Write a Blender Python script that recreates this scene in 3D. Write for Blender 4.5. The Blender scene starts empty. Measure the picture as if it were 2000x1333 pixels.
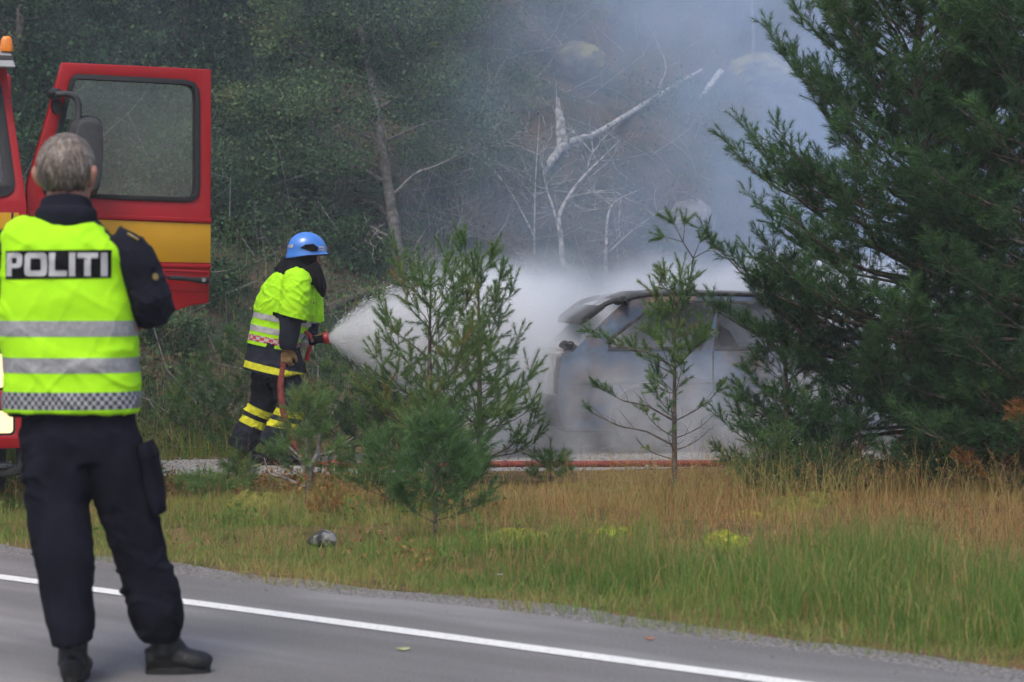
import bpy, bmesh, math, random
import numpy as np
from mathutils import Vector, Matrix, Euler
from mathutils.bvhtree import BVHTree

scene = bpy.context.scene
COL = scene.collection
R = math.radians

# ------------------------------------------------------------------ camera
CAM_H = 1.35
FPX = 4400.0                       # focal length in pixels of the 2000 px wide photograph
PITCH = math.atan2(121.5, FPX)
cam_data = bpy.data.cameras.new('camera')
cam = bpy.data.objects.new('camera', cam_data)
COL.objects.link(cam)
cam.location = (0, 0, CAM_H)
cam.rotation_euler = (math.pi / 2 - PITCH, 0, 0)
cam_data.sensor_fit = 'HORIZONTAL'
cam_data.sensor_width = 36.0
cam_data.lens = FPX / 2000 * 36.0
cam_data.clip_start = 0.1
cam_data.clip_end = 2000
cam_data.dof.use_dof = True
cam_data.dof.focus_distance = 15.8
cam_data.dof.aperture_fstop = 4.2
scene.camera = cam

# ------------------------------------------------------------------ sky and overcast sun
SUN_EL, SUN_AZ = 58.0, 200.0       # degrees; azimuth clockwise from +Y (behind and left of the camera)
world = bpy.data.worlds.new('World')
scene.world = world
world.use_nodes = True
wn = world.node_tree.nodes
wl = world.node_tree.links
bg = wn['Background']
sky = wn.new('ShaderNodeTexSky')
sky.sky_type = 'NISHITA'
sky.sun_disc = False
sky.sun_elevation = R(SUN_EL)
sky.sun_rotation = R(SUN_AZ)
sky.air_density = 1.0
sky.dust_density = 3.0
sky.ozone_density = 1.0
wl.new(sky.outputs[0], bg.inputs[0])
bg.inputs[1].default_value = 0.15
sun_data = bpy.data.lights.new('sun', 'SUN')
sun_data.energy = 1.4
sun_data.angle = R(25)
sun_data.color = (1.0, 0.95, 0.88)
sun = bpy.data.objects.new('sun', sun_data)
COL.objects.link(sun)
_az, _el = R(SUN_AZ), R(SUN_EL)
_to_sun = Vector((math.sin(_az) * math.cos(_el), math.cos(_az) * math.cos(_el), math.sin(_el)))
sun.rotation_euler = _to_sun.to_track_quat('Z', 'Y').to_euler()
sun.location = _to_sun * 60

vs = scene.view_settings
vs.view_transform = 'Standard'
vs.look = 'None'
vs.exposure = 0.5
vs.gamma = 1.0
vs.use_curve_mapping = False

SPRAY_K, STEAM_K, FRONT_K, SMOKE_K, HAZE_K = 3.2, 3.4, 0.50, 0.12, 0.0014

cy = scene.cycles
cy.use_denoising = True
try:
    cy.denoiser = 'OPENIMAGEDENOISE'
except Exception:
    pass
cy.max_bounces = 6
cy.diffuse_bounces = 2
cy.glossy_bounces = 2
cy.transmission_bounces = 4
cy.transparent_max_bounces = 12
cy.volume_bounces = 3
cy.volume_step_rate = 1.0
cy.volume_max_steps = 256
cy.sample_clamp_indirect = 6.0
cy.use_adaptive_sampling = True
cy.adaptive_threshold = 0.04

# ------------------------------------------------------------------ pixel -> world helpers
_F = Vector((0, math.cos(PITCH), -math.sin(PITCH)))
_U = Vector((0, math.sin(PITCH), math.cos(PITCH)))
CAM = Vector((0, 0, CAM_H))


def ray(px, py):
    return (_F + Vector(((px - 1000) / FPX, 0, 0)) + _U * (-(py - 666.5) / FPX))


def P(px, py, D):
    """The point seen at (px, py) of the photograph that stands D metres away."""
    d = ray(px, py)
    return CAM + d * (D / d.y)


def onplane(px, py, p0, n):
    d = ray(px, py)
    return CAM + d * ((p0 - CAM).dot(n) / d.dot(n))


# ------------------------------------------------------------------ numpy noise
def _hash(ix, iy, iz, seed):
    h = (ix.astype(np.int64) * 374761393 + iy.astype(np.int64) * 668265263 + iz.astype(np.int64) * 2147483647 + seed * 974711) & 0xFFFFFFFF
    h = ((h ^ (h >> 13)) * 1274126177) & 0xFFFFFFFF
    h = (h ^ (h >> 16)) & 0xFFFFFFFF
    return h.astype(np.float64) / 0xFFFFFFFF


def vnoise(x, y, z=0.0, seed=0):
    x, y, z = np.broadcast_arrays(np.asarray(x, float), np.asarray(y, float), np.asarray(z, float))
    ix, iy, iz = np.floor(x), np.floor(y), np.floor(z)
    fx, fy, fz = x - ix, y - iy, z - iz
    fx, fy, fz = (f * f * (3 - 2 * f) for f in (fx, fy, fz))
    out = 0
    for a in (0, 1):
        for b in (0, 1):
            for c in (0, 1):
                w = (fx if a else 1 - fx) * (fy if b else 1 - fy) * (fz if c else 1 - fz)
                out = out + w * _hash(ix + a, iy + b, iz + c, seed)
    return out * 2 - 1


def fbm(x, y, z=0.0, octaves=4, seed=0):
    s, a, t = 0, 1.0, 0
    for o in range(octaves):
        k = 2.03 ** o
        s = s + a * vnoise(np.asarray(x) * k, np.asarray(y) * k, np.asarray(z) * k, seed + o * 7)
        t += a
        a *= 0.5
    return s / t


def sstep(a, b, x):
    t = np.clip((np.asarray(x, float) - a) / (b - a), 0, 1)
    return t * t * (3 - 2 * t)


# ------------------------------------------------------------------ tagging
def tag(o, label=None, cat=None, group=None, kind=None):
    if label:
        o['label'] = label
    if cat:
        o['category'] = cat
    if group:
        o['group'] = group
    if kind:
        o['kind'] = kind
    return o


def empty(name, loc=(0, 0, 0), rz=0.0, label=None, cat=None, group=None):
    o = bpy.data.objects.new(name, None)
    COL.objects.link(o)
    o.location = loc
    o.rotation_euler = (0, 0, rz)
    o.empty_display_size = 0.1
    return tag(o, label, cat, group)


def link(name, me, mat=None, parent=None, smooth=True):
    o = bpy.data.objects.new(name, me)
    COL.objects.link(o)
    if mat is not None:
        for m in (mat if isinstance(mat, (list, tuple)) else [mat]):
            me.materials.append(m)
    if smooth:
        me.shade_smooth()
    if parent is not None:
        o.parent = parent
    return o


def np_mesh(name, verts, tris=None, quads=None, attrs=None):
    """Mesh straight from numpy arrays (triangles and / or quads)."""
    me = bpy.data.meshes.new(name)
    verts = np.ascontiguousarray(verts, np.float32)
    loops, starts = [], []
    n = 0
    if tris is not None and len(tris):
        tris = np.asarray(tris, np.int32)
        loops.append(tris.ravel())
        starts.append(np.arange(len(tris), dtype=np.int32) * 3 + n)
        n += tris.size
    if quads is not None and len(quads):
        quads = np.asarray(quads, np.int32)
        loops.append(quads.ravel())
        starts.append(np.arange(len(quads), dtype=np.int32) * 4 + n)
        n += quads.size
    loops = np.concatenate(loops)
    starts = np.concatenate(starts)
    me.vertices.add(len(verts))
    me.vertices.foreach_set('co', verts.ravel())
    me.loops.add(len(loops))
    me.loops.foreach_set('vertex_index', loops)
    me.polygons.add(len(starts))
    me.polygons.foreach_set('loop_start', starts)
    for k, v in (attrs or {}).items():
        a = me.attributes.new(k, 'FLOAT', 'POINT')
        a.data.foreach_set('value', np.ascontiguousarray(v, np.float32))
    me.update(calc_edges=True)
    me.validate()
    return me


# ------------------------------------------------------------------ mesh builder
def catmull(pts, n):
    pts = [np.asarray(p, float) for p in pts]
    if len(pts) == 2:
        return [pts[0] + (pts[1] - pts[0]) * t for t in np.linspace(0, 1, n + 1)]
    ext = [2 * pts[0] - pts[1]] + pts + [2 * pts[-1] - pts[-2]]
    out = []
    for i in range(1, len(ext) - 2):
        p0, p1, p2, p3 = ext[i - 1:i + 3]
        for k in range(n):
            t = k / n
            out.append(0.5 * ((2 * p1) + (-p0 + p2) * t + (2 * p0 - 5 * p1 + 4 * p2 - p3) * t * t + (-p0 + 3 * p1 - 3 * p2 + p3) * t ** 3))
    out.append(pts[-1])
    return out


class MB:
    def __init__(self):
        self.v, self.f = [], []

    def add(self, vs_, fs_):
        k = len(self.v)
        self.v += [tuple(float(c) for c in p) for p in vs_]
        self.f += [tuple(i + k for i in f) for f in fs_]
        return self

    def box(self, lo, hi, taper=None):
        (x0, y0, z0), (x1, y1, z1) = lo, hi
        v = [(x0, y0, z0), (x1, y0, z0), (x1, y1, z0), (x0, y1, z0), (x0, y0, z1), (x1, y0, z1), (x1, y1, z1), (x0, y1, z1)]
        return self.add(v, [(3, 2, 1, 0), (4, 5, 6, 7), (0, 1, 5, 4), (1, 2, 6, 5), (2, 3, 7, 6), (3, 0, 4, 7)])

    def tube(self, pts, rad, seg=10, sub=1, up=(0, 0, 1), cap=True, ell=None, power=None):
        """Tapered tube along pts; rad per point is a radius or (half width, half depth); 'up' orients the width axis."""
        pts = [np.asarray(p, float) for p in pts]
        rr = [np.array((r, r) if np.isscalar(r) else r, float) for r in rad]
        if sub > 1:
            pts2 = catmull(pts, sub)
            rr = catmull(rr, sub)
            pts = pts2
        n = len(pts)
        vs_, fs_ = [], []
        up = np.asarray(up, float)
        prev = None
        for i in range(n):
            t = pts[min(i + 1, n - 1)] - pts[max(i - 1, 0)]
            t = t / (np.linalg.norm(t) + 1e-9)
            a = np.cross(up, t) if prev is None else prev - t * prev.dot(t)
            if np.linalg.norm(a) < 1e-4:
                a = np.cross((1, 0, 0.01), t)
            a /= np.linalg.norm(a)
            prev = a
            b = np.cross(t, a)
            for k in range(seg):
                th = 2 * math.pi * k / seg
                c, s = math.cos(th), math.sin(th)
                if power:
                    c = math.copysign(abs(c) ** (2 / power), c)
                    s = math.copysign(abs(s) ** (2 / power), s)
                vs_.append(pts[i] + a * c * rr[i][0] + b * s * rr[i][1])
        for i in range(n - 1):
            for k in range(seg):
                k2 = (k + 1) % seg
                fs_.append((i * seg + k, i * seg + k2, (i + 1) * seg + k2, (i + 1) * seg + k))
        if cap:
            fs_.append(tuple(range(seg))[::-1])
            fs_.append(tuple((n - 1) * seg + k for k in range(seg)))
        return self.add(vs_, fs_)

    def ball(self, c, r, seg=16, rings=10, rot=None):
        r = (r, r, r) if np.isscalar(r) else r
        vs_, fs_ = [], []
        M = rot.to_3x3() if rot is not None else Matrix.Identity(3)
        c = Vector(c)
        vs_.append(c + M @ Vector((0, 0, r[2])))
        for i in range(1, rings):
            ph = math.pi * i / rings
            for k in range(seg):
                th = 2 * math.pi * k / seg
                vs_.append(c + M @ Vector((r[0] * math.sin(ph) * math.cos(th), r[1] * math.sin(ph) * math.sin(th), r[2] * math.cos(ph))))
        vs_.append(c + M @ Vector((0, 0, -r[2])))
        for k in range(seg):
            fs_.append((0, 1 + k, 1 + (k + 1) % seg))
        for i in range(rings - 2):
            for k in range(seg):
                a, b = 1 + i * seg + k, 1 + i * seg + (k + 1) % seg
                fs_.append((a, a + seg, b + seg, b))
        last = len(vs_) - 1
        for k in range(seg):
            a, b = 1 + (rings - 2) * seg + k, 1 + (rings - 2) * seg + (k + 1) % seg
            fs_.append((a, last, b))
        return self.add(vs_, fs_)

    def lathe(self, prof, c=(0, 0, 0), axis=(0, 0, 1), seg=24):
        """prof: (radius, height along axis); closed where the radius is 0."""
        ax = Vector(axis).normalized()
        a = ax.orthogonal().normalized()
        b = ax.cross(a)
        c = Vector(c)
        vs_, fs_ = [], []
        for r, h in prof:
            for k in range(seg):
                th = 2 * math.pi * k / seg
                vs_.append(c + ax * h + (a * math.cos(th) + b * math.sin(th)) * max(r, 1e-4))
        for i in range(len(prof) - 1):
            for k in range(seg):
                k2 = (k + 1) % seg
                fs_.append((i * seg + k, i * seg + k2, (i + 1) * seg + k2, (i + 1) * seg + k))
        fs_.append(tuple(range(seg))[::-1])
        fs_.append(tuple((len(prof) - 1) * seg + k for k in range(seg)))
        return self.add(vs_, fs_)

    def prism(self, loops, fn0, fn1):
        """Plate between two surfaces: loops = [outer, hole, ...] of 2D points; fn0/fn1 map a 2D point to each face."""
        from mathutils.geometry import tessellate_polygon
        tris = tessellate_polygon([[Vector((p[0], p[1], 0)) for p in lp] for lp in loops])
        flat = [p for lp in loops for p in lp]
        n = len(flat)
        vs_ = [fn0(*p) for p in flat] + [fn1(*p) for p in flat]
        fs_ = []
        for t in tris:
            fs_.append(tuple(t))
            fs_.append(tuple(i + n for i in reversed(t)))
        k = 0
        for lp in loops:
            m = len(lp)
            for i in range(m):
                a, b = k + i, k + (i + 1) % m
                fs_.append((b, a, a + n, b + n))
            k += m
        return self.add(vs_, fs_)

    def mesh(self, name='mesh', fix=True):
        me = bpy.data.meshes.new(name)
        me.from_pydata(self.v, [], self.f)
        if fix:
            bm = bmesh.new()
            bm.from_mesh(me)
            bmesh.ops.remove_doubles(bm, verts=bm.verts, dist=1e-5)
            bmesh.ops.recalc_face_normals(bm, faces=bm.faces)
            bm.to_mesh(me)
            bm.free()
        me.update()
        return me

    def build(self, name, mat, parent=None, smooth=False, bevel=0.0, seg=2, angle=35):
        me = self.mesh(name)
        if bevel:
            bm = bmesh.new()
            bm.from_mesh(me)
            ed = [e for e in bm.edges if len(e.link_faces) == 2 and e.calc_face_angle(0) > R(angle)]
            bmesh.ops.bevel(bm, geom=ed, offset=bevel, segments=seg, affect='EDGES', profile=0.5, clamp_overlap=True)
            bm.to_mesh(me)
            bm.free()
        o = link(name, me, mat, parent, smooth=False)
        if smooth or bevel:
            me.shade_smooth()
            try:
                me.set_sharp_from_angle(angle=R(40))
            except Exception:
                pass
        return o


def sculpt(mb, voxel=0.008, smooth=6, factor=0.5, decimate=None):
    """Fuse overlapping closed shapes into one continuous skin."""
    me = mb.mesh('sculpt', fix=False)
    ob = bpy.data.objects.new('sculpt', me)
    COL.objects.link(ob)
    m = ob.modifiers.new('r', 'REMESH')
    m.mode = 'VOXEL'
    m.voxel_size = voxel
    m.use_smooth_shade = True
    if smooth:
        s = ob.modifiers.new('s', 'SMOOTH')
        s.iterations = smooth
        s.factor = factor
    if decimate:
        d = ob.modifiers.new('d', 'DECIMATE')
        d.ratio = decimate
    dg = bpy.context.evaluated_depsgraph_get()
    out = bpy.data.meshes.new_from_object(ob.evaluated_get(dg), depsgraph=dg)
    bpy.data.objects.remove(ob)
    bpy.data.meshes.remove(me)
    return out


def mesh_arrays(me):
    n = len(me.vertices)
    co = np.empty(n * 3, np.float32)
    me.vertices.foreach_get('co', co)
    no = np.empty(n * 3, np.float32)
    me.vertices.foreach_get('normal', no)
    return co.reshape(-1, 3).astype(float), no.reshape(-1, 3).astype(float)


def set_co(me, co):
    me.vertices.foreach_set('co', np.ascontiguousarray(co, np.float32).ravel())
    me.update()


def slice_mesh(me, planes):
    """Cut along planes [(point, normal), ...] so that bands have clean edges."""
    bm = bmesh.new()
    bm.from_mesh(me)
    for p, n in planes:
        bmesh.ops.bisect_plane(bm, geom=bm.verts[:] + bm.edges[:] + bm.faces[:], plane_co=p, plane_no=n, dist=1e-6)
    return bm


def take_faces(bm, test, offset=0.0, name='piece', thick=0.0):
    """A new mesh of the faces whose centre passes test, moved out along the normals."""
    idx, vs_, fs_ = {}, [], []
    for f in bm.faces:
        if test(f.calc_center_median()):
            ff = []
            for v in f.verts:
                if v.index not in idx:
                    idx[v.index] = len(vs_)
                    vs_.append(v.co + v.normal * offset)
                ff.append(idx[v.index])
            fs_.append(ff)
    me = bpy.data.meshes.new(name)
    me.from_pydata(vs_, [], fs_)
    me.update()
    return me


# ------------------------------------------------------------------ materials
MATS = {}


def mat(name, color, rough=0.7, vary=0.15, scale=8.0, bump=0.0, bscale=60.0, metal=0.0, color2=None, detail=4.0, spec=0.4, coords='Object', coat=0.0, ramp=(0.35, 0.65), stretch=None):
    if name in MATS:
        return MATS[name]
    m = bpy.data.materials.new(name)
    m.use_nodes = True
    nt = m.node_tree
    b = nt.nodes['Principled BSDF']
    b.inputs['Roughness'].default_value = rough
    b.inputs['Metallic'].default_value = metal
    b.inputs['Specular IOR Level'].default_value = spec
    b.inputs['Coat Weight'].default_value = coat
    tc = nt.nodes.new('ShaderNodeTexCoord')
    src = tc.outputs[coords]
    if stretch:
        mp = nt.nodes.new('ShaderNodeMapping')
        mp.inputs['Scale'].default_value = stretch
        nt.links.new(src, mp.inputs['Vector'])
        src = mp.outputs[0]
    nz = nt.nodes.new('ShaderNodeTexNoise')
    nz.inputs['Scale'].default_value = scale
    nz.inputs['Detail'].default_value = detail
    nt.links.new(src, nz.inputs['Vector'])
    cr = nt.nodes.new('ShaderNodeValToRGB')
    cr.color_ramp.elements[0].position = ramp[0]
    cr.color_ramp.elements[1].position = ramp[1]
    c = np.array(color, float)
    lo = c * (1 - vary)
    hi = np.array(color2, float) if color2 is not None else np.minimum(c * (1 + vary), 1.0)
    cr.color_ramp.elements[0].color = (*lo, 1)
    cr.color_ramp.elements[1].color = (*hi, 1)
    nt.links.new(nz.outputs['Fac'], cr.inputs['Fac'])
    nt.links.new(cr.outputs['Color'], b.inputs['Base Color'])
    if bump:
        n2 = nt.nodes.new('ShaderNodeTexNoise')
        n2.inputs['Scale'].default_value = bscale
        n2.inputs['Detail'].default_value = 3.0
        nt.links.new(src, n2.inputs['Vector'])
        bp = nt.nodes.new('ShaderNodeBump')
        bp.inputs['Strength'].default_value = bump
        bp.inputs['Distance'].default_value = 0.02
        nt.links.new(n2.outputs['Fac'], bp.inputs['Height'])
        nt.links.new(bp.outputs['Normal'], b.inputs['Normal'])
    MATS[name] = m
    return m


def mat_leaf(name, stops, rough=0.55, trans=0.3, spec=0.25):
    """Foliage: colour picked by the point attribute 'tint' (age and kind of each shoot or leaf)."""
    if name in MATS:
        return MATS[name]
    m = bpy.data.materials.new(name)
    m.use_nodes = True
    nt = m.node_tree
    b = nt.nodes['Principled BSDF']
    at = nt.nodes.new('ShaderNodeAttribute')
    at.attribute_name = 'tint'
    cr = nt.nodes.new('ShaderNodeValToRGB')
    el = cr.color_ramp.elements
    while len(el) < len(stops):
        el.new(0.5)
    for e, (p, c) in zip(el, stops):
        e.position = p
        e.color = (*c, 1)
    nt.links.new(at.outputs['Fac'], cr.inputs['Fac'])
    nt.links.new(cr.outputs['Color'], b.inputs['Base Color'])
    b.inputs['Roughness'].default_value = rough
    b.inputs['Specular IOR Level'].default_value = spec
    if trans:
        tr = nt.nodes.new('ShaderNodeBsdfTranslucent')
        nt.links.new(cr.outputs['Color'], tr.inputs['Color'])
        mx = nt.nodes.new('ShaderNodeMixShader')
        mx.inputs[0].default_value = trans
        nt.links.new(b.outputs[0], mx.inputs[1])
        nt.links.new(tr.outputs[0], mx.inputs[2])
        nt.links.new(mx.outputs[0], nt.nodes['Material Output'].inputs['Surface'])
    MATS[name] = m
    return m


def nmath(nt, op, a, b=None, c=None, clamp=False):
    n = nt.nodes.new('ShaderNodeMath')
    n.operation = op
    n.use_clamp = clamp
    for i, v in enumerate((a, b, c)):
        if v is None:
            continue
        if isinstance(v, (int, float)):
            n.inputs[i].default_value = v
        else:
            nt.links.new(v, n.inputs[i])
    return n.outputs[0]


def nrange(nt, v, a, b, lo=0.0, hi=1.0, smooth=True):
    n = nt.nodes.new('ShaderNodeMapRange')
    n.interpolation_type = 'SMOOTHSTEP' if smooth else 'LINEAR'
    nt.links.new(v, n.inputs['Value'])
    n.inputs['From Min'].default_value = a
    n.inputs['From Max'].default_value = b
    n.inputs['To Min'].default_value = lo
    n.inputs['To Max'].default_value = hi
    return n.outputs[0]
# ================================================================== THE SETTING
random.seed(5)
rng = np.random.default_rng(11)

E_DIR = np.array((0.7717, -0.636))        # along the road, to the right and towards the camera
N_DIR = np.array((0.636, 0.7717))         # from the road to the verge
LINE0 = np.array((-2.31, 10.15))


def road_s(x, y):
    return (np.asarray(x) - LINE0[0]) * N_DIR[0] + (np.asarray(y) - LINE0[1]) * N_DIR[1]


def road_t(x, y):
    return (np.asarray(x) - LINE0[0]) * E_DIR[0] + (np.asarray(y) - LINE0[1]) * E_DIR[1]


def road_xy(s, t):
    return LINE0[0] + s * N_DIR[0] + t * E_DIR[0], LINE0[1] + s * N_DIR[1] + t * E_DIR[1]


def hill_start(x):
    return 18.9 + 0.62 * (np.clip(x, -6, 9) + 3.0)


def H(x, y):
    """Height of the ground."""
    x, y = np.asarray(x, float), np.asarray(y, float)
    s = road_s(x, y)
    verge = sstep(0.75, 1.7, s)
    z = -0.02 - 0.08 * sstep(13.0, 16.8, y) - 0.07 * sstep(16.8, 19.5, y)
    z = np.where(s < 0.62, -0.012, z * verge - 0.012 * (1 - verge))
    track = sstep(15.6, 16.6, y)
    lump = 0.07 * fbm(x * 0.9, y * 0.9, 0, 3, 3) + 0.03 * fbm(x * 3.1, y * 3.1, 0, 2, 9)
    z = z + lump * verge * (1 - track)
    d = y - hill_start(x)
    rise = np.where(d > 0, 0.56 * (np.sqrt(d * d + 0.8) - 0.894), 0)
    rise = np.where(rise > 13, 13 + (rise - 13) * 0.15, rise)
    rough_ = sstep(0.3, 4.0, d)
    rise = rise * (1 + 0.16 * fbm(x * 0.33, y * 0.33, 0, 3, 21)) + rough_ * (0.42 * fbm(x * 0.7, y * 0.7, 0, 4, 31))
    return z + rise


def on_ground(px, py, d0=6.0, d1=80.0):
    """Where the ray through a pixel of the photograph meets the ground."""
    d = ray(px, py)
    ys = np.arange(d0, d1, 0.02)
    xs = d.x / d.y * ys
    zs = CAM_H + d.z / d.y * ys
    g = H(xs, ys)
    hit = np.nonzero(zs <= g)[0]
    k = hit[0] if len(hit) else len(ys) - 1
    return Vector((xs[k], ys[k], g[k]))


def gz(x, y):
    return float(H(x, y))


# ------------------------------------------------------------------ ground sheet
def axis_pts(segs):
    out = []
    for a, b, st in segs:
        out += list(np.arange(a, b, st))
    out.append(segs[-1][1])
    return np.array(out)


gx = axis_pts([(-160, -40, 12), (-40, -12, 1.0), (-12, -6, 0.3), (-6, 7, 0.1), (7, 14, 0.3), (14, 40, 1.0), (40, 160, 12)])
gy = axis_pts([(-60, -6, 6), (-6, 6, 0.5), (6, 16.8, 0.1), (16.8, 24, 0.12), (24, 46, 0.22), (46, 70, 1.0), (70, 200, 13)])
XX, YY = np.meshgrid(gx, gy, indexing='xy')
ZZ = H(XX, YY)
nx, ny = len(gx), len(gy)
vid = np.arange(nx * ny).reshape(ny, nx)
quads = np.stack([vid[:-1, :-1], vid[:-1, 1:], vid[1:, 1:], vid[1:, :-1]], -1).reshape(-1, 4)
hillness = sstep(-0.4, 1.2, YY - hill_start(XX))

M_GROUND = bpy.data.materials.new('ground_soil')
M_GROUND.use_nodes = True
nt = M_GROUND.node_tree
b = nt.nodes['Principled BSDF']
b.inputs['Roughness'].default_value = 0.95
b.inputs['Specular IOR Level'].default_value = 0.15
tc = nt.nodes.new('ShaderNodeTexCoord')


def _ramp(nt, fac, stops):
    cr = nt.nodes.new('ShaderNodeValToRGB')
    el = cr.color_ramp.elements
    while len(el) < len(stops):
        el.new(0.5)
    for e, (p, c) in zip(el, stops):
        e.position = p
        e.color = (*c, 1)
    nt.links.new(fac, cr.inputs['Fac'])
    return cr.outputs['Color']


def _noise(nt, scale, detail=4, vec=None, rough=0.5):
    n = nt.nodes.new('ShaderNodeTexNoise')
    n.inputs['Scale'].default_value = scale
    n.inputs['Detail'].default_value = detail
    n.inputs['Roughness'].default_value = rough
    nt.links.new(vec if vec is not None else tc.outputs['Object'], n.inputs['Vector'])
    return n.outputs['Fac']


def _mix(nt, fac, a, b):
    m = nt.nodes.new('ShaderNodeMix')
    m.data_type = 'RGBA'
    if isinstance(fac, (int, float)):
        m.inputs[0].default_value = fac
    else:
        nt.links.new(fac, m.inputs[0])
    nt.links.new(a, m.inputs[6])
    nt.links.new(b, m.inputs[7])
    return m.outputs[2]


verge_c = _ramp(nt, _noise(nt, 5.0, 6), [(0.3, (0.05, 0.04, 0.02)), (0.45, (0.13, 0.09, 0.042)), (0.58, (0.19, 0.11, 0.055)), (0.7, (0.09, 0.10, 0.03))])
hill_c = _ramp(nt, _noise(nt, 1.3, 8, rough=0.65), [(0.32, (0.016, 0.030, 0.018)), (0.45, (0.034, 0.044, 0.028)), (0.58, (0.095, 0.066, 0.044)), (0.70, (0.034, 0.062, 0.030))])
at = nt.nodes.new('ShaderNodeAttribute')
at.attribute_name = 'hill'
nt.links.new(_mix(nt, at.outputs['Fac'], verge_c, hill_c), b.inputs['Base Color'])
bp = nt.nodes.new('ShaderNodeBump')
bp.inputs['Strength'].default_value = 0.9
bp.inputs['Distance'].default_value = 0.04
nt.links.new(_noise(nt, 26, 6), bp.inputs['Height'])
nt.links.new(bp.outputs[0], b.inputs['Normal'])

me = np_mesh('ground', np.stack([XX.ravel(), YY.ravel(), ZZ.ravel()], 1), quads=quads, attrs={'hill': hillness.ravel()})
ground = link('ground', me, M_GROUND)
tag(ground, 'grassy verge rising into a wooded hillside', 'ground', kind='structure')


# ------------------------------------------------------------------ asphalt road with its edge line
def strip(name, s_lo, s_hi, z, mat_, t0=-60, t1=60, ns=2, wob_lo=0, wob_hi=0, parent=None, dt=0.1, attr=None, follow=0.0):
    ts = np.concatenate([np.arange(t0, -8, 1.0), np.arange(-8, 10, dt), np.arange(10, t1, 1.0)])
    rows = []
    for k in range(ns):
        f = k / (ns - 1)
        lo = s_lo + wob_lo * (fbm(ts * 1.7, 0 * ts, 0, 4, 4))
        hi = s_hi + wob_hi * (fbm(ts * 1.3, 0 * ts + 7, 0, 5, 14))
        s = lo + (hi - lo) * f
        x, y = road_xy(s, ts)
        zz = np.full_like(x, z) if not follow else np.maximum(H(x, y) + follow, -0.0045)
        rows.append(np.stack([x, y, zz], 1))
    n = len(ts)
    v = np.concatenate(rows)
    ids = np.arange(n * ns).reshape(ns, n)
    q = np.stack([ids[:-1, :-1], ids[:-1, 1:], ids[1:, 1:], ids[1:, :-1]], -1).reshape(-1, 4)
    return link(name, np_mesh(name, v, quads=q), mat_, parent)


M_ASPH = bpy.data.materials.new('asphalt')
M_ASPH.use_nodes = True
nt = M_ASPH.node_tree
b = nt.nodes['Principled BSDF']
tc = nt.nodes.new('ShaderNodeTexCoord')
mp = nt.nodes.new('ShaderNodeMapping')
mp.inputs['Rotation'].default_value = (0, 0, math.atan2(0.636, 0.7717))
nt.links.new(tc.outputs['Object'], mp.inputs['Vector'])
mp2 = nt.nodes.new('ShaderNodeMapping')
mp2.inputs['Scale'].default_value = (0.30, 1.5, 1)
nt.links.new(mp.outputs[0], mp2.inputs['Vector'])
wet_sheen = _noise(nt, 1.6, 5, mp2.outputs[0])
grain = _noise(nt, 320, 2)
fine = _noise(nt, 60, 4)
c1 = _ramp(nt, wet_sheen, [(0.36, (0.098, 0.092, 0.088)), (0.50, (0.150, 0.141, 0.136)), (0.66, (0.315, 0.298, 0.290))])  # paler streaks put the sheen of wet asphalt into the base colour
c2 = _ramp(nt, grain, [(0.3, (0.045, 0.043, 0.043)), (0.5, (0.155, 0.148, 0.145)), (0.72, (0.40, 0.385, 0.375))])
c3 = _ramp(nt, _noise(nt, 95, 3, rough=0.7), [(0.34, (0.05, 0.047, 0.045)), (0.5, (0.155, 0.147, 0.142)), (0.64, (0.34, 0.325, 0.31))])
nt.links.new(_mix(nt, 0.34, _mix(nt, 0.30, c1, c2), c3), b.inputs['Base Color'])
rg = nt.nodes.new('ShaderNodeMapRange')
nt.links.new(wet_sheen, rg.inputs['Value'])
rg.inputs['From Min'].default_value = 0.3
rg.inputs['From Max'].default_value = 0.7
rg.inputs['To Min'].default_value = 0.8
rg.inputs['To Max'].default_value = 0.55
nt.links.new(rg.outputs[0], b.inputs['Roughness'])
bp = nt.nodes.new('ShaderNodeBump')
bp.inputs['Strength'].default_value = 0.5
bp.inputs['Distance'].default_value = 0.006
nt.links.new(grain, bp.inputs['Height'])
nt.links.new(bp.outputs[0], b.inputs['Normal'])

road = strip('road', -9.0, 0.60, 0.0, M_ASPH, ns=6, wob_hi=0.16)
tag(road, 'grey asphalt road with a white edge line', 'road', kind='structure')

M_PAINT = mat('road_paint', (0.74, 0.73, 0.70), 0.6, 0.45, 55, 0.3, 180, detail=6, ramp=(0.30, 0.46), color2=(0.76, 0.75, 0.72))
strip('edge_line', -0.052, 0.052, 0.004, M_PAINT, ns=2, wob_lo=0.004, wob_hi=0.004, parent=road, dt=0.04)

M_GRAVEL = mat('gravel', (0.17, 0.16, 0.15), 0.95, 0.45, 70, 0.9, 110, color2=(0.32, 0.30, 0.285), detail=5, spec=0.2)
sh = strip('gravel_shoulder', 0.30, 0.84, -0.0045, M_GRAVEL, ns=5, wob_lo=0.16, wob_hi=0.22, follow=0.008)
tag(sh, 'strip of pale crumbled gravel beside the asphalt', 'gravel', kind='structure')


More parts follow.
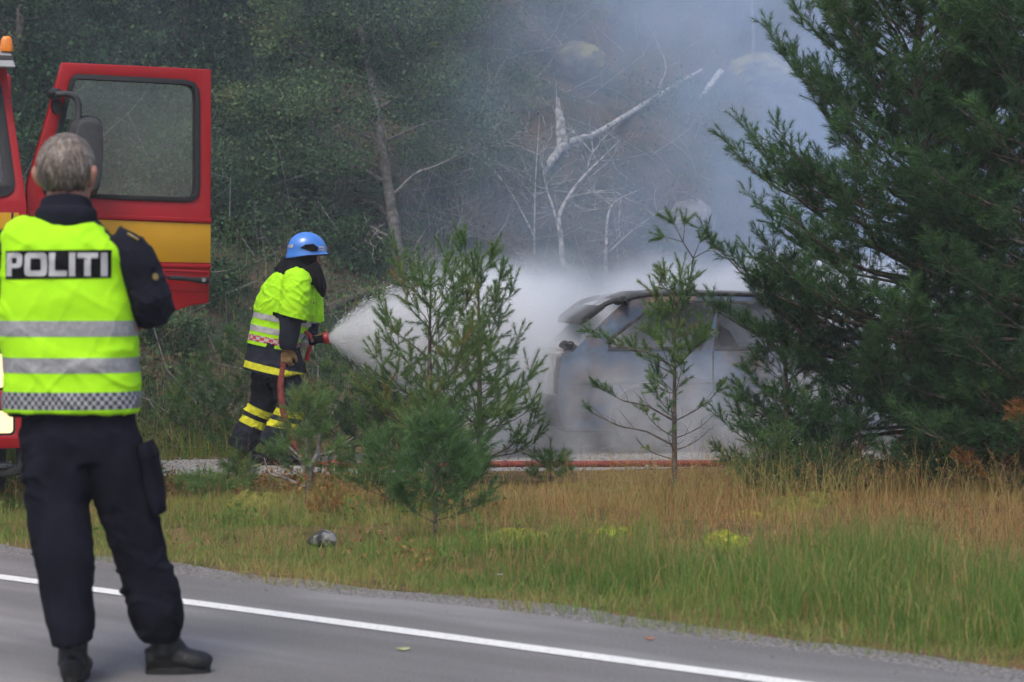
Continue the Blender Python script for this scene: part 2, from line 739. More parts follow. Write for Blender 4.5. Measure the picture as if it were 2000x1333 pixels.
# loose stones of the shoulder and the track
def pebbles(name, pts, sizes, mat_, label):
    base = np.array([(1, 0, 0), (-1, 0, 0), (0, 1, 0), (0, -1, 0), (0, 0, 1), (0, 0, -1)], float)
    tri = np.array([(0, 2, 4), (2, 1, 4), (1, 3, 4), (3, 0, 4), (2, 0, 5), (1, 2, 5), (3, 1, 5), (0, 3, 5)])
    n = len(pts)
    j = 1 + 0.45 * (rng.random((n, 6, 1)) - 0.5)
    th = rng.random(n) * 6.28
    c, s_ = np.cos(th), np.sin(th)
    v = base[None] * j * sizes[:, None, None] * np.array((1, 0.8, 0.6))
    x = v[..., 0] * c[:, None] - v[..., 1] * s_[:, None]
    y = v[..., 0] * s_[:, None] + v[..., 1] * c[:, None]
    v = np.stack([x, y, v[..., 2]], -1) + pts[:, None, :]
    t = (tri[None] + (np.arange(n) * 6)[:, None, None]).reshape(-1, 3)
    o = link(name, np_mesh(name, v.reshape(-1, 3), tris=t, attrs={'tint': np.repeat(rng.random(n), 6)}), mat_, smooth=False)
    return tag(o, label, 'gravel', kind='stuff')


M_PEB = mat_leaf('pebble_stone', [(0.0, (0.10, 0.09, 0.08)), (0.4, (0.19, 0.175, 0.16)), (0.75, (0.28, 0.26, 0.245)), (1.0, (0.40, 0.38, 0.36))], 0.9, 0.0)
n = 4500
tt = rng.uniform(-4, 8, n)
ss = rng.normal(0.66, 0.09, n)
x, y = road_xy(ss, tt)
pz = np.maximum(H(x, y) + 0.004, np.where(ss < 0.5, 0.0, -0.02))
pebbles('shoulder_pebbles', np.stack([x, y, pz], 1), rng.gamma(2.2, 0.0018, n) + 0.0015, M_PEB, 'loose pale pebbles along the broken asphalt edge')

# ------------------------------------------------------------------ gravel track
M_TRACK = mat('track_gravel', (0.25, 0.235, 0.22), 0.95, 0.4, 40, 0.9, 70, color2=(0.44, 0.42, 0.40), detail=6, spec=0.2)


def track_near(x):
    return 16.35 + 0.20 * (x + 2.5) + 0.16 * fbm(x * 1.3, 0 * x, 0, 3, 61)


def track_far(x):
    return hill_start(x) - 0.25 + 0.2 * fbm(x * 1.1, 0 * x + 3, 0, 3, 62)


xs = np.arange(-30, 30, 0.15)
rows = []
for f in np.linspace(0, 1, 14):
    yy = track_near(xs) + (track_far(xs) - track_near(xs)) * f
    rows.append(np.stack([xs, yy, H(xs, yy) + 0.012 - 0.02 * (abs(f - .5) * 2) ** 6], 1))
ids = np.arange(len(xs) * 14).reshape(14, len(xs))
q = np.stack([ids[:-1, :-1], ids[:-1, 1:], ids[1:, 1:], ids[1:, :-1]], -1).reshape(-1, 4)
track = link('gravel_track', np_mesh('gravel_track', np.concatenate(rows), quads=q), M_TRACK)
tag(track, 'pale gravel track at the foot of the hillside', 'track', kind='structure')
n = 4000
x = rng.uniform(-5, 4.5, n)
y = track_near(x) + (track_far(x) - track_near(x)) * rng.beta(0.8, 1.0, n)
pebbles('track_pebbles', np.stack([x, y, H(x, y) + 0.012], 1), rng.gamma(2.2, 0.0032, n) + 0.003, M_PEB, 'loose stones scattered over the gravel track')
# ================================================================== PLANTS
def unit(v):
    v = np.asarray(v, float)
    return v / (np.linalg.norm(v, axis=-1, keepdims=True) + 1e-9)


def twigs_mesh(name, lines, sides=5):
    """lines: [(points (n,3), radii (n)), ...] -> one mesh of thin tapered tubes."""
    V, Q, k = [], [], 0
    for pts, rad in lines:
        pts = np.asarray(pts, float)
        rad = np.asarray(rad, float)
        n = len(pts)
        t = unit(np.gradient(pts, axis=0))
        ref = np.array((0.31, 0.17, 0.93)) if abs(t[0][2]) < 0.9 else np.array((1.0, 0.1, 0.0))
        a = unit(np.cross(t, ref))
        b = np.cross(t, a)
        sd = sides if rad[0] > 0.006 else 3
        if rad[0] > 0.02:
            sd = 9
        th = np.arange(sd) * 2 * math.pi / sd
        v = pts[:, None] + rad[:, None, None] * (a[:, None] * np.cos(th)[None, :, None] + b[:, None] * np.sin(th)[None, :, None])
        V.append(v.reshape(-1, 3))
        ids = k + np.arange(n * sd).reshape(n, sd)
        nx_ = np.roll(ids, -1, 1)
        Q.append(np.stack([ids[:-1], nx_[:-1], nx_[1:], ids[1:]], -1).reshape(-1, 4))
        k += n * sd
    return np_mesh(name, np.concatenate(V), quads=np.concatenate(Q))


def needles_mesh(name, shoots, rg, per_m=420, length=0.048, width=0.0026, spread=(28, 70)):
    """shoots: arrays p0, dir, len, tint -> single-triangle needles set spirally round each shoot."""
    p0 = np.array([s[0] for s in shoots])
    d = unit(np.array([s[1] for s in shoots]))
    ln = np.array([s[2] for s in shoots])
    ti = np.array([s[3] for s in shoots])
    cnt = np.maximum((ln * per_m).astype(int), 10)
    idx = np.repeat(np.arange(len(shoots)), cnt)
    n = len(idx)
    t = rg.random(n) ** 0.85
    D = d[idx]
    ref = np.where(np.abs(D[:, 2:3]) < 0.9, np.array((0, 0, 1.0)), np.array((1.0, 0, 0)))
    a = unit(np.cross(D, ref))
    b = np.cross(D, a)
    th = rg.random(n) * 2 * math.pi
    perp = a * np.cos(th)[:, None] + b * np.sin(th)[:, None]
    ang = np.radians(rg.uniform(spread[0], spread[1], n)) * (1 - 0.35 * t)
    nd = unit(D * np.cos(ang)[:, None] + perp * np.sin(ang)[:, None] + np.array((0, 0, -0.10)))
    base = p0[idx] + D * (t * ln[idx])[:, None]
    L = length * rg.uniform(0.7, 1.2, n) * (1 - 0.15 * t)
    side = unit(np.cross(nd, perp + 0.3 * rg.normal(size=(n, 3))))
    w = width * rg.uniform(0.8, 1.25, n)
    v = np.stack([base - side * w[:, None] / 2, base + side * w[:, None] / 2, base + nd * L[:, None]], 1)
    tint = np.clip(ti[idx] + rg.normal(0, 0.06, n), 0, 1)
    return np_mesh(name, v.reshape(-1, 3), tris=np.arange(n * 3).reshape(-1, 3), attrs={'tint': np.repeat(tint, 3)})


M_NEEDLE = mat_leaf('pine_needles', [(0.0, (0.019, 0.050, 0.022)), (0.35, (0.046, 0.108, 0.038)), (0.6, (0.095, 0.182, 0.052)), (0.8, (0.16, 0.26, 0.075)), (0.9, (0.26, 0.19, 0.05)), (1.0, (0.26, 0.10, 0.03))], 0.5, 0.25)
M_BARK = mat('pine_bark', (0.085, 0.07, 0.055), 0.95, 0.35, 30, 0.8, 90, color2=(0.17, 0.14, 0.115))
M_BARKG = mat('grey_bark', (0.20, 0.19, 0.17), 0.95, 0.4, 22, 0.8, 80, color2=(0.34, 0.32, 0.29))
M_BARKD = mat('dead_wood', (0.34, 0.31, 0.28), 0.9, 0.35, 18, 0.6, 80, color2=(0.55, 0.52, 0.48))
M_BARKB = mat('dark_bark', (0.075, 0.065, 0.058), 0.95, 0.4, 18, 0.8, 60, color2=(0.14, 0.12, 0.105))


def pine(base, height, seed, reach, label, group=None, first=0.12, spacing=0.24, nb=5, r0=0.03, bare=0.0, tint=0.35,
         tintvar=0.14, lean=(0, 0), per_m=420, nlen=0.048, nwid=0.0026, density=1.0, name='pine_tree', curl=0.55, angle0=8, angle1=50, dead=0.0, cut=None, extra=None, gap=0.0, sub2=1.0, bark=None, ts=1.0, tn=1.0):
    """reach(f): branch length at the fraction f of the height.  cut(dir)->factor trims the reach by azimuth."""
    rg = np.random.default_rng(seed)
    root = empty(name, base, 0, label, 'pine tree', group)
    lines, shoots = [], []
    zt = np.linspace(0, height, 14)
    wob = 0.02 * height * np.stack([vnoise(zt * 1.1, seed * 3.7, 0, seed), vnoise(zt * 1.1, seed * 5.1, 0, seed + 1)], 1) * (zt / height)[:, None]
    tp = np.stack([lean[0] * zt / height + wob[:, 0], lean[1] * zt / height + wob[:, 1], zt], 1)
    tp[0, 2] = -0.1
    lines.append((tp, r0 * (1 - 0.86 * zt / height)))

    def trunk_at(z):
        return np.array([np.interp(z, zt, tp[:, 0]), np.interp(z, zt, tp[:, 1]), z])

    def tuft(p, d, size, t, n=3, dead_=False):
        """A twig end: one leading shoot with laterals round its bud."""
        size *= ts
        n = int(round(n * tn))
        shoots.append((p, d, size, t))
        tip = p + unit(d) * size * 0.25
        a = unit(np.cross(d, (0.2, 0.1, 1)))
        b = np.cross(unit(d), a)
        for k in range(n):
            th = rg.random() * 6.28
            dd = unit(unit(d) + 0.85 * (a * math.cos(th) + b * math.sin(th)) + (0, 0, 0.15))
            shoots.append((tip, dd, size * rg.uniform(0.5, 0.85), t + rg.normal(0, 0.05)))

    z = height * first
    az0 = rg.random() * 6.28
    while z < height - 0.09:
        f = z / height
        n_here = max(3, int(round(nb + rg.normal(0, 0.8))))
        az0 += 0.7
        for k in range(n_here):
            if rg.random() < gap:
                continue
            az = az0 + 2 * math.pi * k / n_here + rg.normal(0, 0.22)
            L = reach(f) * rg.uniform(0.72, 1.12)
            if cut:
                L *= cut(az, f)
            if L < 0.07:
                L = 0.07
            el = R(angle0 + (angle1 - angle0) * f ** 1.3 + rg.normal(0, 7))
            out = np.array((math.cos(az), math.sin(az), 0))
            p = trunk_at(z + rg.normal(0, spacing * 0.16))
            npt = max(4, int(L / 0.09) + 2)
            pts = [p]
            e = el
            jit = rg.normal(0, 0.16)
            for i in range(npt - 1):
                g = (i + 1) / (npt - 1)
                e2 = e + curl * g * g * (1 - f * 0.5)
                side = np.array((-out[1], out[0], 0))
                step = L / (npt - 1)
                pts.append(pts[-1] + step * (out * math.cos(e2) + np.array((0, 0, math.sin(e2))) + side * jit * g + rg.normal(0, 0.06, 3)))
            pts = np.array(pts)
            rb = max(0.0022, r0 * 0.30 * (L / (reach(0.3) + 1e-3)) ** 0.7 * (1 - 0.5 * f))
            lines.append((pts, np.linspace(rb, 0.0018, npt)))
            is_bare = rg.random() < bare * max(0.0, 1 - f * 1.5)
            is_dead = rg.random() < dead * max(0.0, 1 - f * 3.2)
            tb = 0.95 if is_dead else tint + rg.normal(0, tintvar)
            tb = min(tb, 0.8) if not is_dead else tb
            # side twigs in the plane of the branch
            m = max(2, int(L / 0.065 * density))
            for j in range(m):
                g = 0.25 + 0.72 * (j + rg.random()) / m
                q = np.array([np.interp(g * (npt - 1), np.arange(npt), pts[:, c]) for c in range(3)])
                i0 = min(int(g * (npt - 1)), npt - 2)
                bd = unit(pts[i0 + 1] - pts[i0])
                side = unit(np.cross(bd, (0, 0, 1)))
                sg = 1 if (j % 2) else -1
                dd = unit(bd * 0.75 + side * sg * rg.uniform(0.45, 1.0) + np.array((0, 0, rg.uniform(0.0, 0.55))))
                sl = (0.07 + 0.36 * L * (1 - g)) * rg.uniform(0.55, 1.1)
                if is_bare and rg.random() < 0.85:
                    q2 = q + dd * sl * 0.9 + rg.normal(0, 0.012, 3)
                    lines.append((np.array([q, (q + q2) / 2 + rg.normal(0, 0.01, 3), q2]), np.array((0.0024, 0.0018, 0.001))))
                    if rg.random() < 0.25:
                        tuft(q2, dd, 0.05, tb + 0.1, 1)
                    continue
                if sl < 0.13:
                    tuft(q, dd, max(sl, 0.05), tb + 0.06 * g, 1)
                else:
                    q1 = q + dd * sl * 0.55
                    d2 = unit(dd + np.array((0, 0, 0.35)))
                    q2 = q1 + d2 * sl * 0.45
                    lines.append((np.array([q, q1, q2]), np.array((0.0034, 0.0026, 0.0016))))
                    ns = max(1, int(sl / 0.085 * sub2))
                    for h in range(ns):
                        gg = (h + rg.random()) / ns
                        qq = q + (q1 - q) * min(1, gg * 1.6) + (q2 - q1) * max(0, gg * 1.6 - 1) * 1.4
                        s2 = unit(np.cross(dd, (0, 0, 1))) * (1 if h % 2 else -1)
                        tuft(qq, unit(dd * 0.8 + s2 * 0.8 + (0, 0, rg.uniform(0, .5))), rg.uniform(0.05, 0.10), tb + rg.normal(0, 0.04), 1)
                    tuft(q1 + (q2 - q1) * 0.4, d2, rg.uniform(0.08, 0.13), tb + 0.08, 3)
            if not (is_bare and rg.random() < 0.6):
                i0 = npt - 2
                d_tip = unit(pts[-1] - pts[i0])
                tuft(pts[-1] - d_tip * 0.05, unit(d_tip + (0, 0, 0.25)), rg.uniform(0.10, 0.15), tb + 0.10, 4)
        z += spacing * (1 - 0.25 * f) * rg.uniform(0.85, 1.15)
    # the leader
    top = trunk_at(height)
    shoots.append((trunk_at(height - 0.22), unit(top - trunk_at(height - 0.3)), 0.30, tint + 0.12))
    for k in range(4):
        th = k * 1.57 + rg.random()
        shoots.append((trunk_at(height - 0.16), unit(np.array((math.cos(th), math.sin(th), 1.1))), 0.13, tint + 0.12))
    if height > 3.5:      # the tops thin out
        shoots[:] = [s_ for s_ in shoots if rg.random() > 0.72 * float(sstep(3.2, 3.7, s_[0][2])) + (0.12 if s_[0][1] > 0.35 else 0)]
    if extra:
        extra(lines, shoots, tuft, trunk_at, rg)
    link('trunk', twigs_mesh('trunk', lines), bark or M_BARK, root)
    link('crown', needles_mesh('crown', shoots, rg, per_m, nlen, nwid), M_NEEDLE, root, smooth=False)
    return root


def at_ground(px, D):
    p = P(px, 900, D)
    return Vector((p.x, p.y, gz(p.x, p.y)))


# --- the two tall dense pines on the right
def cut_big(az, f):
    # the crown is fuller towards the track (left) than towards the road
    return 1.0 + 0.10 * math.cos(az - math.pi) - 0.08 * math.sin(az)


pine(at_ground(1790, 14.9), 4.8, 101, lambda f: 1.34 * (1 - max(0, f - 0.25) ** 1.7) * min(1, 0.86 + 0.7 * f), 'tall dense dark green pine with a bare lower trunk, beside the burning car',
     'tall pines on the verge', first=0.045, spacing=0.195, nb=8, r0=0.062, tint=0.31, tintvar=0.12, cut=cut_big, density=0.95, dead=0.05, per_m=440, nlen=0.052, nwid=0.0036, curl=0.8, angle0=4, angle1=52, sub2=1.0, ts=1.25, tn=0.8, gap=0.04)
pine(at_ground(2030, 14.0), 4.5, 102, lambda f: 1.22 * (1 - f ** 1.7) * min(1, 0.8 + 1.2 * f), 'tall dark pine at the right edge of the photo, behind dry grass',
     'tall pines on the verge', first=0.05, spacing=0.20, nb=8, r0=0.065, tint=0.24, tintvar=0.09, density=0.9, dead=0.16, per_m=340, nlen=0.062, nwid=0.0040, curl=0.6, angle0=2, sub2=0.9, ts=1.25, tn=0.8, gap=0.10)
pine(at_ground(1537, 15.0), 1.52, 103, lambda f: 0.58 * (1 - f * 0.70), 'young pine growing in front of the tall dense pine, half merged with it',
     'young pines on the verge', first=0.10, spacing=0.15, nb=6, r0=0.028, tint=0.36, tintvar=0.07, per_m=460, nlen=0.055, nwid=0.0032, ts=1.3, density=0.8, sub2=0.8)
pine(at_ground(1930, 16.4), 4.4, 107, lambda f: 1.15 * (1 - f ** 2), 'dark pine standing between and behind the two tall pines',
     'tall pines on the verge', first=0.06, spacing=0.26, nb=7, r0=0.06, tint=0.22, tintvar=0.09, density=0.7, per_m=330, nlen=0.066, nwid=0.0046, curl=0.6, angle0=4, sub2=0.8, ts=1.35, tn=0.7)
for px_, D_, h_, r_, sd_, lab_ in ((1680, 14.6, 0.85, 0.50, 104, 'dark young pine under the tall dense pine, left of its trunk'), (1880, 14.5, 1.0, 0.58, 105, 'dark young pine under the tall dense pine, right of its trunk'), (1960, 13.9, 0.8, 0.5, 106, 'low dark pine at the right edge of the photo under the tall pines')):
    pine(at_ground(px_, D_), h_, sd_, (lambda rr: (lambda f: rr * (1 - 0.6 * f)))(r_), lab_, 'young pines on the verge', first=0.08, spacing=0.13, nb=6, r0=0.02, tint=0.20, tintvar=0.08, per_m=380, nlen=0.055, nwid=0.0034, ts=1.2, density=0.8, dead=0.3, sub2=0.8)

# --- the pair of young pines in the middle
pine(at_ground(838, 14.9), 1.40, 111, lambda f: 0.78 * (1 - 0.50 * f), 'bushy young pine right of the firefighter, its shoots against the water spray',
     'young pines on the verge', first=0.14, spacing=0.20, nb=5, r0=0.030, tint=0.62, tintvar=0.08, angle0=10, angle1=46, curl=0.95, per_m=680, gap=0.05, nlen=0.046, nwid=0.0036, density=0.60, ts=1.7, tn=0.6, sub2=0.6)
pine(at_ground(938, 15.9), 1.66, 112, lambda f: 0.68 * (1 - 0.72 * f), 'slender young pine with a long leading shoot in the middle of the photo',
     'young pines on the verge', first=0.12, spacing=0.20, nb=5, r0=0.026, tint=0.58, tintvar=0.08, angle0=6, angle1=50, curl=0.9, per_m=680, gap=0.06, nlen=0.044, nwid=0.0036, density=0.60, ts=1.6, tn=0.6, sub2=0.6)
pine(at_ground(850, 11.75), 0.60, 113, lambda f: 0.31 * (1 - 0.68 * f), 'small bushy pine sapling nearest the road, in front of the two young pines',
     'pine saplings on the verge', first=0.18, spacing=0.09, nb=5, r0=0.012, tint=0.40, tintvar=0.07, per_m=460, nlen=0.062, nwid=0.0024, curl=0.5, sub2=0.5, density=0.85, ts=1.25)


# --- slim pine before the car: bare lower limbs, tufts at the top
def slim_extra(lines, shoots, tuft, trunk_at, rg):
    top = trunk_at(1.22)
    fork = [top, top + np.array((0.10, 0.0, 0.16)), top + np.array((0.13, 0.02, 0.34)), top + np.array((0.06, 0.02, 0.45))]
    lines.append((np.array(fork), np.array((0.010, 0.008, 0.006, 0.004))))
    for q, d, s in ((fork[2], (0.9, 0.1, 0.5), 0.10), (fork[3], (-0.5, 0, 1), 0.12), (fork[3], (-1, 0.1, 0.3), 0.10), (fork[2], (0.4, -.3, 1), 0.09), (fork[3], (0.1, 0.3, 0.8), 0.10)):
        q2 = q + unit(d) * 0.10
        lines.append((np.array([q, q2]), np.array((0.004, 0.003))))
        tuft(q2, np.array(d, float), s, 0.60, 6)
    # two long limbs to the left carrying tufts
    for z, L, n in ((0.82, 0.55, 6), (0.45, 0.50, 3), (0.28, 0.55, 1)):
        p = trunk_at(z)
        pts = np.array([p, p + (-L * .35, -.03, .10), p + (-L * .7, -.05, .14), p + (-L, -.06, .22)])
        lines.append((pts, np.array((0.008, 0.006, 0.0045, 0.003))))
        for k in range(n):
            g = 1 - k * 0.11
            q = np.array([np.interp(g * 3, range(4), pts[:, c]) for c in range(3)])
            tuft(q, unit(np.array((-0.8, rg.normal(0, .4), 0.5 + rg.random() * .5))), 0.085, 0.55, 3)
        for k in range(7):
            g = rg.uniform(0.2, 0.9)
            q = np.array([np.interp(g * 3, range(4), pts[:, c]) for c in range(3)])
            q2 = q + np.array((-rg.uniform(0.02, .14), rg.normal(0, .05), rg.uniform(.03, .16)))
            lines.append((np.array([q, (q + q2) / 2 + rg.normal(0, .012, 3), q2]), np.array((0.0028, 0.002, 0.0012))))


pine(at_ground(1318, 15.35), 1.34, 121, lambda f: 0.40 * (1 - 0.45 * f), 'slim young pine with mostly bare lower branches, standing before the burning car',
     'young pines on the verge', first=0.16, spacing=0.15, nb=4, r0=0.022, bare=1.7, tint=0.60, tintvar=0.06, per_m=640, nlen=0.042, nwid=0.0034, ts=1.35, angle0=8, angle1=50, extra=slim_extra, gap=0.12)


# --- saplings before the firefighter, one with a broken grey stem
def broken_extra(lines, shoots, tuft, trunk_at, rg):
    p = trunk_at(0.06)
    a = p + np.array((0.02, -0.02, 0.13))
    lines.append((np.array([p - (0, 0, .05), p + (0.01, -.01, 0.06), a]), np.array((0.026, 0.023, 0.022))))
    lines.append((np.array([a, a + (0.05, 0, 0.10), a + (0.065, 0, 0.22)]), np.array((0.020, 0.016, 0.012))))
    lines.append((np.array([a, a + (-0.07, 0.02, 0.07), a + (-0.16, 0.02, 0.16), a + (-.19, .02, .24)]), np.array((0.015, 0.011, 0.008, 0.005))))
    lines.append((np.array([a + (0.05, 0, .08), a + (0.16, 0, 0.11), a + (0.28, -.02, 0.20)]), np.array((0.009, 0.006, 0.003))))
    lines.append((np.array([p, p + (-0.12, -.02, 0.06), p + (-0.24, -.04, 0.10), p + (-.27, -.04, .20)]), np.array((0.012, 0.010, 0.007, 0.004))))


pine(at_ground(600, 14.3), 0.66, 131, lambda f: 0.32 * (1 - 0.72 * f), 'bright green pine sapling in front of the firefighter, growing round a broken grey stem',
     'pine saplings on the verge', first=0.20, spacing=0.12, nb=5, r0=0.012, tint=0.60, tintvar=0.06, per_m=430, nlen=0.06, nwid=0.0028, extra=broken_extra, bark=M_BARKG, density=0.8)
pine(at_ground(462, 14.6), 0.30, 132, lambda f: 0.17 * (1 - 0.7 * f), 'small bright green pine sapling at the feet of the firefighter',
     'pine saplings on the verge', first=0.15, spacing=0.10, nb=5, r0=0.009, tint=0.60, tintvar=0.05, per_m=430, nlen=0.06, nwid=0.0028, density=0.8)
pine(at_ground(400, 13.9), 0.17, 133, lambda f: 0.22 * (1 - 0.7 * f), 'low spreading green pine seedling beside the standing person\'s trouser pocket',
     'pine saplings on the verge', first=0.15, spacing=0.06, nb=5, r0=0.007, tint=0.55, tintvar=0.05, per_m=430, nlen=0.055, nwid=0.0028, density=0.8)
for px_, D_, h_, r_, sd_, t_, lab_ in ((762, 13.2, 0.42, 0.30, 137, 0.42, 'bushy green pine seedling between the broken grey stem and the nearest sapling'), (905, 13.0, 0.40, 0.26, 138, 0.36, 'dark green pine seedling just right of the nearest sapling')):
    pine(at_ground(px_, D_), h_, sd_, (lambda rr: (lambda f: rr * (1 - 0.65 * f)))(r_), lab_, 'pine saplings on the verge', first=0.12, spacing=0.08, nb=5, r0=0.009, tint=t_, tintvar=0.06, per_m=460, nlen=0.058, nwid=0.0028, density=0.8, ts=1.2)
pine(at_ground(715, 14.4), 0.28, 134, lambda f: 0.24 * (1 - 0.7 * f), 'low green pine seedling below the bushy young pine, left of its trunk',
     'pine saplings on the verge', first=0.12, spacing=0.07, nb=5, r0=0.007, tint=0.50, tintvar=0.06, per_m=430, nlen=0.055, nwid=0.0028, density=0.8)
pine(at_ground(1075, 15.9), 0.24, 135, lambda f: 0.20 * (1 - 0.7 * f), 'low pine seedling beside the hose, left of the car',
     'pine saplings on the verge', first=0.12, spacing=0.07, nb=5, r0=0.007, tint=0.48, tintvar=0.06, per_m=430, nlen=0.055, nwid=0.0028, density=0.8)
# a withered orange sprig under the broken stem
pine(at_ground(640, 12.4), 0.22, 136, lambda f: 0.13 * (1 - 0.5 * f), 'withered orange brown pine sprig above the grey stone',
     None, first=0.25, spacing=0.06, nb=3, r0=0.005, tint=0.97, tintvar=0.02, per_m=240, nlen=0.05, density=0.7, dead=9)
# pines on the far bank, behind the firefighter
for i, (px, D, h, rch, t_, what) in enumerate([
        (480, 19.2, 1.05, 0.62, 0.30, 'bushy dark young pine on the bank directly behind the firefighter\'s back'),
        (690, 19.0, 0.95, 0.75, 0.36, 'low bushy young pine on the bank behind the hose nozzle'),
        (770, 18.7, 0.70, 0.60, 0.36, 'low young pine on the bank behind the bushy pine'),
        (400, 19.6, 0.8, 0.5, 0.42, 'young green pine on the bank between the truck door and the firefighter')]):
    pine(at_ground(px, D), h, 140 + i, (lambda rr: (lambda f: rr * (1 - 0.7 * f)))(rch), what, 'young pines on the far bank', first=0.1, spacing=0.16, nb=5, r0=0.018, tint=t_, per_m=330, nlen=0.06, nwid=0.0036, density=0.8)


# light green juniper at the foot of the tall pine
def juniper(base, h, w, seed, label, tint=0.7):
    rg = np.random.default_rng(seed)
    root = empty('juniper_bush', base, 0, label, 'bush')
    lines, shoots = [], []
    for k in range(46):
        az, r_ = rg.random() * 6.28, w * math.sqrt(rg.random())
        top = np.array((r_ * math.cos(az), r_ * math.sin(az), h * (1 - 0.75 * (r_ / w) ** 1.5) * rg.uniform(0.7, 1.1)))
        b0 = top * (0.15, 0.15, 0)
        mid = (b0 + top) / 2 + (0, 0, 0.02)
        lines.append((np.array([b0, mid, top]), np.array((0.005, 0.004, 0.002))))
        for j in range(16):
            g = rg.uniform(0.15, 1)
            q = b0 + (top - b0) * g
            d = unit(unit(top - b0) + 0.8 * rg.normal(size=3))
            shoots.append((q, d, rg.uniform(0.05, 0.11), tint + rg.normal(0, 0.06) - 0.15 * (1 - g)))
    link('stem', twigs_mesh('stem', lines), M_BARK, root)
    link('foliage', needles_mesh('foliage', shoots, rg, 520, 0.018, 0.003, (20, 60)), M_NEEDLE, root, smooth=False)


juniper(at_ground(1500, 14.4), 0.60, 0.26, 7, 'light green feathery juniper bush at the foot of the tall dense pine', 0.62)
juniper(at_ground(1620, 14.2), 0.42, 0.34, 8, 'low dark juniper bush in the shade below the tall dense pine', 0.36)


# ------------------------------------------------------------------ grass
M_GRASS = mat_leaf('grass_blades', [(0.0, (0.055, 0.125, 0.022)), (0.3, (0.125, 0.245, 0.044)), (0.52, (0.26, 0.30, 0.072)), (0.72, (0.44, 0.325, 0.125)), (0.88, (0.43, 0.225, 0.085)), (1.0, (0.21, 0.095, 0.045))], 0.6, 0.45)


def blades(name, x, y, h, w, tint, label, cat='grass', lean=0.35, seeds=0.0, rg=rng):
    n = len(x)
    z = H(x, y)
    az = rg.random(n) * 6.28
    ld = np.stack([np.cos(az), np.sin(az), 0 * az], 1)
    fa = rg.random(n) * 6.28
    wd = np.stack([np.cos(fa), np.sin(fa), 0 * fa], 1) * (w / 2)[:, None]
    le = lean * rg.gamma(2.0, 0.5, n)
    b0 = np.stack([x, y, z - 0.01], 1)
    mid = b0 + ld * (le * 0.30 * h)[:, None] + np.array((0, 0, 1.0)) * (h * 0.55)[:, None]
    tip = b0 + ld * (le * h)[:, None] + np.array((0, 0, 1.0)) * (h * np.clip(1.05 - 0.35 * le, 0.4, 1.1))[:, None]
    v = np.stack([b0 - wd, b0 + wd, mid + wd * 0.8, mid - wd * 0.8, tip], 1).reshape(-1, 3)
    k = np.arange(n)[:, None] * 5
    q = k + np.array((0, 1, 2, 3))
    t = k + np.array((3, 2, 4))
    att = np.repeat(np.clip(tint, 0, 1), 5)
    if seeds > 0:
        sel = np.nonzero(rg.random(n) < seeds)[0]
        m = len(sel)
        d = unit(tip[sel] - mid[sel])
        k0 = len(v)
        ex, tr = [], []
        for j in range(9):
            g = j / 9.0
            c = tip[sel] - d * (0.11 * (1 - g))[..., None] if np.ndim(g) else tip[sel] - d * (0.11 * (1 - g))
            sd = unit(rg.normal(size=(m, 3)) + d * 1.2)
            sd2 = np.cross(sd, d)
            ln = 0.022 * (1.2 - g)
            tri = np.stack([c - sd2 * 0.0022, c + sd2 * 0.0022, c + sd * ln], 1)
            ex.append(tri)
        ex = np.concatenate(ex).reshape(-1, 3)
        tr = (k0 + np.arange(len(ex))).reshape(-1, 3)
        v = np.concatenate([v, ex])
        t = np.concatenate([t, tr])
        att = np.concatenate([att, np.tile(np.repeat(np.clip(tint[sel] + 0.12, 0, 1), 3), 9)])
    o = link(name, np_mesh(name, v, tris=t, quads=q, attrs={'tint': att}), M_GRASS, smooth=False)
    return tag(o, label, cat, kind='stuff')


MOSS_AT = []
for _px, _py, _r in ((1000, 1056, 0.24), (1185, 1046, 0.15), (1412, 1056, 0.15), (1465, 1006, 0.12), (1560, 988, 0.20)):
    _c = on_ground(_px, _py)
    MOSS_AT.append((_c.x, _c.y, _r))
    MOSS_AT.append((_c.x, _c.y - 0.40, _r * 0.8))


def verge_pts(n, smin=0.62, ymax=17.3):
    # uniform over the strip seen by the camera with some margin
    y = np.sqrt(rng.uniform(6.5 ** 2, ymax ** 2, n))
    x = rng.uniform(-0.31, 0.42, n) * y
    s = road_s(x, y)
    edge = 0.72 + 0.30 * fbm(x * 2.1, y * 2.1, 0, 4, 77)
    ok = (s > edge) & (y < track_near(x) + 0.1)
    for mx, my, mr in MOSS_AT:
        ok &= ((x - mx) ** 2 / mr ** 2 + (y - my) ** 2 / (1.5 * mr) ** 2 > 1.0) | (rng.random(n) < 0.12)
    return x[ok], y[ok], s[ok]


# short turf everywhere on the verge
x, y, s = verge_pts(150000)
dry = fbm(x * 1.3, y * 1.3, 0, 4, 41)
right = sstep(-0.6, 1.0, x)
brown_zone = sstep(2.2, 3.4, s) * (0.35 + 0.65 * right)
tint_ = 0.40 + 0.42 * dry + 0.40 * brown_zone + rng.normal(0, 0.10, len(x)) + 0.09 * (1 - sstep(0.7, 1.4, s))
hh = (0.05 + 0.06 * rng.random(len(x))) * (1 + 0.4 * dry) * (1 - 0.55 * sstep(14.6, 15.8, y))
keep = rng.random(len(x)) < (0.85 - 0.35 * brown_zone)
blades('short_turf', x[keep], y[keep], hh[keep], rng.uniform(0.002, 0.0045, keep.sum()), tint_[keep], 'short yellowing turf covering the verge', lean=0.8)

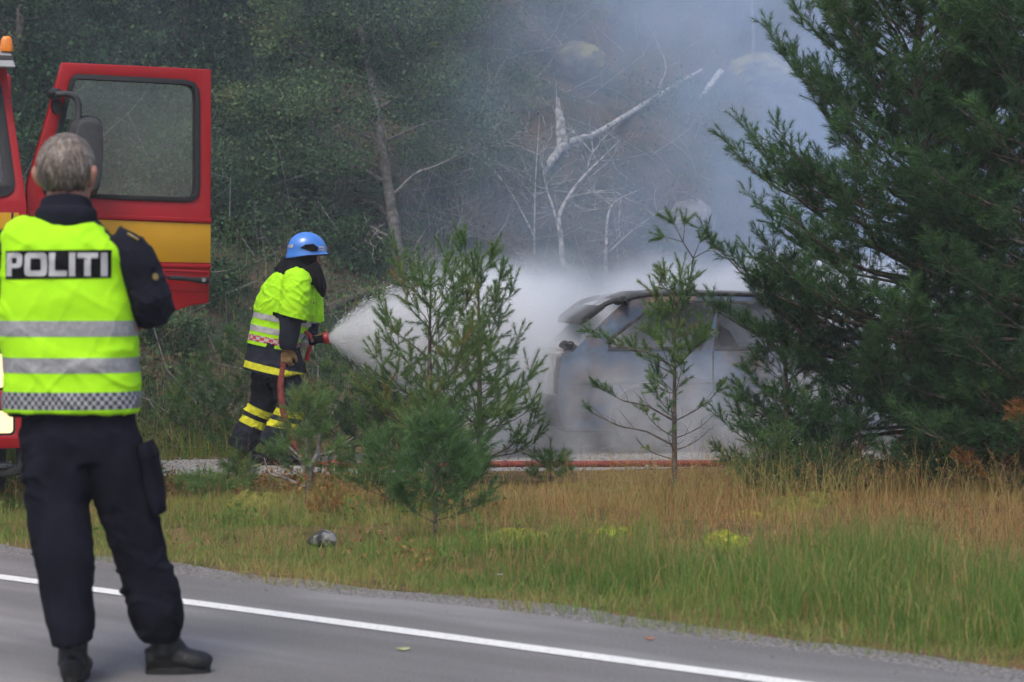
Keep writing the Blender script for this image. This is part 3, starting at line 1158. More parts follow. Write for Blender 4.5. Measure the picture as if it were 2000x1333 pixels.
# lush green grass by the road, thickest at the right
x, y, s = verge_pts(390000)
band = sstep(0.72, 1.25, s) * (1 - sstep(1.7, 3.6, s + 1.3 * fbm(x * 1.2, y * 1.2, 0, 3, 5)))
dens = band * (0.30 + 0.70 * sstep(-1.3, 0.9, x)) * np.clip(0.75 + 0.9 * fbm(x * 2.3, y * 2.3, 0, 2, 8), 0.1, 1)
keep = rng.random(len(x)) < dens
x, y, s = x[keep], y[keep], s[keep]
hh = (0.09 + 0.19 * rng.random(len(x)) ** 1.4) * (0.50 + 0.6 * sstep(0.8, 1.6, s)) * (0.45 + 0.60 * sstep(-0.4, 1.4, x)) * (1 + 0.5 * fbm(x * 3, y * 3, 0, 2, 19))
tint_ = 0.30 + 0.10 * rng.normal(size=len(x)) + 0.14 * fbm(x * 1.5, y * 1.5, 0, 2, 15) + 0.14 * (1 - sstep(-2.0, 0.4, x)) + 0.12 * (1 - sstep(0.8, 1.3, s))
dry_b = rng.random(len(x)) < 0.16
tint_ = np.where(dry_b, 0.66 + 0.1 * rng.random(len(x)), tint_)
blades('green_grass', x, y, hh, rng.uniform(0.0022, 0.0045, len(x)), tint_, 'lush green grass along the road edge', lean=0.45)

# dry straw coloured grass across the middle of the verge
x, y, s = verge_pts(140000)
dens = sstep(1.5, 2.4, s) * np.clip(0.45 + 1.0 * fbm(x * 1.4, y * 1.4, 0, 3, 51), 0.05, 1) * (0.35 + 0.65 * sstep(-0.5, 0.6, x))
keep = rng.random(len(x)) < dens
x, y, s = x[keep], y[keep], s[keep]
hh = (0.06 + 0.15 * rng.random(len(x)) ** 1.8) * (1 - 0.5 * sstep(14.5, 16, y))
blades('dry_grass', x, y, hh, rng.uniform(0.0018, 0.0035, len(x)), 0.80 + 0.13 * rng.normal(size=len(x)) + 0.12 * fbm(x * 1.8, y * 1.8, 0, 2, 33), 'dry straw coloured grass over the brown part of the verge', lean=0.7)

# tall thin stalks with seed heads
x, y, s = verge_pts(15500)
dens = sstep(0.9, 1.5, s) * np.clip(0.35 + 0.9 * fbm(x * 1.1, y * 1.1, 0, 2, 91), 0.03, 1) * (0.4 + 0.6 * sstep(-0.8, 1.6, x) + 0.8 * sstep(13.0, 13.8, y) * sstep(1.0, 1.6, x))
keep = rng.random(len(x)) < dens * 0.55
x, y, s = x[keep], y[keep], s[keep]
hh = (0.22 + 0.26 * rng.random(len(x))) * (1 - 0.45 * sstep(14.0, 16, y) * (1 - sstep(0.5, 1.5, x)))
blades('seed_stalks', x, y, hh, rng.uniform(0.0020, 0.0030, len(x)), 0.70 + 0.09 * rng.normal(size=len(x)), 'tall thin straw stalks with seed heads over the verge', lean=0.45, seeds=0.8)

# low herbs and heather among the grass, mostly at the left
def herb_leaves(name, x, y, hmax, size, tint, label, rg):
    n_ = len(x)
    p_ = np.stack([x, y, H(x, y) + 0.01 + hmax * rg.random(n_)], 1)
    d_ = unit(rg.normal(size=(n_, 3)) + np.array((0, 0, 0.5)))
    s_ = unit(np.cross(d_, rg.normal(size=(n_, 3))))
    L_ = size * rg.uniform(0.5, 1.3, n_)
    v_ = np.stack([p_, p_ + d_ * (L_ * .5)[:, None] + s_ * (L_ * .3)[:, None], p_ + d_ * L_[:, None], p_ + d_ * (L_ * .5)[:, None] - s_ * (L_ * .3)[:, None]], 1).reshape(-1, 3)
    k_ = np.arange(n_)[:, None] * 4
    o_ = link(name, np_mesh(name, v_, quads=k_ + np.array((0, 1, 2, 3)), attrs={'tint': np.repeat(np.clip(tint, 0, 1), 4)}), M_GRASS, smooth=False)
    tag(o_, label, 'herbs', kind='stuff')


x, y, s = verge_pts(190000)
clump_ = fbm(x * 1.6, y * 1.6, 0, 3, 111)
keep = (rng.random(len(x)) < np.clip(0.12 + clump_ * 3.0, 0, 1) * sstep(1.2, 1.9, s) * (1 - sstep(-0.8, 0.2, x)) * (1 - sstep(15.0, 15.8, y)))
x, y, clump_ = x[keep], y[keep], clump_[keep]
kind_ = fbm(x * 1.1 + 5, y * 1.1, 0, 2, 117)
herb_leaves('herb_cover', x, y, 0.20 * np.clip(clump_ * 2.2, 0.25, 1), 0.030, np.where(kind_ > 0.18, 0.92, 0.26) + 0.10 * rng.normal(size=len(x)), 'low green herbs and rusty heather among the grass', rng)

# tall pale grass standing before the big pines
n = 3600
x = rng.uniform(0.7, 3.9, n)
y = rng.uniform(12.2, 14.9, n)
keep = rng.random(n) < np.clip(0.35 + 1.2 * fbm(x * 1.7, y * 1.7, 0, 2, 121), 0.03, 1) * sstep(12.2, 13.2, y)
x, y = x[keep], y[keep]
blades('tall_dry_grass', x, y, 0.20 + 0.26 * rng.random(len(x)), rng.uniform(0.0024, 0.0038, len(x)), 0.68 + 0.14 * rng.normal(size=len(x)), 'tall pale drooping grass in front of the tall pines', lean=0.75, seeds=0.6)

# rough grass and herbs on the bank beyond the track
n = 60000
y = rng.uniform(18.0, 25, n)
x = rng.uniform(-0.26, 0.12, n) * y
d = y - track_far(x)
keep = (d > -0.1) & (rng.random(n) < np.exp(-np.clip(d, 0, 9) / 1.7) * np.clip(0.6 + fbm(x * 1.2, y * 1.2, 0, 2, 71), 0.1, 1))
x, y = x[keep], y[keep]
blades('bank_grass', x, y, 0.10 + 0.34 * rng.random(len(x)) ** 1.4, rng.uniform(0.004, 0.008, len(x)), 0.42 + 0.17 * rng.normal(size=len(x)), 'rough grass on the bank beyond the gravel track', lean=0.6)


# ------------------------------------------------------------------ moss cushions
M_MOSS = mat('bright_moss', (0.20, 0.23, 0.03), 0.95, 0.55, 25, 1.0, 120, color2=(0.44, 0.46, 0.06), detail=6, spec=0.1)
M_MOSSD = mat('olive_moss', (0.16, 0.17, 0.04), 0.95, 0.4, 22, 1.0, 110, color2=(0.26, 0.24, 0.06), detail=6, spec=0.1)


def moss(px, py, w, d, h, seed, label, m=None):
    c = on_ground(px, py)
    rg = np.random.default_rng(seed)
    V, F, k = [], [], 0
    nu = 40
    for i in range(nu + 1):
        for j in range(nu + 1):
            u, v = i / nu * 2 - 1, j / nu * 2 - 1
            x_, y_ = c.x + u * w, c.y + v * d
            r_ = math.hypot(u, v)
            prof = max(0.0, 1 - r_ ** 2.2 - 0.35 * float(fbm(x_ * 5, y_ * 5, 0, 3, seed))) ** 0.6
            cush = 0.6 + 0.4 * abs(float(fbm(x_ * 14, y_ * 14, 0, 3, seed + 1))) * 2
            V.append((x_ - c.x, y_ - c.y, gz(x_, y_) - c.z + h * prof * cush - 0.025))
    for i in range(nu):
        for j in range(nu):
            a = i * (nu + 1) + j
            F.append((a, a + nu + 1, a + nu + 2, a + 1))
    me = bpy.data.meshes.new('moss')
    me.from_pydata(V, [], F)
    o = link('moss_cushion', me, m or M_MOSS)
    o.location = c
    tag(o, label, 'moss', 'moss cushions on the verge')


moss(1000, 1056, 0.30, 0.50, 0.06, 3, 'bright yellow green moss cushion right of the nearest sapling')
moss(1185, 1046, 0.20, 0.30, 0.06, 4, 'bright moss cushion in the dry grass, middle of the bright three')
moss(1412, 1056, 0.19, 0.30, 0.05, 5, 'bright yellow green moss cushion, rightmost of the bright three')
moss(1465, 1006, 0.12, 0.22, 0.04, 6, 'small yellowish moss cushion further up the verge, near the tall pine')
moss(1560, 988, 0.26, 0.30, 0.10, 8, 'olive mossy hummock in front of the tall dense pine', M_MOSSD)
moss(490, 985, 0.20, 0.3, 0.10, 9, 'olive mossy hummock left of the broken grey stem', M_MOSSD)

# ------------------------------------------------------------------ stone
def rock(name, base, size, seed, m, label, cat='stone', rough_=0.35, sub=4, parent=None):
    bm = bmesh.new()
    bmesh.ops.create_icosphere(bm, subdivisions=sub, radius=1)
    co = np.array([v.co for v in bm.verts])
    dsp = 1 + rough_ * fbm(co[:, 0] * 1.4 + seed, co[:, 1] * 1.4, co[:, 2] * 1.4, 4, seed)
    co = co * dsp[:, None] * np.array(size)
    for v, c in zip(bm.verts, co):
        v.co = c
    me = bpy.data.meshes.new(name)
    bm.to_mesh(me)
    bm.free()
    o = link(name, me, m, parent)
    o.location = base
    if label:
        tag(o, label, cat)
    return o


M_STONE = mat('lichen_stone', (0.06, 0.06, 0.062), 0.9, 0.5, 16, 0.7, 60, color2=(0.24, 0.24, 0.235), detail=8, ramp=(0.44, 0.58))
c = on_ground(632, 1066)
rock('stone', c + Vector((0, 0, 0.02)), (0.075, 0.06, 0.052), 12, M_STONE, 'grey lichen spotted stone in the grass below the withered sprig')

# leaves lying on the road
M_FALLEN = mat('fallen_leaf', (0.42, 0.16, 0.06), 0.8, 0.3, 40)
M_FALLENY = mat('yellow_leaf', (0.42, 0.42, 0.20), 0.8, 0.3, 40)
for px, py, sz, m, lab in ((1268, 1258, 0.022, M_FALLEN, 'small orange brown leaf lying on the asphalt beyond the white line'), (787, 1279, 0.028, M_FALLENY, 'pale yellow green leaf lying on the asphalt near the white line'),
                           (975, 1133, 0.02, M_PAINT, 'small scrap of white paper in the grass near the moss')):
    c = on_ground(px, py)
    if c.z < 0.0:
        c.z = 0.003 if road_s(c.x, c.y) < .6 else c.z + 0.02
    mb = MB()
    prof = [(0, -1), (0.35, -0.6), (0.5, 0), (0.35, 0.55), (0, 1), (-0.38, 0.5), (-0.5, 0), (-0.3, -0.6)]
    mb.prism([[(a * sz, b_ * sz) for a, b_ in prof]], lambda a, b_: (b_, a, 0.004 + 3 * a * a / sz * .1 + 0.2 * abs(b_)), lambda a, b_: (b_, a, 0.002 + 3 * a * a / sz * .1 + 0.2 * abs(b_)))
    o = mb.build('fallen_leaf' if m is not M_PAINT else 'paper_scrap', m)
    o.location = c
    o.rotation_euler = (0.1, 0.05, 0.4)
    tag(o, lab, 'leaf' if m is not M_PAINT else 'litter')
# ================================================================== WOODED HILLSIDE
M_LEAF = mat_leaf('broad_leaves', [(0.0, (0.014, 0.032, 0.018)), (0.3, (0.036, 0.078, 0.038)), (0.55, (0.095, 0.165, 0.082)), (0.75, (0.175, 0.235, 0.095)), (0.9, (0.17, 0.115, 0.065)), (1.0, (0.15, 0.085, 0.055))], 0.85, 0.35, 0.08)


def leaf_mesh(name, pts, size, tint, rg):
    n = len(pts)
    d = unit(rg.normal(size=(n, 3)) + np.array((0, 0, -0.25)))
    s_ = unit(np.cross(d, rg.normal(size=(n, 3))))
    L = size * rg.uniform(0.6, 1.25, n)
    W = L * rg.uniform(0.28, 0.42, n)
    nn = np.cross(d, s_)
    a = pts
    m1 = pts + d * (L * 0.5)[:, None] + s_ * W[:, None] - nn * (W * 0.2)[:, None]
    m2 = pts + d * (L * 0.5)[:, None] - s_ * W[:, None] - nn * (W * 0.2)[:, None]
    e = pts + d * L[:, None]
    v = np.stack([a, m1, e, m2], 1).reshape(-1, 3)
    k = np.arange(n)[:, None] * 4
    t = np.concatenate([k + np.array((0, 1, 2)), k + np.array((0, 2, 3))])
    return np_mesh(name, v, tris=t, attrs={'tint': np.repeat(np.clip(tint, 0, 1), 4)})


def branching(p, d, L, r, depth, rg, lines, ends, wander=0.25, up=0.1, ratio=0.68, kids=(2, 3), droop=0.0, spread=0.75):
    n = max(4, int(L / 0.16) + 2)
    pts = [np.asarray(p, float)]
    dd = unit(np.asarray(d, float))
    for i in range(n - 1):
        dd = unit(dd + rg.normal(0, wander, 3) * 0.5 + np.array((0, 0, up - droop * i / n)) * 0.3)
        pts.append(pts[-1] + dd * L / (n - 1))
    pts = np.array(pts)
    lines.append((pts, np.linspace(r, max(r * 0.45, 0.0018), n)))
    ends.append((pts, depth))
    if depth <= 0:
        return
    m = rg.integers(kids[0], kids[1] + 1) + (1 if depth > 1 else 0)
    for k in range(m):
        g = rg.uniform(0.35, 1.0) if k else 1.0
        i0 = min(int(g * (n - 1)), n - 2)
        q = pts[i0] + (pts[i0 + 1] - pts[i0]) * (g * (n - 1) - i0)
        bd = unit(pts[i0 + 1] - pts[i0])
        nd = unit(bd + spread * unit(rg.normal(size=3)) + np.array((0, 0, 0.12)))
        branching(q, nd, L * ratio * rg.uniform(0.7, 1.15), max(r * (0.62 if k else 0.5), 0.0022), depth - 1, rg, lines, ends, wander, up, ratio, kids, droop, spread)


def leafy_tree(base, trunk_px, D, r0, crown_balls, n_leaf, seed, label, tint=0.45, leaf=0.042, bark=None, group=None, limbs=8, name='leafy_tree', tv=0.14, back=0.0):
    """Trunk along photographed points; crown of leaf clumps in several ellipsoids (px, py, dD, rx, ry, rz in metres)."""
    rg = np.random.default_rng(seed)
    base = Vector(base)
    root = empty(name, base, 0, label, 'tree', group)
    tpts = [np.zeros(3) - (0, 0, 0.15)] + [np.array(P(px, py, D + dd) - base) for px, py, dd in trunk_px]
    tpts = np.array(catmull(tpts, 6))
    rad = np.linspace(r0, r0 * 0.35, len(tpts)) * (1 + 0.08 * rg.normal(size=len(tpts)))
    lines = [(tpts, rad)]
    ends = []
    clumps = []
    for (px, py, dd, rx, ry, rz) in crown_balls:
        dd = dd + back
        c = np.array(P(px, py, D + dd) - base)
        # limb from the trunk to the clump
        zl = tpts[:, 2]
        i0 = int(np.argmin(np.abs(zl - (c[2] - 0.55 * np.hypot(c[0], c[1]) * 0.5))))
        p = tpts[i0]
        mid = (p + c) / 2 + np.array((0, 0, 0.10)) + rg.normal(0, 0.05, 3)
        lines.append((np.array(catmull([p, mid, c], 5)), np.linspace(max(rad[i0] * 0.42, 0.008), 0.006, 11)))
        for k in range(limbs):
            q = c + rg.normal(size=3) * np.array((rx, ry, rz)) * 0.5
            lines.append((np.array([mid, (mid + q) / 2 + rg.normal(0, 0.04, 3), q]), np.array((0.008, 0.005, 0.002))))
        m = max(6, int(26 * rx * rz / 0.4))
        u = unit(rg.normal(size=(m, 3))) * (rg.random((m, 1)) ** 0.45)
        clumps.append(c + u * np.array((rx, ry, rz)))
    cl = np.concatenate(clumps)
    per = n_leaf // len(cl)
    idx = np.repeat(np.arange(len(cl)), per)
    sz = rg.uniform(0.09, 0.20, len(cl))
    pts = cl[idx] + rg.normal(size=(len(idx), 3)) * sz[idx][:, None] * np.array((1, 1, 0.62))
    tn = tint + rg.normal(0, tv * 1.0, len(cl))[idx] + rg.normal(0, tv * 0.5, len(idx))
    link('trunk', twigs_mesh('trunk', lines), bark or M_BARKG, root)
    link('crown', leaf_mesh('crown', pts, leaf, tn, rg), M_LEAF, root, smooth=False)
    return root


# the grey leaning tree with the open leafy crown
tb = on_ground(785, 548)
TD = tb.y
leafy_tree(tb, [(778, 500, 0), (770, 440, 0.0), (757, 360, 0.05), (745, 280, 0.1), (733, 200, 0.15), (718, 120, 0.2), (700, 40, 0.3), (690, -60, 0.4)], TD, 0.072,
           [(700, 60, 0.0, .60, .6, .45), (610, 110, .2, .55, .5, .4), (800, 110, .3, .55, .6, .45), (640, 210, -.2, .50, .5, .35), (560, 270, 0, .5, .5, .35), (840, 190, 0.3, .45, .5, .35),
            (900, 240, .2, .40, .4, .3), (620, 320, -.3, .45, .5, .3), (520, 200, .3, .45, .5, .35), (700, -60, .2, .8, .7, .5), (830, 20, .5, .6, .6, .4), (580, 10, .5, .55, .6, .4), (680, 390, .5, .35, .3, .25), (500, 380, .4, .5, .5, .3)],
           46000, 51, 'leafy tree with a grey leaning trunk on the hillside, right of the truck door', tint=0.52, back=0.34, bark=mat('dim_grey_bark', (0.10, 0.095, 0.085), 0.95, 0.4, 22, 0.8, 80, color2=(0.18, 0.17, 0.155)))

# further trees up the slope, each with its trunk
for i, (px, py, tpx, r0, bk, balls, nl, lab, ti) in enumerate([
    (430, 150, [(430, 100, 0), (428, 40, 0), (430, -40, 0), (432, -160, 0)], 0.085, M_BARKD, [(430, -120, 0, 1.2, 1.0, .7), (380, -30, .4, .8, .7, .4), (500, -40, .5, .8, .7, .5)], 7000, 'pale birch trunk at the top of the photo, above the truck door', .40),
    (150, 170, [(148, 110, 0), (152, 40, 0), (150, -60, 0), (150, -180, 0)], 0.09, M_BARKB, [(150, -30, 0, 1.1, 1.0, .7), (70, 40, .3, .9, .8, .6), (230, 30, .3, .9, .8, .6), (90, 130, -.3, .7, .7, .5), (250, 110, -.2, .6, .6, .4)], 12000, 'dark leafy tree above the truck cab, its trunk left of the door frame', .28),
    (360, 200, [(360, 130, 0), (362, 60, 0), (358, -60, 0), (360, -180, 0)], 0.07, M_BARK, [(350, 20, 0.2, .9, .8, .6), (300, 80, -.2, .7, .6, .5), (420, 90, 0.3, .5, .6, .4), (360, -120, 0, 1.1, 1, .8)], 10000, 'brown trunked leafy tree just above the truck door', .36),
    (815, 110, [(815, 60, 0), (813, 10, 0), (815, -60, 0), (816, -200, 0)], 0.10, M_BARK, [(815, -160, 0, 1.2, 1, .5), (760, -110, .4, .9, .8, .4)], 5000, 'brown pine trunk at the top of the photo, above the leaning tree', .36),
    (963, 150, [(963, 100, 0), (966, 40, 0), (962, -60, 0), (965, -200, 0)], 0.07, M_BARKB, [(965, -150, 0, 1.0, 1, .5), (1000, -100, .5, .8, .8, .4)], 5000, 'dark trunk at the top of the photo, just left of the smoke', .36),
    (40, 250, [(42, 180, 0), (38, 100, 0), (40, 0, 0), (40, -150, 0)], 0.08, M_BARKB, [(40, 120, 0, 1.0, .8, .7), (-60, 60, 0, 1.2, 1, .8), (110, 200, -.4, .6, .6, .5), (100, 280, -.6, .6, .5, .5)], 10000, 'dark leafy tree directly behind the truck cab roof', .25),
    (1470, 120, [(1472, 60, 0), (1468, 0, 0), (1475, -80, 0), (1470, -200, 0)], 0.032, M_BARKG, [(1470, -140, 0, .9, .9, .5)], 3500, 'pale thin trunk in the smoke above the burning car', .42),
]):
    b0 = on_ground(px, py)
    leafy_tree(b0, tpx, b0.y, r0, balls, int(nl * 1.5), 60 + i, lab, tint=ti, leaf=0.055, bark=bk, group='trees up the hillside', limbs=5)


# ------------------------------------------------------------------ shrubs on the slope
def shrub(px, py, r, seed, label, tint=0.5, n=2600, leaf=0.042, lift=0.55, group='shrubs on the hillside'):
    rg = np.random.default_rng(seed)
    c = on_ground(px, py)
    root = empty('shrub', c, 0, label, 'shrub', group)
    lines = []
    m = max(10, int(24 * r))
    cl = []
    for k in range(m):
        u = unit(rg.normal(size=3)) * rg.random() ** 0.4
        q = np.array((u[0] * r, u[1] * r * 0.8, r * lift + u[2] * r * 0.75))
        q[2] = max(q[2], 0.05)
        b0 = np.array((rg.normal(0, r * .12), rg.normal(0, r * .12), -0.05))
        lines.append((np.array([b0, (b0 + q) / 2 + rg.normal(0, 0.05, 3), q]), np.array((0.010, 0.006, 0.002)) * (0.6 + r)))
        cl.append(q)
    cl = np.array(cl)
    idx = rg.integers(0, m, n)
    pts = cl[idx] + rg.normal(size=(n, 3)) * 0.24 * r * np.array((1, 1, .7))
    pts[:, 2] = np.maximum(pts[:, 2], 0.0)
    tn = tint + rg.normal(0, .12, m)[idx] + rg.normal(0, .07, n)
    link('stem', twigs_mesh('stem', lines), M_BARKB, root)
    link('foliage', leaf_mesh('foliage', pts, leaf, tn, rg), M_LEAF, root, smooth=False)


SH = [
    (300, 300, .8, .40, 'shrub seen through the upper part of the truck door window', 3200),
    (350, 380, .6, .46, 'shrub seen through the lower part of the truck door window', 2600),
    (240, 220, .7, .34, 'dark shrub behind the top left corner of the truck door window', 2600),
    (450, 250, .75, .46, 'green shrub just right of the truck door frame, upper of two', 3000),
    (470, 340, .7, .48, 'green shrub just right of the truck door frame, lower of two', 3000),
    (560, 400, .6, .46, 'round green shrub above the blue helmet', 2600),
    (450, 460, .6, .40, 'dark green shrub beside the yellow stripe of the truck door', 2400),
    (640, 420, .45, .42, 'small green shrub left of the leaning grey trunk', 1700),
    (860, 380, .55, .52, 'green shrub right of the leaning grey trunk', 2200),
    (830, 330, .4, .5, 'small green shrub touching the leaning grey trunk on its right', 1500),
    (950, 330, .6, .46, 'green shrub left of the dead birches', 2400),
    (1000, 210, .5, .58, 'light green shrub left of the mossy boulder', 2000),
    (930, 200, .5, .48, 'shrub left of the light green one near the boulder', 1800),
    (1070, 40, .8, .50, 'green bush at the top of the photo above the boulder', 2400),
    (1200, 50, .7, .50, 'green bush in the smoke right of the boulder', 2000),
    (900, 100, .8, .30, 'dark bush at the foot of the dark trunk', 2400),
    (640, 480, .35, .45, 'low shrub behind the face of the firefighter', 1200),
    (690, 530, .35, .42, 'low shrub at the foot of the leaning trunk', 1300),
    (340, 690, .32, .44, 'low bush on the bank below the truck door', 1300),
    (430, 600, .40, .36, 'dark low bush just behind the firefighter\'s back', 1500),
    (1000, 420, .55, .46, 'bush among the dead birch branches', 1600),
    (740, 150, .8, .36, 'dark bush behind the leaning trunk', 2600),
    (560, 90, .9, .32, 'dark bush behind the leafy crown', 2600),
    (100, 330, .7, .34, 'dark bush in the gap between truck cab and open door', 2600),
    (1350, 250, .5, .5, 'bush in the smoke below the fallen log', 1200),
]
for i, (px, py, r_, ti, lab, n_) in enumerate(SH):
    shrub(px, py, r_, 200 + i, lab, ti, int(n_ * 1.4))

# ------------------------------------------------------------------ undergrowth covering the slope
rg = np.random.default_rng(77)
n = 260000
y = 18.5 + 24 * rg.random(n) ** 1.5
x = rg.uniform(-0.27, 0.27, n) * (y + 2)
d = y - hill_start(x)
patch = fbm(x * 0.9, y * 0.9, 0, 3, 88)
keep = (d > 0.1) & (rg.random(n) < np.clip(0.55 + 1.3 * patch, 0.08, 1) * np.where(d < 1.5, 0.55, 1.0))
x, y, patch = x[keep], y[keep], patch[keep]
hgt = 0.02 + 0.30 * rg.random(len(x)) ** 2 * (1 + patch)
pts = np.stack([x, y, H(x, y) + hgt], 1)
kind_n = fbm(x * 0.5 + 9, y * 0.5, 0, 3, 99)
tn = 0.40 + 0.10 * rg.normal(size=len(x)) + 0.25 * patch
tn = np.where(kind_n + 0.35 * rg.normal(size=len(x)) > 0.62 - 0.62 * sstep(-1.5, 2.0, x), 0.90 + 0.08 * rg.normal(size=len(x)), tn)
u = link('undergrowth', leaf_mesh('undergrowth', pts, 0.044, tn, rg), M_LEAF, smooth=False)
tag(u, 'low green and brown undergrowth covering the hillside', 'undergrowth', kind='stuff')

# dry brushwood lying about
rg = np.random.default_rng(78)
lines = []
for k in range(900):
    yy = 19.5 + 16 * rg.random() ** 1.3
    xx = rg.uniform(-0.25, 0.25) * yy
    if yy - float(hill_start(xx)) < 0.2:
        continue
    p = np.array((xx, yy, gz(xx, yy)))
    dd = unit(np.array((rg.normal(), rg.normal() * .5, abs(rg.normal()) * 0.8 + .1)))
    L = rg.uniform(0.3, 1.3)
    lines.append((np.array([p, p + dd * L * .4 + rg.normal(0, .04, 3), p + dd * L * .75 + rg.normal(0, .07, 3), p + dd * L + rg.normal(0, .1, 3)]), np.linspace(rg.uniform(0.004, 0.010), 0.002, 4)))
bw = link('brushwood', twigs_mesh('brushwood', lines, 4), M_BARKG)
tag(bw, 'dry brushwood strewn over the hillside', 'brushwood', kind='stuff')


# ------------------------------------------------------------------ dead trees, logs, boulder
def dead_tree(name, trunk_px, r0, seed, label, depth=2, D=None, m=None, kids=(2, 3), twig=0.5, at_=(0.3, 1.0), group='dead trees in the smoke', nlimb=6, spread=0.8):
    rg = np.random.default_rng(seed)
    b0 = on_ground(*trunk_px[0]) if D is None else P(*trunk_px[0], D)
    D = b0.y
    root = empty(name, b0, 0, label, 'dead tree', group)
    base = np.array(b0)
    tp = [np.array((0, 0, -0.1))] + [np.array(P(px, py, D + 0.1 * i)) - base for i, (px, py) in enumerate(trunk_px[1:], 1)]
    tp = np.array(catmull(tp, 5))
    lines, ends = [(tp, np.linspace(r0 * 0.8, r0 * 0.12, len(tp)))], []
    for k in range(nlimb):
        g = rg.uniform(*at_)
        i0 = int(g * (len(tp) - 2))
        dd = unit(unit(tp[i0 + 1] - tp[i0]) * 0.5 + spread * unit(rg.normal(size=3) * (1, .6, .8)))
        branching(tp[i0], dd, twig * rg.uniform(.6, 1.2), max(r0 * 0.22, 0.004), depth, rg, lines, ends, 0.3, 0.1, 0.62, kids, 0.1)
    link('trunk', twigs_mesh('trunk', lines, 5), m or M_BARKD, root)
    return root


M_BIRCH = mat('birch_bark', (0.26, 0.245, 0.23), 0.85, 0.5, 14, 0.5, 60, color2=(0.50, 0.48, 0.46), detail=6)
dead_tree('dead_birch', [(1100, 520), (1096, 470), (1092, 425), (1110, 385), (1140, 345), (1175, 310), (1210, 275)], 0.045, 301, 'forked pale dead birch standing in the smoke left of the car', 2, m=M_BIRCH, twig=.55)
dead_tree('dead_birch', [(1094, 440), (1078, 400), (1068, 370), (1060, 330), (1050, 260)], 0.024, 302, 'thin left fork of dead wood beside the pale birch', 2, D=on_ground(1100, 520).y + .05, m=M_BIRCH, twig=.5)
dead_tree('dead_birch', [(1043, 500), (1044, 430), (1046, 350), (1054, 225)], 0.020, 303, 'upright thin dead stem left of the forked birch', 1, m=M_BARKD, twig=.5)
dead_tree('dead_birch', [(1183, 535), (1184, 480), (1188, 420), (1205, 392), (1250, 370)], 0.030, 304, 'dead birch with thin curved crown right of the forked birch', 2, m=M_BIRCH, twig=.5)
dead_tree('dead_birch', [(1190, 475), (1230, 455), (1270, 425), (1302, 406)], 0.018, 305, 'slanting dead stem reaching right in front of the smoke', 1, D=on_ground(1183, 535).y, m=M_BIRCH, twig=.4, nlimb=4)
dead_tree('dead_shrub', [(965, 510), (968, 470), (985, 440), (1000, 400)], 0.020, 306, 'grey leafless shrub behind the slender young pine', 3, m=M_BARKG, twig=.6, nlimb=10, at_=(0.05, .9))
dead_tree('dead_shrub', [(720, 520), (700, 495), (670, 465), (640, 420)], 0.018, 307, 'grey leafless branches right of the helmet', 3, m=M_BARKD, twig=.55, nlimb=8, at_=(0.05, .9))
dead_tree('dead_shrub', [(1060, 480), (1000, 380), (950, 320), (880, 275)], 0.020, 308, 'long grey leafless bough leaning left of the birches', 2, m=M_BARKD, twig=.6, nlimb=8)
dead_tree('dead_shrub', [(770, 360), (810, 340), (850, 325), (900, 300), (960, 275)], 0.018, 309, 'bare grey limb growing right from the leaning tree', 2, D=TD + .05, m=M_BARKG, twig=.5, nlimb=5)
dead_tree('dead_shrub', [(600, 480), (620, 440), (660, 400), (700, 330)], 0.014, 310, 'thin dark leafless shrub left of the leaning trunk', 3, m=M_BARKB, twig=.6, nlimb=9, at_=(0.05, .9))
dead_tree('dead_shrub', [(860, 520), (880, 470), (900, 430), (905, 380)], 0.016, 311, 'tangled leafless shrub above the water spray', 3, m=M_BARKG, twig=.6, nlimb=10, at_=(0.05, .9))
dead_tree('dead_branch', [(1290, 185), (1288, 170), (1300, 140), (1296, 110), (1280, 75), (1255, 30)], 0.022, 312, 'crooked pale dead branch standing above the fallen log', 1, m=M_BIRCH, twig=.3, nlimb=4)


def log(name, px_pts, r0, r1, label, m, D0=None, lift=0.05):
    ps = []
    for px, py in px_pts:
        g = on_ground(px, py)
        ps.append(np.array(g) + (0, 0, lift))
    b0 = ps[0].copy()
    pts = np.array(catmull([p - b0 for p in ps], 6))
    rg = np.random.default_rng(len(label))
    rad = np.linspace(r0, r1, len(pts)) * (1 + 0.06 * rg.normal(size=len(pts)))
    mb = MB()
    mb.tube(pts, rad, 12)
    o = mb.build(name, m, None, smooth=True)
    o.location = b0
    tag(o, label, 'log', 'logs on the hillside')


log('fallen_log', [(1068, 345), (1105, 300), (1160, 280), (1220, 245), (1290, 200), (1370, 152)], 0.050, 0.028, 'long pale fallen trunk lying up the slope in the smoke', M_BIRCH, lift=0.10)
log('fallen_log', [(1365, 205), (1385, 180), (1408, 150)], 0.03, 0.06, 'short pale log right of the long fallen trunk', M_BIRCH, lift=0.06)
log('fallen_log', [(640, 610), (700, 580), (760, 565), (860, 545)], 0.05, 0.05, 'brown log on the bank behind the nozzle', M_BARK, lift=0.02)

# splintered stump
sb = on_ground(1100, 300)
root = empty('broken_stump', sb, 0, 'splintered pale stump standing below the mossy boulder', 'stump')
mb = MB()
top = 0.0
for k, (px, w, ytop) in enumerate(((1088, 0.020, 158), (1095, 0.024, 190), (1102, 0.020, 215))):
    a = np.array(P(px + 4, 292, sb.y) - sb)
    bb = np.array(P(px, (292 + ytop) / 2, sb.y + .05) - sb)
    c2 = np.array(P(px - 2, ytop, sb.y + .08) - sb)
    mb.tube([a - (0, 0, .2), bb, c2], [w * 1.5, w * 1.2, 0.008], 7, sub=3)
link('splinters', sculpt(mb, 0.02, 1), M_BIRCH, root)
mb = MB()
mb.tube([(0, 0, -.25), (0.02, 0, .05), (0.03, 0, .22)], [.08, .06, .045], 12, sub=2)
mb.build('stump_base', M_BARKG, root, smooth=True)

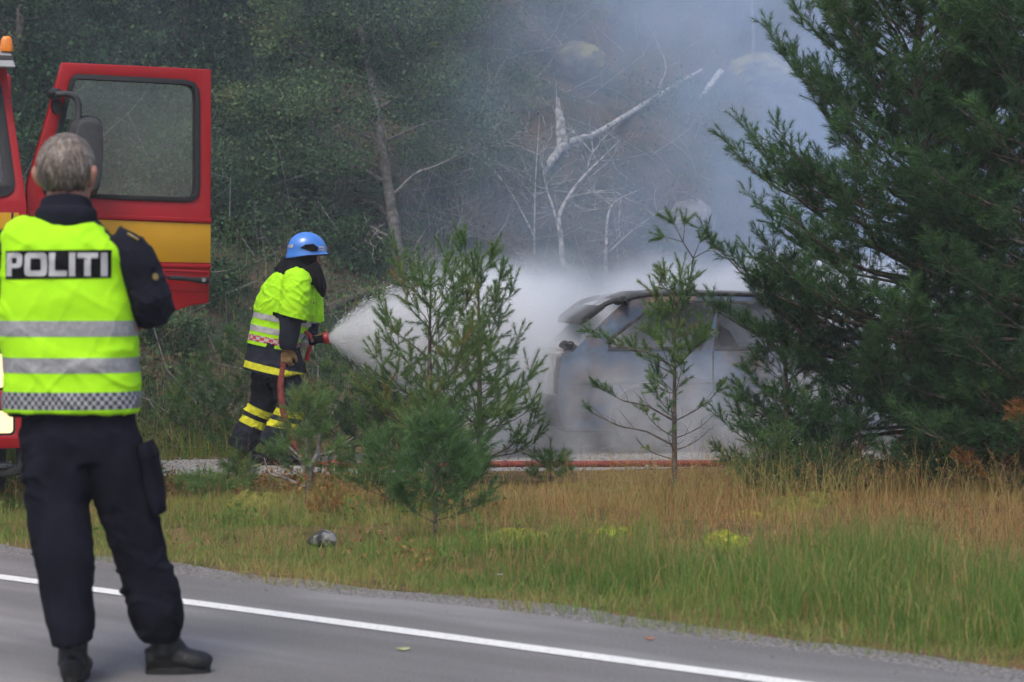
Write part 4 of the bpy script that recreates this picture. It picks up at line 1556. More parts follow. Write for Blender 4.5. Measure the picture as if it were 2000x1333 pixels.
M_BOULDER = mat('mossy_boulder', (0.16, 0.135, 0.085), 0.95, 0.4, 3.5, 0.9, 30, color2=(0.30, 0.26, 0.10), detail=8, spec=0.1)
bb_ = on_ground(1130, 165)
rock('mossy_boulder', P(1130, 118, bb_.y), (0.36, 0.35, 0.26), 31, M_BOULDER, 'rounded boulder overgrown with yellowish moss, above the splintered stump', 'boulder', 0.3, 5)
bb_ = on_ground(1480, 150)
rock('mossy_boulder', bb_ + Vector((0, 0, -0.05)), (0.7, 0.5, 0.35), 35, M_BOULDER, 'low mossy outcrop in the smoke above the short log', 'boulder', 0.4, 5)
bb_ = on_ground(1350, 445)
rock('boulder', bb_, (0.28, 0.3, 0.30), 36, mat('grey_rock', (0.2, 0.18, 0.17), 0.95, 0.4, 4, 0.8, 30, color2=(0.34, 0.31, 0.29)), 'bare grey brown rock in the smoke above the car roof', 'boulder', 0.4, 5)
# ================================================================== PEOPLE
M_SKIN = mat('skin', (0.36, 0.175, 0.125), 0.55, 0.12, 30, 0.2, 200, spec=0.35)
M_NAVY = mat('navy_cloth', (0.0085, 0.0095, 0.018), 0.85, 0.25, 9, 0.35, 260, color2=(0.014, 0.015, 0.026), spec=0.15)
M_TROUS = mat('dark_trouser_cloth', (0.0065, 0.0065, 0.0125), 0.9, 0.22, 7, 0.35, 260, color2=(0.0115, 0.0112, 0.0195), spec=0.08)
M_HIVIS = mat('hi_vis_fabric', (0.36, 0.76, 0.008), 0.75, 0.06, 6, 0.22, 300, color2=(0.42, 0.85, 0.012), spec=0.2)
M_REFL = mat('reflective_tape', (0.22, 0.22, 0.225), 0.45, 0.10, 60, 0.25, 260, color2=(0.29, 0.29, 0.295), spec=0.6)
M_BLACKP = mat('black_print', (0.005, 0.005, 0.006), 0.85, 0.1, 20, spec=0.12)
M_LETTER = mat('silver_print', (0.36, 0.36, 0.36), 0.5, 0.06, 40, spec=0.5)
M_LEATHER = mat('black_leather', (0.006, 0.006, 0.006), 0.42, 0.3, 20, 0.35, 60, color2=(0.012, 0.0115, 0.011), spec=0.32)
M_HAIR = mat_leaf('grey_blond_hair', [(0.0, (0.045, 0.036, 0.03)), (0.35, (0.115, 0.092, 0.076)), (0.6, (0.205, 0.165, 0.135)), (0.8, (0.31, 0.235, 0.175)), (1.0, (0.40, 0.37, 0.34))], 0.45, 0.15, 0.5)


def checker_mat(name, c1, c2, su, sv, rough=0.5):
    """Woven checks: squares round the body (by angle) and up it (UV written on the band)."""
    m = bpy.data.materials.new(name)
    m.use_nodes = True
    nt = m.node_tree
    b = nt.nodes['Principled BSDF']
    b.inputs['Roughness'].default_value = rough
    uv = nt.nodes.new('ShaderNodeUVMap')
    uv.uv_map = 'band'
    mp = nt.nodes.new('ShaderNodeMapping')
    mp.inputs['Scale'].default_value = (su, sv, 1)
    nt.links.new(uv.outputs[0], mp.inputs[0])
    ck = nt.nodes.new('ShaderNodeTexChecker')
    ck.inputs['Scale'].default_value = 1.0
    ck.inputs['Color1'].default_value = (*c1, 1)
    ck.inputs['Color2'].default_value = (*c2, 1)
    nt.links.new(mp.outputs[0], ck.inputs['Vector'])
    nt.links.new(ck.outputs['Color'], b.inputs['Base Color'])
    return m


def band_uv(me, centre, axis, ref):
    """u = arc length in metres (about) round the body, v = metres along its axis."""
    ax = Vector(axis).normalized()
    a = (Vector(ref) - ax * Vector(ref).dot(ax)).normalized()
    b = ax.cross(a)
    uvl = me.uv_layers.new(name='band')
    for poly in me.polygons:
        c0 = None
        for li in poly.loop_indices:
            p = me.vertices[me.loops[li].vertex_index].co - Vector(centre)
            th = math.atan2(p.dot(b), p.dot(a))
            if c0 is None:
                c0 = th
            if th - c0 > math.pi:
                th -= 2 * math.pi
            if th - c0 < -math.pi:
                th += 2 * math.pi
            uvl.data[li].uv = (th * 0.2, p.dot(ax))


def wrinkle(me, amp, fx, fz, seed, zlo=-99, zhi=99, axis=2):
    """Cloth folds: ridged noise, long across the limb and short along it."""
    co, no = mesh_arrays(me)
    q = co.copy()
    n1 = fbm(q[:, 0] * fx + 0.6 * q[:, 2] * fz * 0.3, q[:, 1] * fx, q[:, 2] * fz, 3, seed)
    n2 = fbm(q[:, 0] * fx * 0.5, q[:, 1] * fx * 0.5, q[:, 2] * fz * 0.5 + 0.7 * q[:, 0] * fx, 2, seed + 5)
    rid = (0.5 - np.abs(n1)) * 1.2 + 0.8 * n2
    w = sstep(zlo, zlo + 0.06, co[:, 2]) * (1 - sstep(zhi - 0.06, zhi, co[:, 2]))
    set_co(me, co + no * (amp * rid * w)[:, None])


def creases(me, amp, scale, slant, seed, zlo=-99, zhi=99, width=0.10):
    """Sharp thin fold lines running slantwise round a limb."""
    co, no = mesh_arrays(me)
    q = co * scale
    n1 = fbm(q[:, 0], q[:, 1], q[:, 2] * 2.6 + slant * q[:, 0], 2, seed)
    n2 = fbm(q[:, 0] * 1.3 + 9, q[:, 1] * 1.3, q[:, 2] * 2.0 - slant * 1.4 * q[:, 0], 2, seed + 3)
    r_ = np.exp(-(n1 / width) ** 2) + 0.8 * np.exp(-(n2 / width) ** 2)
    w = sstep(zlo, zlo + 0.06, co[:, 2]) * (1 - sstep(zhi - 0.06, zhi, co[:, 2]))
    w = w * np.clip(0.55 + fbm(co[:, 0] * 4, co[:, 1] * 4, co[:, 2] * 3, 2, seed + 9), 0, 1)
    set_co(me, co + no * (amp * (r_ - 0.4) * w)[:, None])


def hand(mb, wrist, d, palm, curl=(0.5, 0.7, 0.5), k=1.0, thumb_side=1, spread=0.0, thumb_curl=0.5):
    """Palm and five fingers of unequal length; fingers curl towards the palm normal."""
    wrist, d, palm = Vector(wrist), Vector(d).normalized(), Vector(palm)
    palm = (palm - d * palm.dot(d)).normalized()
    ac = d.cross(palm) * thumb_side                  # towards the thumb side
    mb.tube([wrist - d * 0.03 * k, wrist, wrist + d * 0.045 * k, wrist + d * 0.088 * k], [(0.026 * k, 0.021 * k), (0.029 * k, 0.021 * k), (0.041 * k, 0.018 * k), (0.040 * k, 0.015 * k)], 10, sub=2, up=tuple(d.cross(ac)))
    for i, (off, L, r) in enumerate(((0.029, 0.074, 0.0092), (0.0095, 0.083, 0.0096), (-0.0105, 0.076, 0.0092), (-0.029, 0.060, 0.0082))):
        p = wrist + d * (0.084 - 0.004 * abs(i - 1)) * k + ac * off * k
        dd = (d + ac * (off * 3.0 + spread * (1.5 - i) * 0.1)).normalized()
        pts, rad = [p - dd * 0.02 * k, p], [r * k, r * k]
        for s_, (fr, cu) in enumerate(zip((0.45, 0.30, 0.25), curl)):
            q = Matrix.Rotation(cu, 3, dd.cross(palm))
            dd = (q @ dd).normalized()
            pts.append(pts[-1] + dd * L * fr * k)
            rad.append(r * k * (1 - 0.1 * (s_ + 1)))
        mb.tube(pts, rad, 8, sub=2)
    p = wrist + d * 0.020 * k + ac * 0.022 * k + palm * 0.006 * k
    dd = (ac * 0.75 + d * 0.7 + palm * 0.25).normalized()
    pts, rad = [p, p + dd * 0.034 * k], [0.0145 * k, 0.0125 * k]
    dd2 = (dd - ac * thumb_curl + palm * thumb_curl * 0.7 + d * 0.3).normalized()
    pts += [pts[-1] + dd2 * 0.030 * k, pts[-1] + dd2 * 0.030 * k + (dd2 + palm * 0.2 - ac * .15).normalized() * 0.024 * k]
    rad += [0.0108 * k, 0.009 * k]
    mb.tube(pts, rad, 8, sub=2)


def head(mb, c, fwd, k=1.0, ears=True):
    """A head about 0.24 m tall round its centre c, looking along fwd."""
    c, f = Vector(c), Vector(fwd).normalized()
    s_ = f.cross(Vector((0, 0, 1))).normalized()
    u = s_.cross(f)
    M = Matrix((s_, f, u)).transposed()

    def at_(x_, y_, z_):
        return c + M @ Vector((x_ * k, y_ * k, z_ * k))
    rot = M
    mb.ball(at_(0, -0.008, 0.028), (0.077 * k, 0.098 * k, 0.092 * k), 24, 16, rot)
    mb.ball(at_(0, 0.025, -0.035), (0.062 * k, 0.070 * k, 0.085 * k), 20, 14, rot)
    mb.ball(at_(0, 0.052, -0.088), (0.034 * k, 0.035 * k, 0.026 * k), 12, 8, rot)
    mb.tube([at_(0, 0.088, 0.018), at_(0, 0.103, -0.010), at_(0, 0.113, -0.030), at_(0, 0.095, -0.040)], [0.009 * k, 0.011 * k, 0.014 * k, 0.012 * k], 8)
    mb.ball(at_(0, 0.088, -0.066), (0.026 * k, 0.012 * k, 0.012 * k), 10, 8, rot)
    for sx in (-1, 1):
        mb.ball(at_(sx * 0.032, 0.082, 0.030), (0.026 * k, 0.014 * k, 0.008 * k), 10, 8, rot)
        mb.ball(at_(sx * 0.031, 0.078, 0.008), (0.0135 * k, 0.012 * k, 0.010 * k), 10, 8, rot)
        mb.ball(at_(sx * 0.045, 0.06, -0.02), (0.022 * k, 0.024 * k, 0.022 * k), 10, 8, rot)
        if ears:
            mb.tube([at_(sx * 0.076, -0.010, -0.034), at_(sx * 0.086, -0.020, -0.010), at_(sx * 0.091, -0.024, 0.016), at_(sx * 0.084, -0.012, 0.030)], [0.008 * k, 0.013 * k, 0.016 * k, 0.010 * k], 8, sub=2)
    return at_


def boot(mb, heel, toe_dir, L=0.30, w=0.052, shaft=0.17, lean=(0, 0, 1)):
    """Lace boot: sole length L from the heel along toe_dir."""
    h, d = np.array(heel, float), unit(np.array(toe_dir, float))
    z = np.array((0, 0, 1.0))
    mb.tube([h + d * 0.012 + z * 0.045, h + d * 0.06 + z * 0.050, h + d * L * 0.45 + z * 0.050, h + d * L * 0.72 + z * 0.040, h + d * L * 0.90 + z * 0.034, h + d * L + z * 0.028],
            [(w * 0.62, 0.043), (w * 0.80, 0.050), (w * 0.86, 0.050), (w * 0.98, 0.040), (w * 0.86, 0.033), (w * 0.35, 0.018)], 14, sub=3, up=(0, 0, 1))
    mb.tube([h + d * 0.075 + z * 0.06, h + d * 0.078 + z * 0.11, h + d * 0.08 + z * shaft], [(0.052, 0.056), (0.049, 0.050), (0.054, 0.058)], 14, sub=2)
    mb.tube([h + d * 0.10 + z * 0.10, h + d * L * 0.55 + z * 0.072], [0.040, 0.028], 12)


def sole(name, heel, toe_dir, L, w, parent):
    d = unit(np.array(toe_dir, float))
    s_ = np.array((-d[1], d[0], 0))
    h = np.array(heel, float)
    prof = []
    for a in np.linspace(0, 2 * math.pi, 28, endpoint=False):
        t = 0.5 - 0.5 * math.cos(a)
        wid = w * (0.66 + 0.34 * math.sin(min(1, t * 1.15) * math.pi * 0.62)) * math.sin(math.acos(max(-1, min(1, 1 - 2 * t)))) ** 0.45
        prof.append((-0.004 + t * (L + 0.008), wid * (1 if math.sin(a) >= 0 else -1)))
    mb = MB()
    mb.prism([prof], lambda a, b_: h + d * a + s_ * b_ + (0, 0, 0.001), lambda a, b_: h + d * a + s_ * b_ + (0, 0, 0.022 if a > 0.09 else 0.026))
    return mb.build(name, M_RUBBER, parent)


M_RUBBER = mat('black_rubber', (0.012, 0.012, 0.012), 0.7, 0.2, 30, 0.2, 80)

# ------------------------------------------------------------------ the police officer, seen from behind
PD = 7.67
pb = P(140, 1319.5, PD)
pb.z = 0.0
police = empty('person', pb, 0, 'person seen from behind in a yellow vest marked POLITI and dark trousers', 'person')


def pp(px, py, dy=0.0):
    return np.array(P(px, py, PD + dy) - pb)


PXM = PD / FPX       # metres per photo pixel at the officer

# body: head, neck, trunk, arms and hands, one skin
mb = MB()
hc = pp(131, 345, 0.02)
hfwd = (0.16, 0.98, 0.0)
head(mb, hc, hfwd, 1.12)
mb.tube([hc + (0, -0.02, -0.05), pp(131, 415, -0.02), pp(130, 460, 0)], [(0.066, 0.066), (0.068, 0.068), (0.085, 0.075)], 16, sub=2)
mb.tube([pp(140, 815), pp(134, 620), pp(128, 470)], [(0.17, 0.10), (0.17, 0.10), (0.15, 0.08)], 16, sub=2, up=(0, 1, 0))
R_EL, R_WR = pp(297, 600, 0.02), pp(225, 596, 0.30)
L_EL, L_WR = pp(-50, 600, 0.02), pp(40, 604, 0.30)
mb.tube([pp(235, 490), R_EL, R_WR], [0.05, 0.042, 0.030], 12)
mb.tube([pp(15, 490), L_EL, L_WR], [0.05, 0.042, 0.030], 12)
hand(mb, R_WR, (-0.75, 0.6, 0.1), (-0.4, -0.6, -0.5), (0.6, 0.7, 0.4), 1.0, 1)
hand(mb, L_WR, (0.75, 0.6, 0.1), (0.4, -0.6, -0.5), (0.6, 0.7, 0.4), 1.0, -1)
mb.tube([pp(152, 800), pp(154, 860)], [(.13, .09), (.10, .07)], 12, up=(0, 1, 0))
link('body', sculpt(mb, 0.0075, 3, decimate=0.4), M_SKIN, police)

# hair: a cap of hair and many combed strands
rg = np.random.default_rng(5)
mb = MB()
Hr = Vector(hc) + Vector((0, -0.012, 0.030))
mb.ball(Hr, (0.093, 0.116, 0.108), 32, 22)
capm = mb.mesh('hair_cap')
bm = bmesh.new()
bm.from_mesh(capm)
bmesh.ops.delete(bm, geom=[v for v in bm.verts if (v.co.z < hc[2] - 0.062) or (v.co.y > hc[1] + 0.062 and v.co.z < hc[2] + 0.06) or (abs(v.co.x - hc[0]) > 0.075 and v.co.z < hc[2] - 0.02 and v.co.y > hc[1] - 0.045)], context='VERTS')
bm.to_mesh(capm)
bm.free()
co, no = mesh_arrays(capm)
set_co(capm, co + no * (0.004 * fbm(co[:, 0] * 40, co[:, 1] * 40, co[:, 2] * 12, 3, 3))[:, None])
at = capm.attributes.new('tint', 'FLOAT', 'POINT')
at.data.foreach_set('value', np.clip(0.45 + 0.5 * fbm(co[:, 0] * 60, co[:, 1] * 60, co[:, 2] * 14, 3, 8) + 0.9 * (co[:, 2] - hc[2] - .02), 0, 1).astype(np.float32))
hair = link('hair', capm, M_HAIR, police)
# strands follow the scalp downwards from the crown
n = 9000
u = unit(rg.normal(size=(n * 2, 3)))
u = u[(u[:, 2] > -0.62) & ~((u[:, 1] > 0.45) & (u[:, 2] < 0.5))][:n]
u = u[~((np.abs(u[:, 0]) > 0.72) & (u[:, 2] < -0.35) & (u[:, 1] > -0.35))]
n = len(u)
crown = unit(np.array((0.12, -0.40, 0.9)))
rad3 = np.array((0.094, 0.117, 0.109))
V = []
steps = 4
swirl = 1.5 * fbm(u[:, 0] * 5, u[:, 1] * 5, u[:, 2] * 5, 2, 4)
cur = u.copy()
lift = 1.0 + 0.004 + 0.060 * rg.random(n) ** 1.5
pts = [cur * rad3 * lift[:, None]]
ln = rg.uniform(0.03, 0.075, n)
for k in range(steps):
    away = unit(cur - crown)
    away = unit(away - cur * (away * cur).sum(1)[:, None] + np.cross(cur, away) * swirl[:, None] + np.array((0, 0, -0.35)))
    cur = unit(cur + away * ln[:, None])
    lf = lift * (1 + 0.010 * (k + 1) * (0.4 + rg.random(n)) * (1 if k < 3 else 0.3))
    pts.append(cur * rad3 * lf[:, None])
pts = np.stack(pts, 1) + np.array(Hr)
clump = fbm(u[:, 0] * 22, u[:, 1] * 22, u[:, 2] * 5, 2, 14)
tint_ = np.clip(0.46 + 0.75 * clump + 0.13 * rg.normal(size=n) + 0.30 * u[:, 2] + 0.32 * sstep(0.55, 0.95, np.abs(u[:, 0])), 0, 1)
wd = 0.0015
side = unit(np.cross(pts[:, 1] - pts[:, 0], u))
w = np.array((1, 1, 0.9, 0.6, 0.15)) * wd
v = np.concatenate([pts - side[:, None] * w[None, :, None], pts + side[:, None] * w[None, :, None]], 1)
kk = np.arange(n)[:, None] * 10
q = np.concatenate([kk + np.array((i, i + 5, i + 6, i + 1)) for i in range(4)])
link('strands', np_mesh('strands', v.reshape(-1, 3), quads=q, attrs={'tint': np.repeat(tint_, 10)}), M_HAIR, hair, smooth=False)['kind'] = 'stuff'

# navy jacket: collar and sleeves
mb = MB()
mb.tube([pp(139, 812), pp(136, 660), pp(126, 545), pp(124, 490), pp(127, 458), pp(131, 436), pp(131, 424)], [(122 * PXM, .135), (120 * PXM, .135), (112 * PXM, .13), (112 * PXM, .115), (104 * PXM, .09), (75 * PXM, .075), (50 * PXM, .06)], 24, sub=2, up=(0, 1, 0), power=2.4)
mb.tube([pp(212, 478), pp(252, 505, .01), pp(278, 552, .02), R_EL, (R_EL + R_WR) / 2 + (0, 0, 0.0), R_WR - (0, .02, 0)], [0.075, 0.085, 0.078, 0.076, 0.064, 0.048], 16, sub=3)
mb.tube([pp(40, 478), pp(0, 505, .01), pp(-30, 552, .02), L_EL, (L_EL + L_WR) / 2, L_WR - (0, .02, 0)], [0.075, 0.085, 0.078, 0.076, 0.064, 0.048], 16, sub=3)
me = sculpt(mb, 0.008, 4, decimate=0.5)
wrinkle(me, 0.005, 9, 16, 41)
creases(me, 0.008, 8, 1.5, 44)
jacket = link('jacket', me, M_NAVY, police)
mb = MB()
cpts = [pp(130, 452, 0), pp(130, 436, -.004), pp(129, 418, -.006), pp(129, 402, -.004), pp(129, 394, 0.0)]
mb.tube(cpts, [(76 * PXM, .088), (64 * PXM, .090), (54 * PXM, .088), (50 * PXM, .086), (48 * PXM, .080)], 28, sub=3, up=(0, 1, 0), cap=True)
mb.tube([pp(129, 424, -.006), pp(129, 417, -.012), pp(129, 408, -.012)], [(57 * PXM, .094), (60 * PXM, .098), (56 * PXM, .093)], 28, sub=2, up=(0, 1, 0))
me = sculpt(mb, 0.006, 2)
wrinkle(me, 0.003, 14, 20, 43)
link('collar', me, M_NAVY, jacket)
mb = MB()
mb.box((-0.022, -0.010, -0.004), (0.022, 0.010, 0.004))
ep = mb.build('shoulder_badge', mat('badge_gold', (0.24, 0.18, 0.06), 0.5, 0.2, 80), jacket, bevel=0.003)
ep.location = pp(259, 464, -0.035)
ep.rotation_euler = (R(-35), R(32), 0)
mb = MB()
mb.lathe([(0, 0), (0.012, 0.0), (0.012, 0.004), (0, 0.004)], (0, 0, 0), (0.75, -0.65, 0.1), 16)
bd = mb.build('sleeve_badge', MATS['badge_gold'], jacket)
bd.location = pp(303, 541, -0.045)

# hi-vis vest
mb = MB()
mb.tube([pp(140, 804), pp(140, 770), pp(139, 720), pp(136, 660), pp(130, 600), pp(125, 545), pp(124, 490), pp(126, 460), pp(130, 440), pp(131, 428)],
        [(129 * PXM, .158), (131 * PXM, .158), (129 * PXM, .155), (130 * PXM, .152), (127 * PXM, .15), (122 * PXM, .148), (121 * PXM, .135), (112 * PXM, .112), (76 * PXM, .090), (52 * PXM, .07)], 48, sub=5, up=(0, 1, 0), power=2.7)
me = sculpt(mb, 0.0075, 5)
co, no = mesh_arrays(me)
f1 = fbm(co[:, 0] * 3.2 + co[:, 2] * 1.5, co[:, 1] * 3, co[:, 2] * 7, 3, 12)
f2 = 0.5 - np.abs(fbm(co[:, 0] * 5 - co[:, 2] * 3, co[:, 1] * 4, co[:, 2] * 9, 2, 32))
ampz = 0.5 + 0.5 * sstep(1.35, 1.0, 0) if False else 1.0
set_co(me, co + no * (0.010 * f1 + 0.008 * f2)[:, None])
creases(me, 0.0065, 4.2, 1.6, 36)
zc = lambda py: float(pp(140, py)[2])
cuts = [zc(v_) for v_ in (626, 656, 697, 726, 763, 796)]
bm = slice_mesh(me, [((0, 0, z_), (0.0, 0, 1)) for z_ in cuts] + [(pp(127, 437), (0, -0.25, 1))])
bm.verts.index_update()
bm.normal_update()
topz = float(pp(127, 437)[2])
b1, b2, b3 = (cuts[1], cuts[0]), (cuts[3], cuts[2]), (cuts[5], cuts[4])
inb = lambda c_, b_: b_[0] < c_.z < b_[1]
vest = link('vest', take_faces(bm, lambda c_: not any(inb(c_, b_) for b_ in (b1, b2, b3)), 0, 'vest'), M_HIVIS, police)
for b_ in (b1, b2):
    link('reflective_band', take_faces(bm, lambda c_, b_=b_: inb(c_, b_), 0.0012, 'band'), M_REFL, vest)
me = take_faces(bm, lambda c_: inb(c_, b3), 0.0012, 'band')
band_uv(me, (0, 0, zc(796)), (0, 0, 1), (0, 1, 0))
link('checkered_band', me, checker_mat('grey_checks', (0.30, 0.30, 0.31), (0.035, 0.035, 0.045), 78, 1.0 / 0.0148), vest)
bvh = BVHTree.FromBMesh(bm)
bm.free()


def lettering(loops, off, name, m, parent, cuts=4):
    """Print on the back of the vest: 2D loops (photo pixels at the officer) laid onto the cloth."""
    mb = MB()
    kk = (PD - 0.14) / PD
    flat = [[(((q[0] - 1000) * kk + 860) * PXM, zc(545 + (q[1] - 545) * kk)) for q in lp] for lp in loops]
    from mathutils.geometry import tessellate_polygon
    tris = tessellate_polygon([[Vector((a, b_, 0)) for a, b_ in lp] for lp in flat])
    bm = bmesh.new()
    vs_ = [bm.verts.new((a, 0, b_)) for lp in flat for a, b_ in lp]
    for t in tris:
        try:
            bm.faces.new([vs_[i] for i in t])
        except ValueError:
            pass
    for _ in range(cuts):
        long_ = [e for e in bm.edges if e.calc_length() > 0.012]
        if not long_:
            break
        bmesh.ops.subdivide_edges(bm, edges=long_, cuts=1)
        bmesh.ops.triangulate(bm, faces=bm.faces)
    for v in bm.verts:
        hit = bvh.ray_cast(Vector((v.co.x, -1.0, v.co.z)), Vector((0, 1, 0)))
        if hit[0] is not None:
            v.co = hit[0] + Vector((0, -off, 0))
        else:
            v.co.y = -0.05
    bmesh.ops.recalc_face_normals(bm, faces=bm.faces)
    me = bpy.data.meshes.new(name)
    bm.to_mesh(me)
    bm.free()
    return link(name, me, m, parent)


panel = lettering([[(10, 490), (219, 488), (218, 543), (11, 546)]], 0.0035, 'back_panel', M_BLACKP, vest, 7)


def rrect(x0, y0, x1, y1, r, n=4):
    out = []
    for cx, cy_, a0 in ((x1 - r, y0 + r, -90), (x1 - r, y1 - r, 0), (x0 + r, y1 - r, 90), (x0 + r, y0 + r, 180)):
        for k in range(n + 1):
            a = R(a0 + 90 * k / n)
            out.append((cx + r * math.cos(a), cy_ + r * math.sin(a)))
    return out


T, B = 494, 540
for lp in (
    [[(13, T), (38, T), (44, T + 2), (47, T + 7), (47, T + 22), (44, T + 28), (38, T + 30), (25, T + 30), (25, B), (13, B)], [(25, T + 10), (25, T + 21), (34, T + 21), (35.5, T + 19), (35.5, T + 12), (34, T + 10)]],
    [rrect(52, T, 97, B, 8), list(reversed(rrect(64, T + 11, 85, B - 11, 2.5)))],
    [[(101, T), (113, T), (113, B - 11), (136, B - 11), (136, B), (101, B)]],
    [[(140, T), (152, T), (152, B), (140, B)]],
    [[(156, T), (195, T), (195, T + 11), (181.5, T + 11), (181.5, B), (169.5, B), (169.5, T + 11), (156, T + 11)]],
    [[(200, T), (212, T), (212, B), (200, B)]],
):
    lettering(lp, 0.006, 'letter', M_LETTER, panel, 5)

# trousers
LB = -0.24       # the near foot stands closer to the camera


def lw(px0, px1, py, dy):
    return pp((px0 + px1) / 2, py, dy), ((px1 - px0) / 2 * (PD + dy) / FPX)


mb = MB()
mb.tube([pp(152, 775), pp(154, 810), pp(155, 860), pp(160, 905)], [(104 * PXM, .125), (110 * PXM, .132), (113 * PXM, .142), (108 * PXM, .125)], 24, sub=3, up=(0, 1, 0), power=2.3)
rows = [lw(50, 172, 850, -.02), lw(49, 178, 935, -.04), lw(55, 170, 1000, -.08), lw(63, 178, 1060, -.12), lw(76, 182, 1140, -.17), lw(88, 183, 1205, -.21), lw(96, 183, 1240, -.22), lw(102, 184, 1257, -.22)]
mb.tube([r_[0] for r_ in rows], [(r_[1], r_[1] * 1.05) for r_ in rows], 20, sub=3, up=(0, 1, 0))
rows = [lw(148, 268, 850, 0), lw(176, 297, 935, 0), lw(206, 314, 1030, 0), lw(226, 328, 1095, 0), lw(242, 342, 1150, 0), lw(256, 356, 1195, 0), lw(268, 354, 1228, 0), lw(280, 346, 1252, 0)]
mb.tube([r_[0] for r_ in rows], [(r_[1], r_[1] * 1.05) for r_ in rows], 20, sub=3, up=(0, 1, 0))
me = sculpt(mb, 0.009, 3)
wrinkle(me, 0.009, 5, 9, 51, -1, 0.86)
creases(me, 0.011, 5.5, 1.2, 57, 0.10, 0.90, 0.11)
trousers = link('trousers', me, M_TROUS, police)
# cargo pocket on the right thigh
mb = MB()
pc = pp(300, 940, -0.01)
mb.tube([pp(284, 872, -.015), pp(293, 900, -.015), pp(304, 960, -.015), pp(311, 1003, -.015)], [(0.018, .070), (0.024, .080), (0.025, .080), (0.018, .070)], 16, sub=3, up=(0, 1, 0), power=3.5)
me = sculpt(mb, 0.006, 2)
wrinkle(me, 0.005, 12, 16, 61)
pocket = link('pocket', me, M_TROUS, trousers)
mb = MB()
mb.tube([pp(282, 864, -.015), pp(290, 884, -.015), pp(296, 898, -.015)], [(0.022, .078), (0.029, .085), (0.027, .083)], 16, sub=2, up=(0, 1, 0), power=3.5)
link('pocket_flap', sculpt(mb, 0.006, 2), M_TROUS, pocket)

# boots
mb = MB()
hr = pp(278, 1319)
hr[2] = 0.0
boot(mb, hr, (0.97, 0.16, 0), 0.235, 0.052, 0.17)
me = sculpt(mb, 0.006, 3)
wrinkle(me, 0.003, 20, 30, 71)
br = link('boot', me, M_LEATHER, police)
sole('sole', hr + np.array((0.014, 0, 0)), (0.97, 0.16, 0), 0.214, 0.044, br)
hl = pp(139, 1330, LB)
hl[2] = 0.0
mb = MB()
boot(mb, hl, (-0.10, 0.99, 0), 0.29, 0.055, 0.19)
me = sculpt(mb, 0.006, 3)
wrinkle(me, 0.003, 20, 30, 73)
bl = link('boot', me, M_LEATHER, police)
sole('sole', hl + np.array((0, 0.014, 0)), (-0.10, 0.99, 0), 0.268, 0.046, bl)

# ------------------------------------------------------------------ the firefighter
FD = 17.6
fb0 = P(545, 905, FD)
fb0.z = gz(fb0.x, fb0.y) + 0.012
fire = empty('person', fb0, 0, 'firefighter in blue helmet and yellow vest leaning forward with a water hose', 'person')


def fp(px, py, dy=0.0):
    return np.array(P(px, py, FD + dy) - fb0)


FM = FD / FPX
M_HELM = mat('helmet_blue', (0.055, 0.20, 0.62), 0.28, 0.08, 10, spec=0.5, coat=0.4)
M_FNAVY = mat('turnout_navy', (0.013, 0.016, 0.027), 0.85, 0.3, 9, 0.35, 220, color2=(0.022, 0.026, 0.042), spec=0.2)
M_YBAND = mat('yellow_band', (0.62, 0.62, 0.02), 0.6, 0.12, 18, 0.3, 120, color2=(0.72, 0.72, 0.03), spec=0.3)
M_SILVER = mat('vest_tape', (0.38, 0.38, 0.39), 0.45, 0.12, 40, 0.2, 200, color2=(0.48, 0.48, 0.48), spec=0.6)
M_GLOVE = mat('tan_glove', (0.30, 0.17, 0.06), 0.8, 0.3, 30, 0.5, 90, color2=(0.42, 0.26, 0.10))
M_HOOD = mat('black_hood', (0.008, 0.008, 0.010), 0.95, 0.2, 20, 0.3, 200, spec=0.1)

N_SH, N_EL, N_WR = fp(579, 556, -.20), fp(568, 630, -.25), fp(561, 682, -.24)
F_SH, F_EL, F_WR = fp(596, 560, .20), fp(598, 640, .27), fp(606, 662, .12)
mb = MB()
fc = fp(600, 501, 0.0)
head(mb, fc, (0.97, 0.20, -0.14), 1.0, ears=False)
mb.tube([fc + (-0.02, 0, -.05), fp(583, 540), fp(577, 560)], [0.06, 0.065, 0.10], 12, sub=2)
mb.tube([fp(540, 725), fp(548, 640), fp(575, 560)], [(0.13, .14), (.12, .14), (.11, .16)], 14, sub=2, up=(0, 1, 0))
mb.tube([N_SH, N_EL, N_WR], [.05, .042, .032], 10)
mb.tube([F_SH, F_EL, F_WR], [.05, .042, .032], 10)
hand(mb, N_WR, (-0.02, 0.05, -1), (0.25, 0.95, 0.0), (0.75, 0.95, 0.6), 0.85, 1)
hand(mb, F_WR, (0.95, -0.05, 0.05), (0.0, -0.75, 0.65), (0.7, 0.9, 0.6), 0.85, 1)
mb.tube([fp(560, 735, -.09), fp(567, 800, -.10), fp(528, 868, -.10)], [.08, .06, .045], 10)
mb.tube([fp(525, 735, .09), fp(510, 795, .10), fp(474, 868, .10)], [.08, .06, .045], 10)
link('body', sculpt(mb, 0.009, 3, decimate=0.35), M_SKIN, fire)

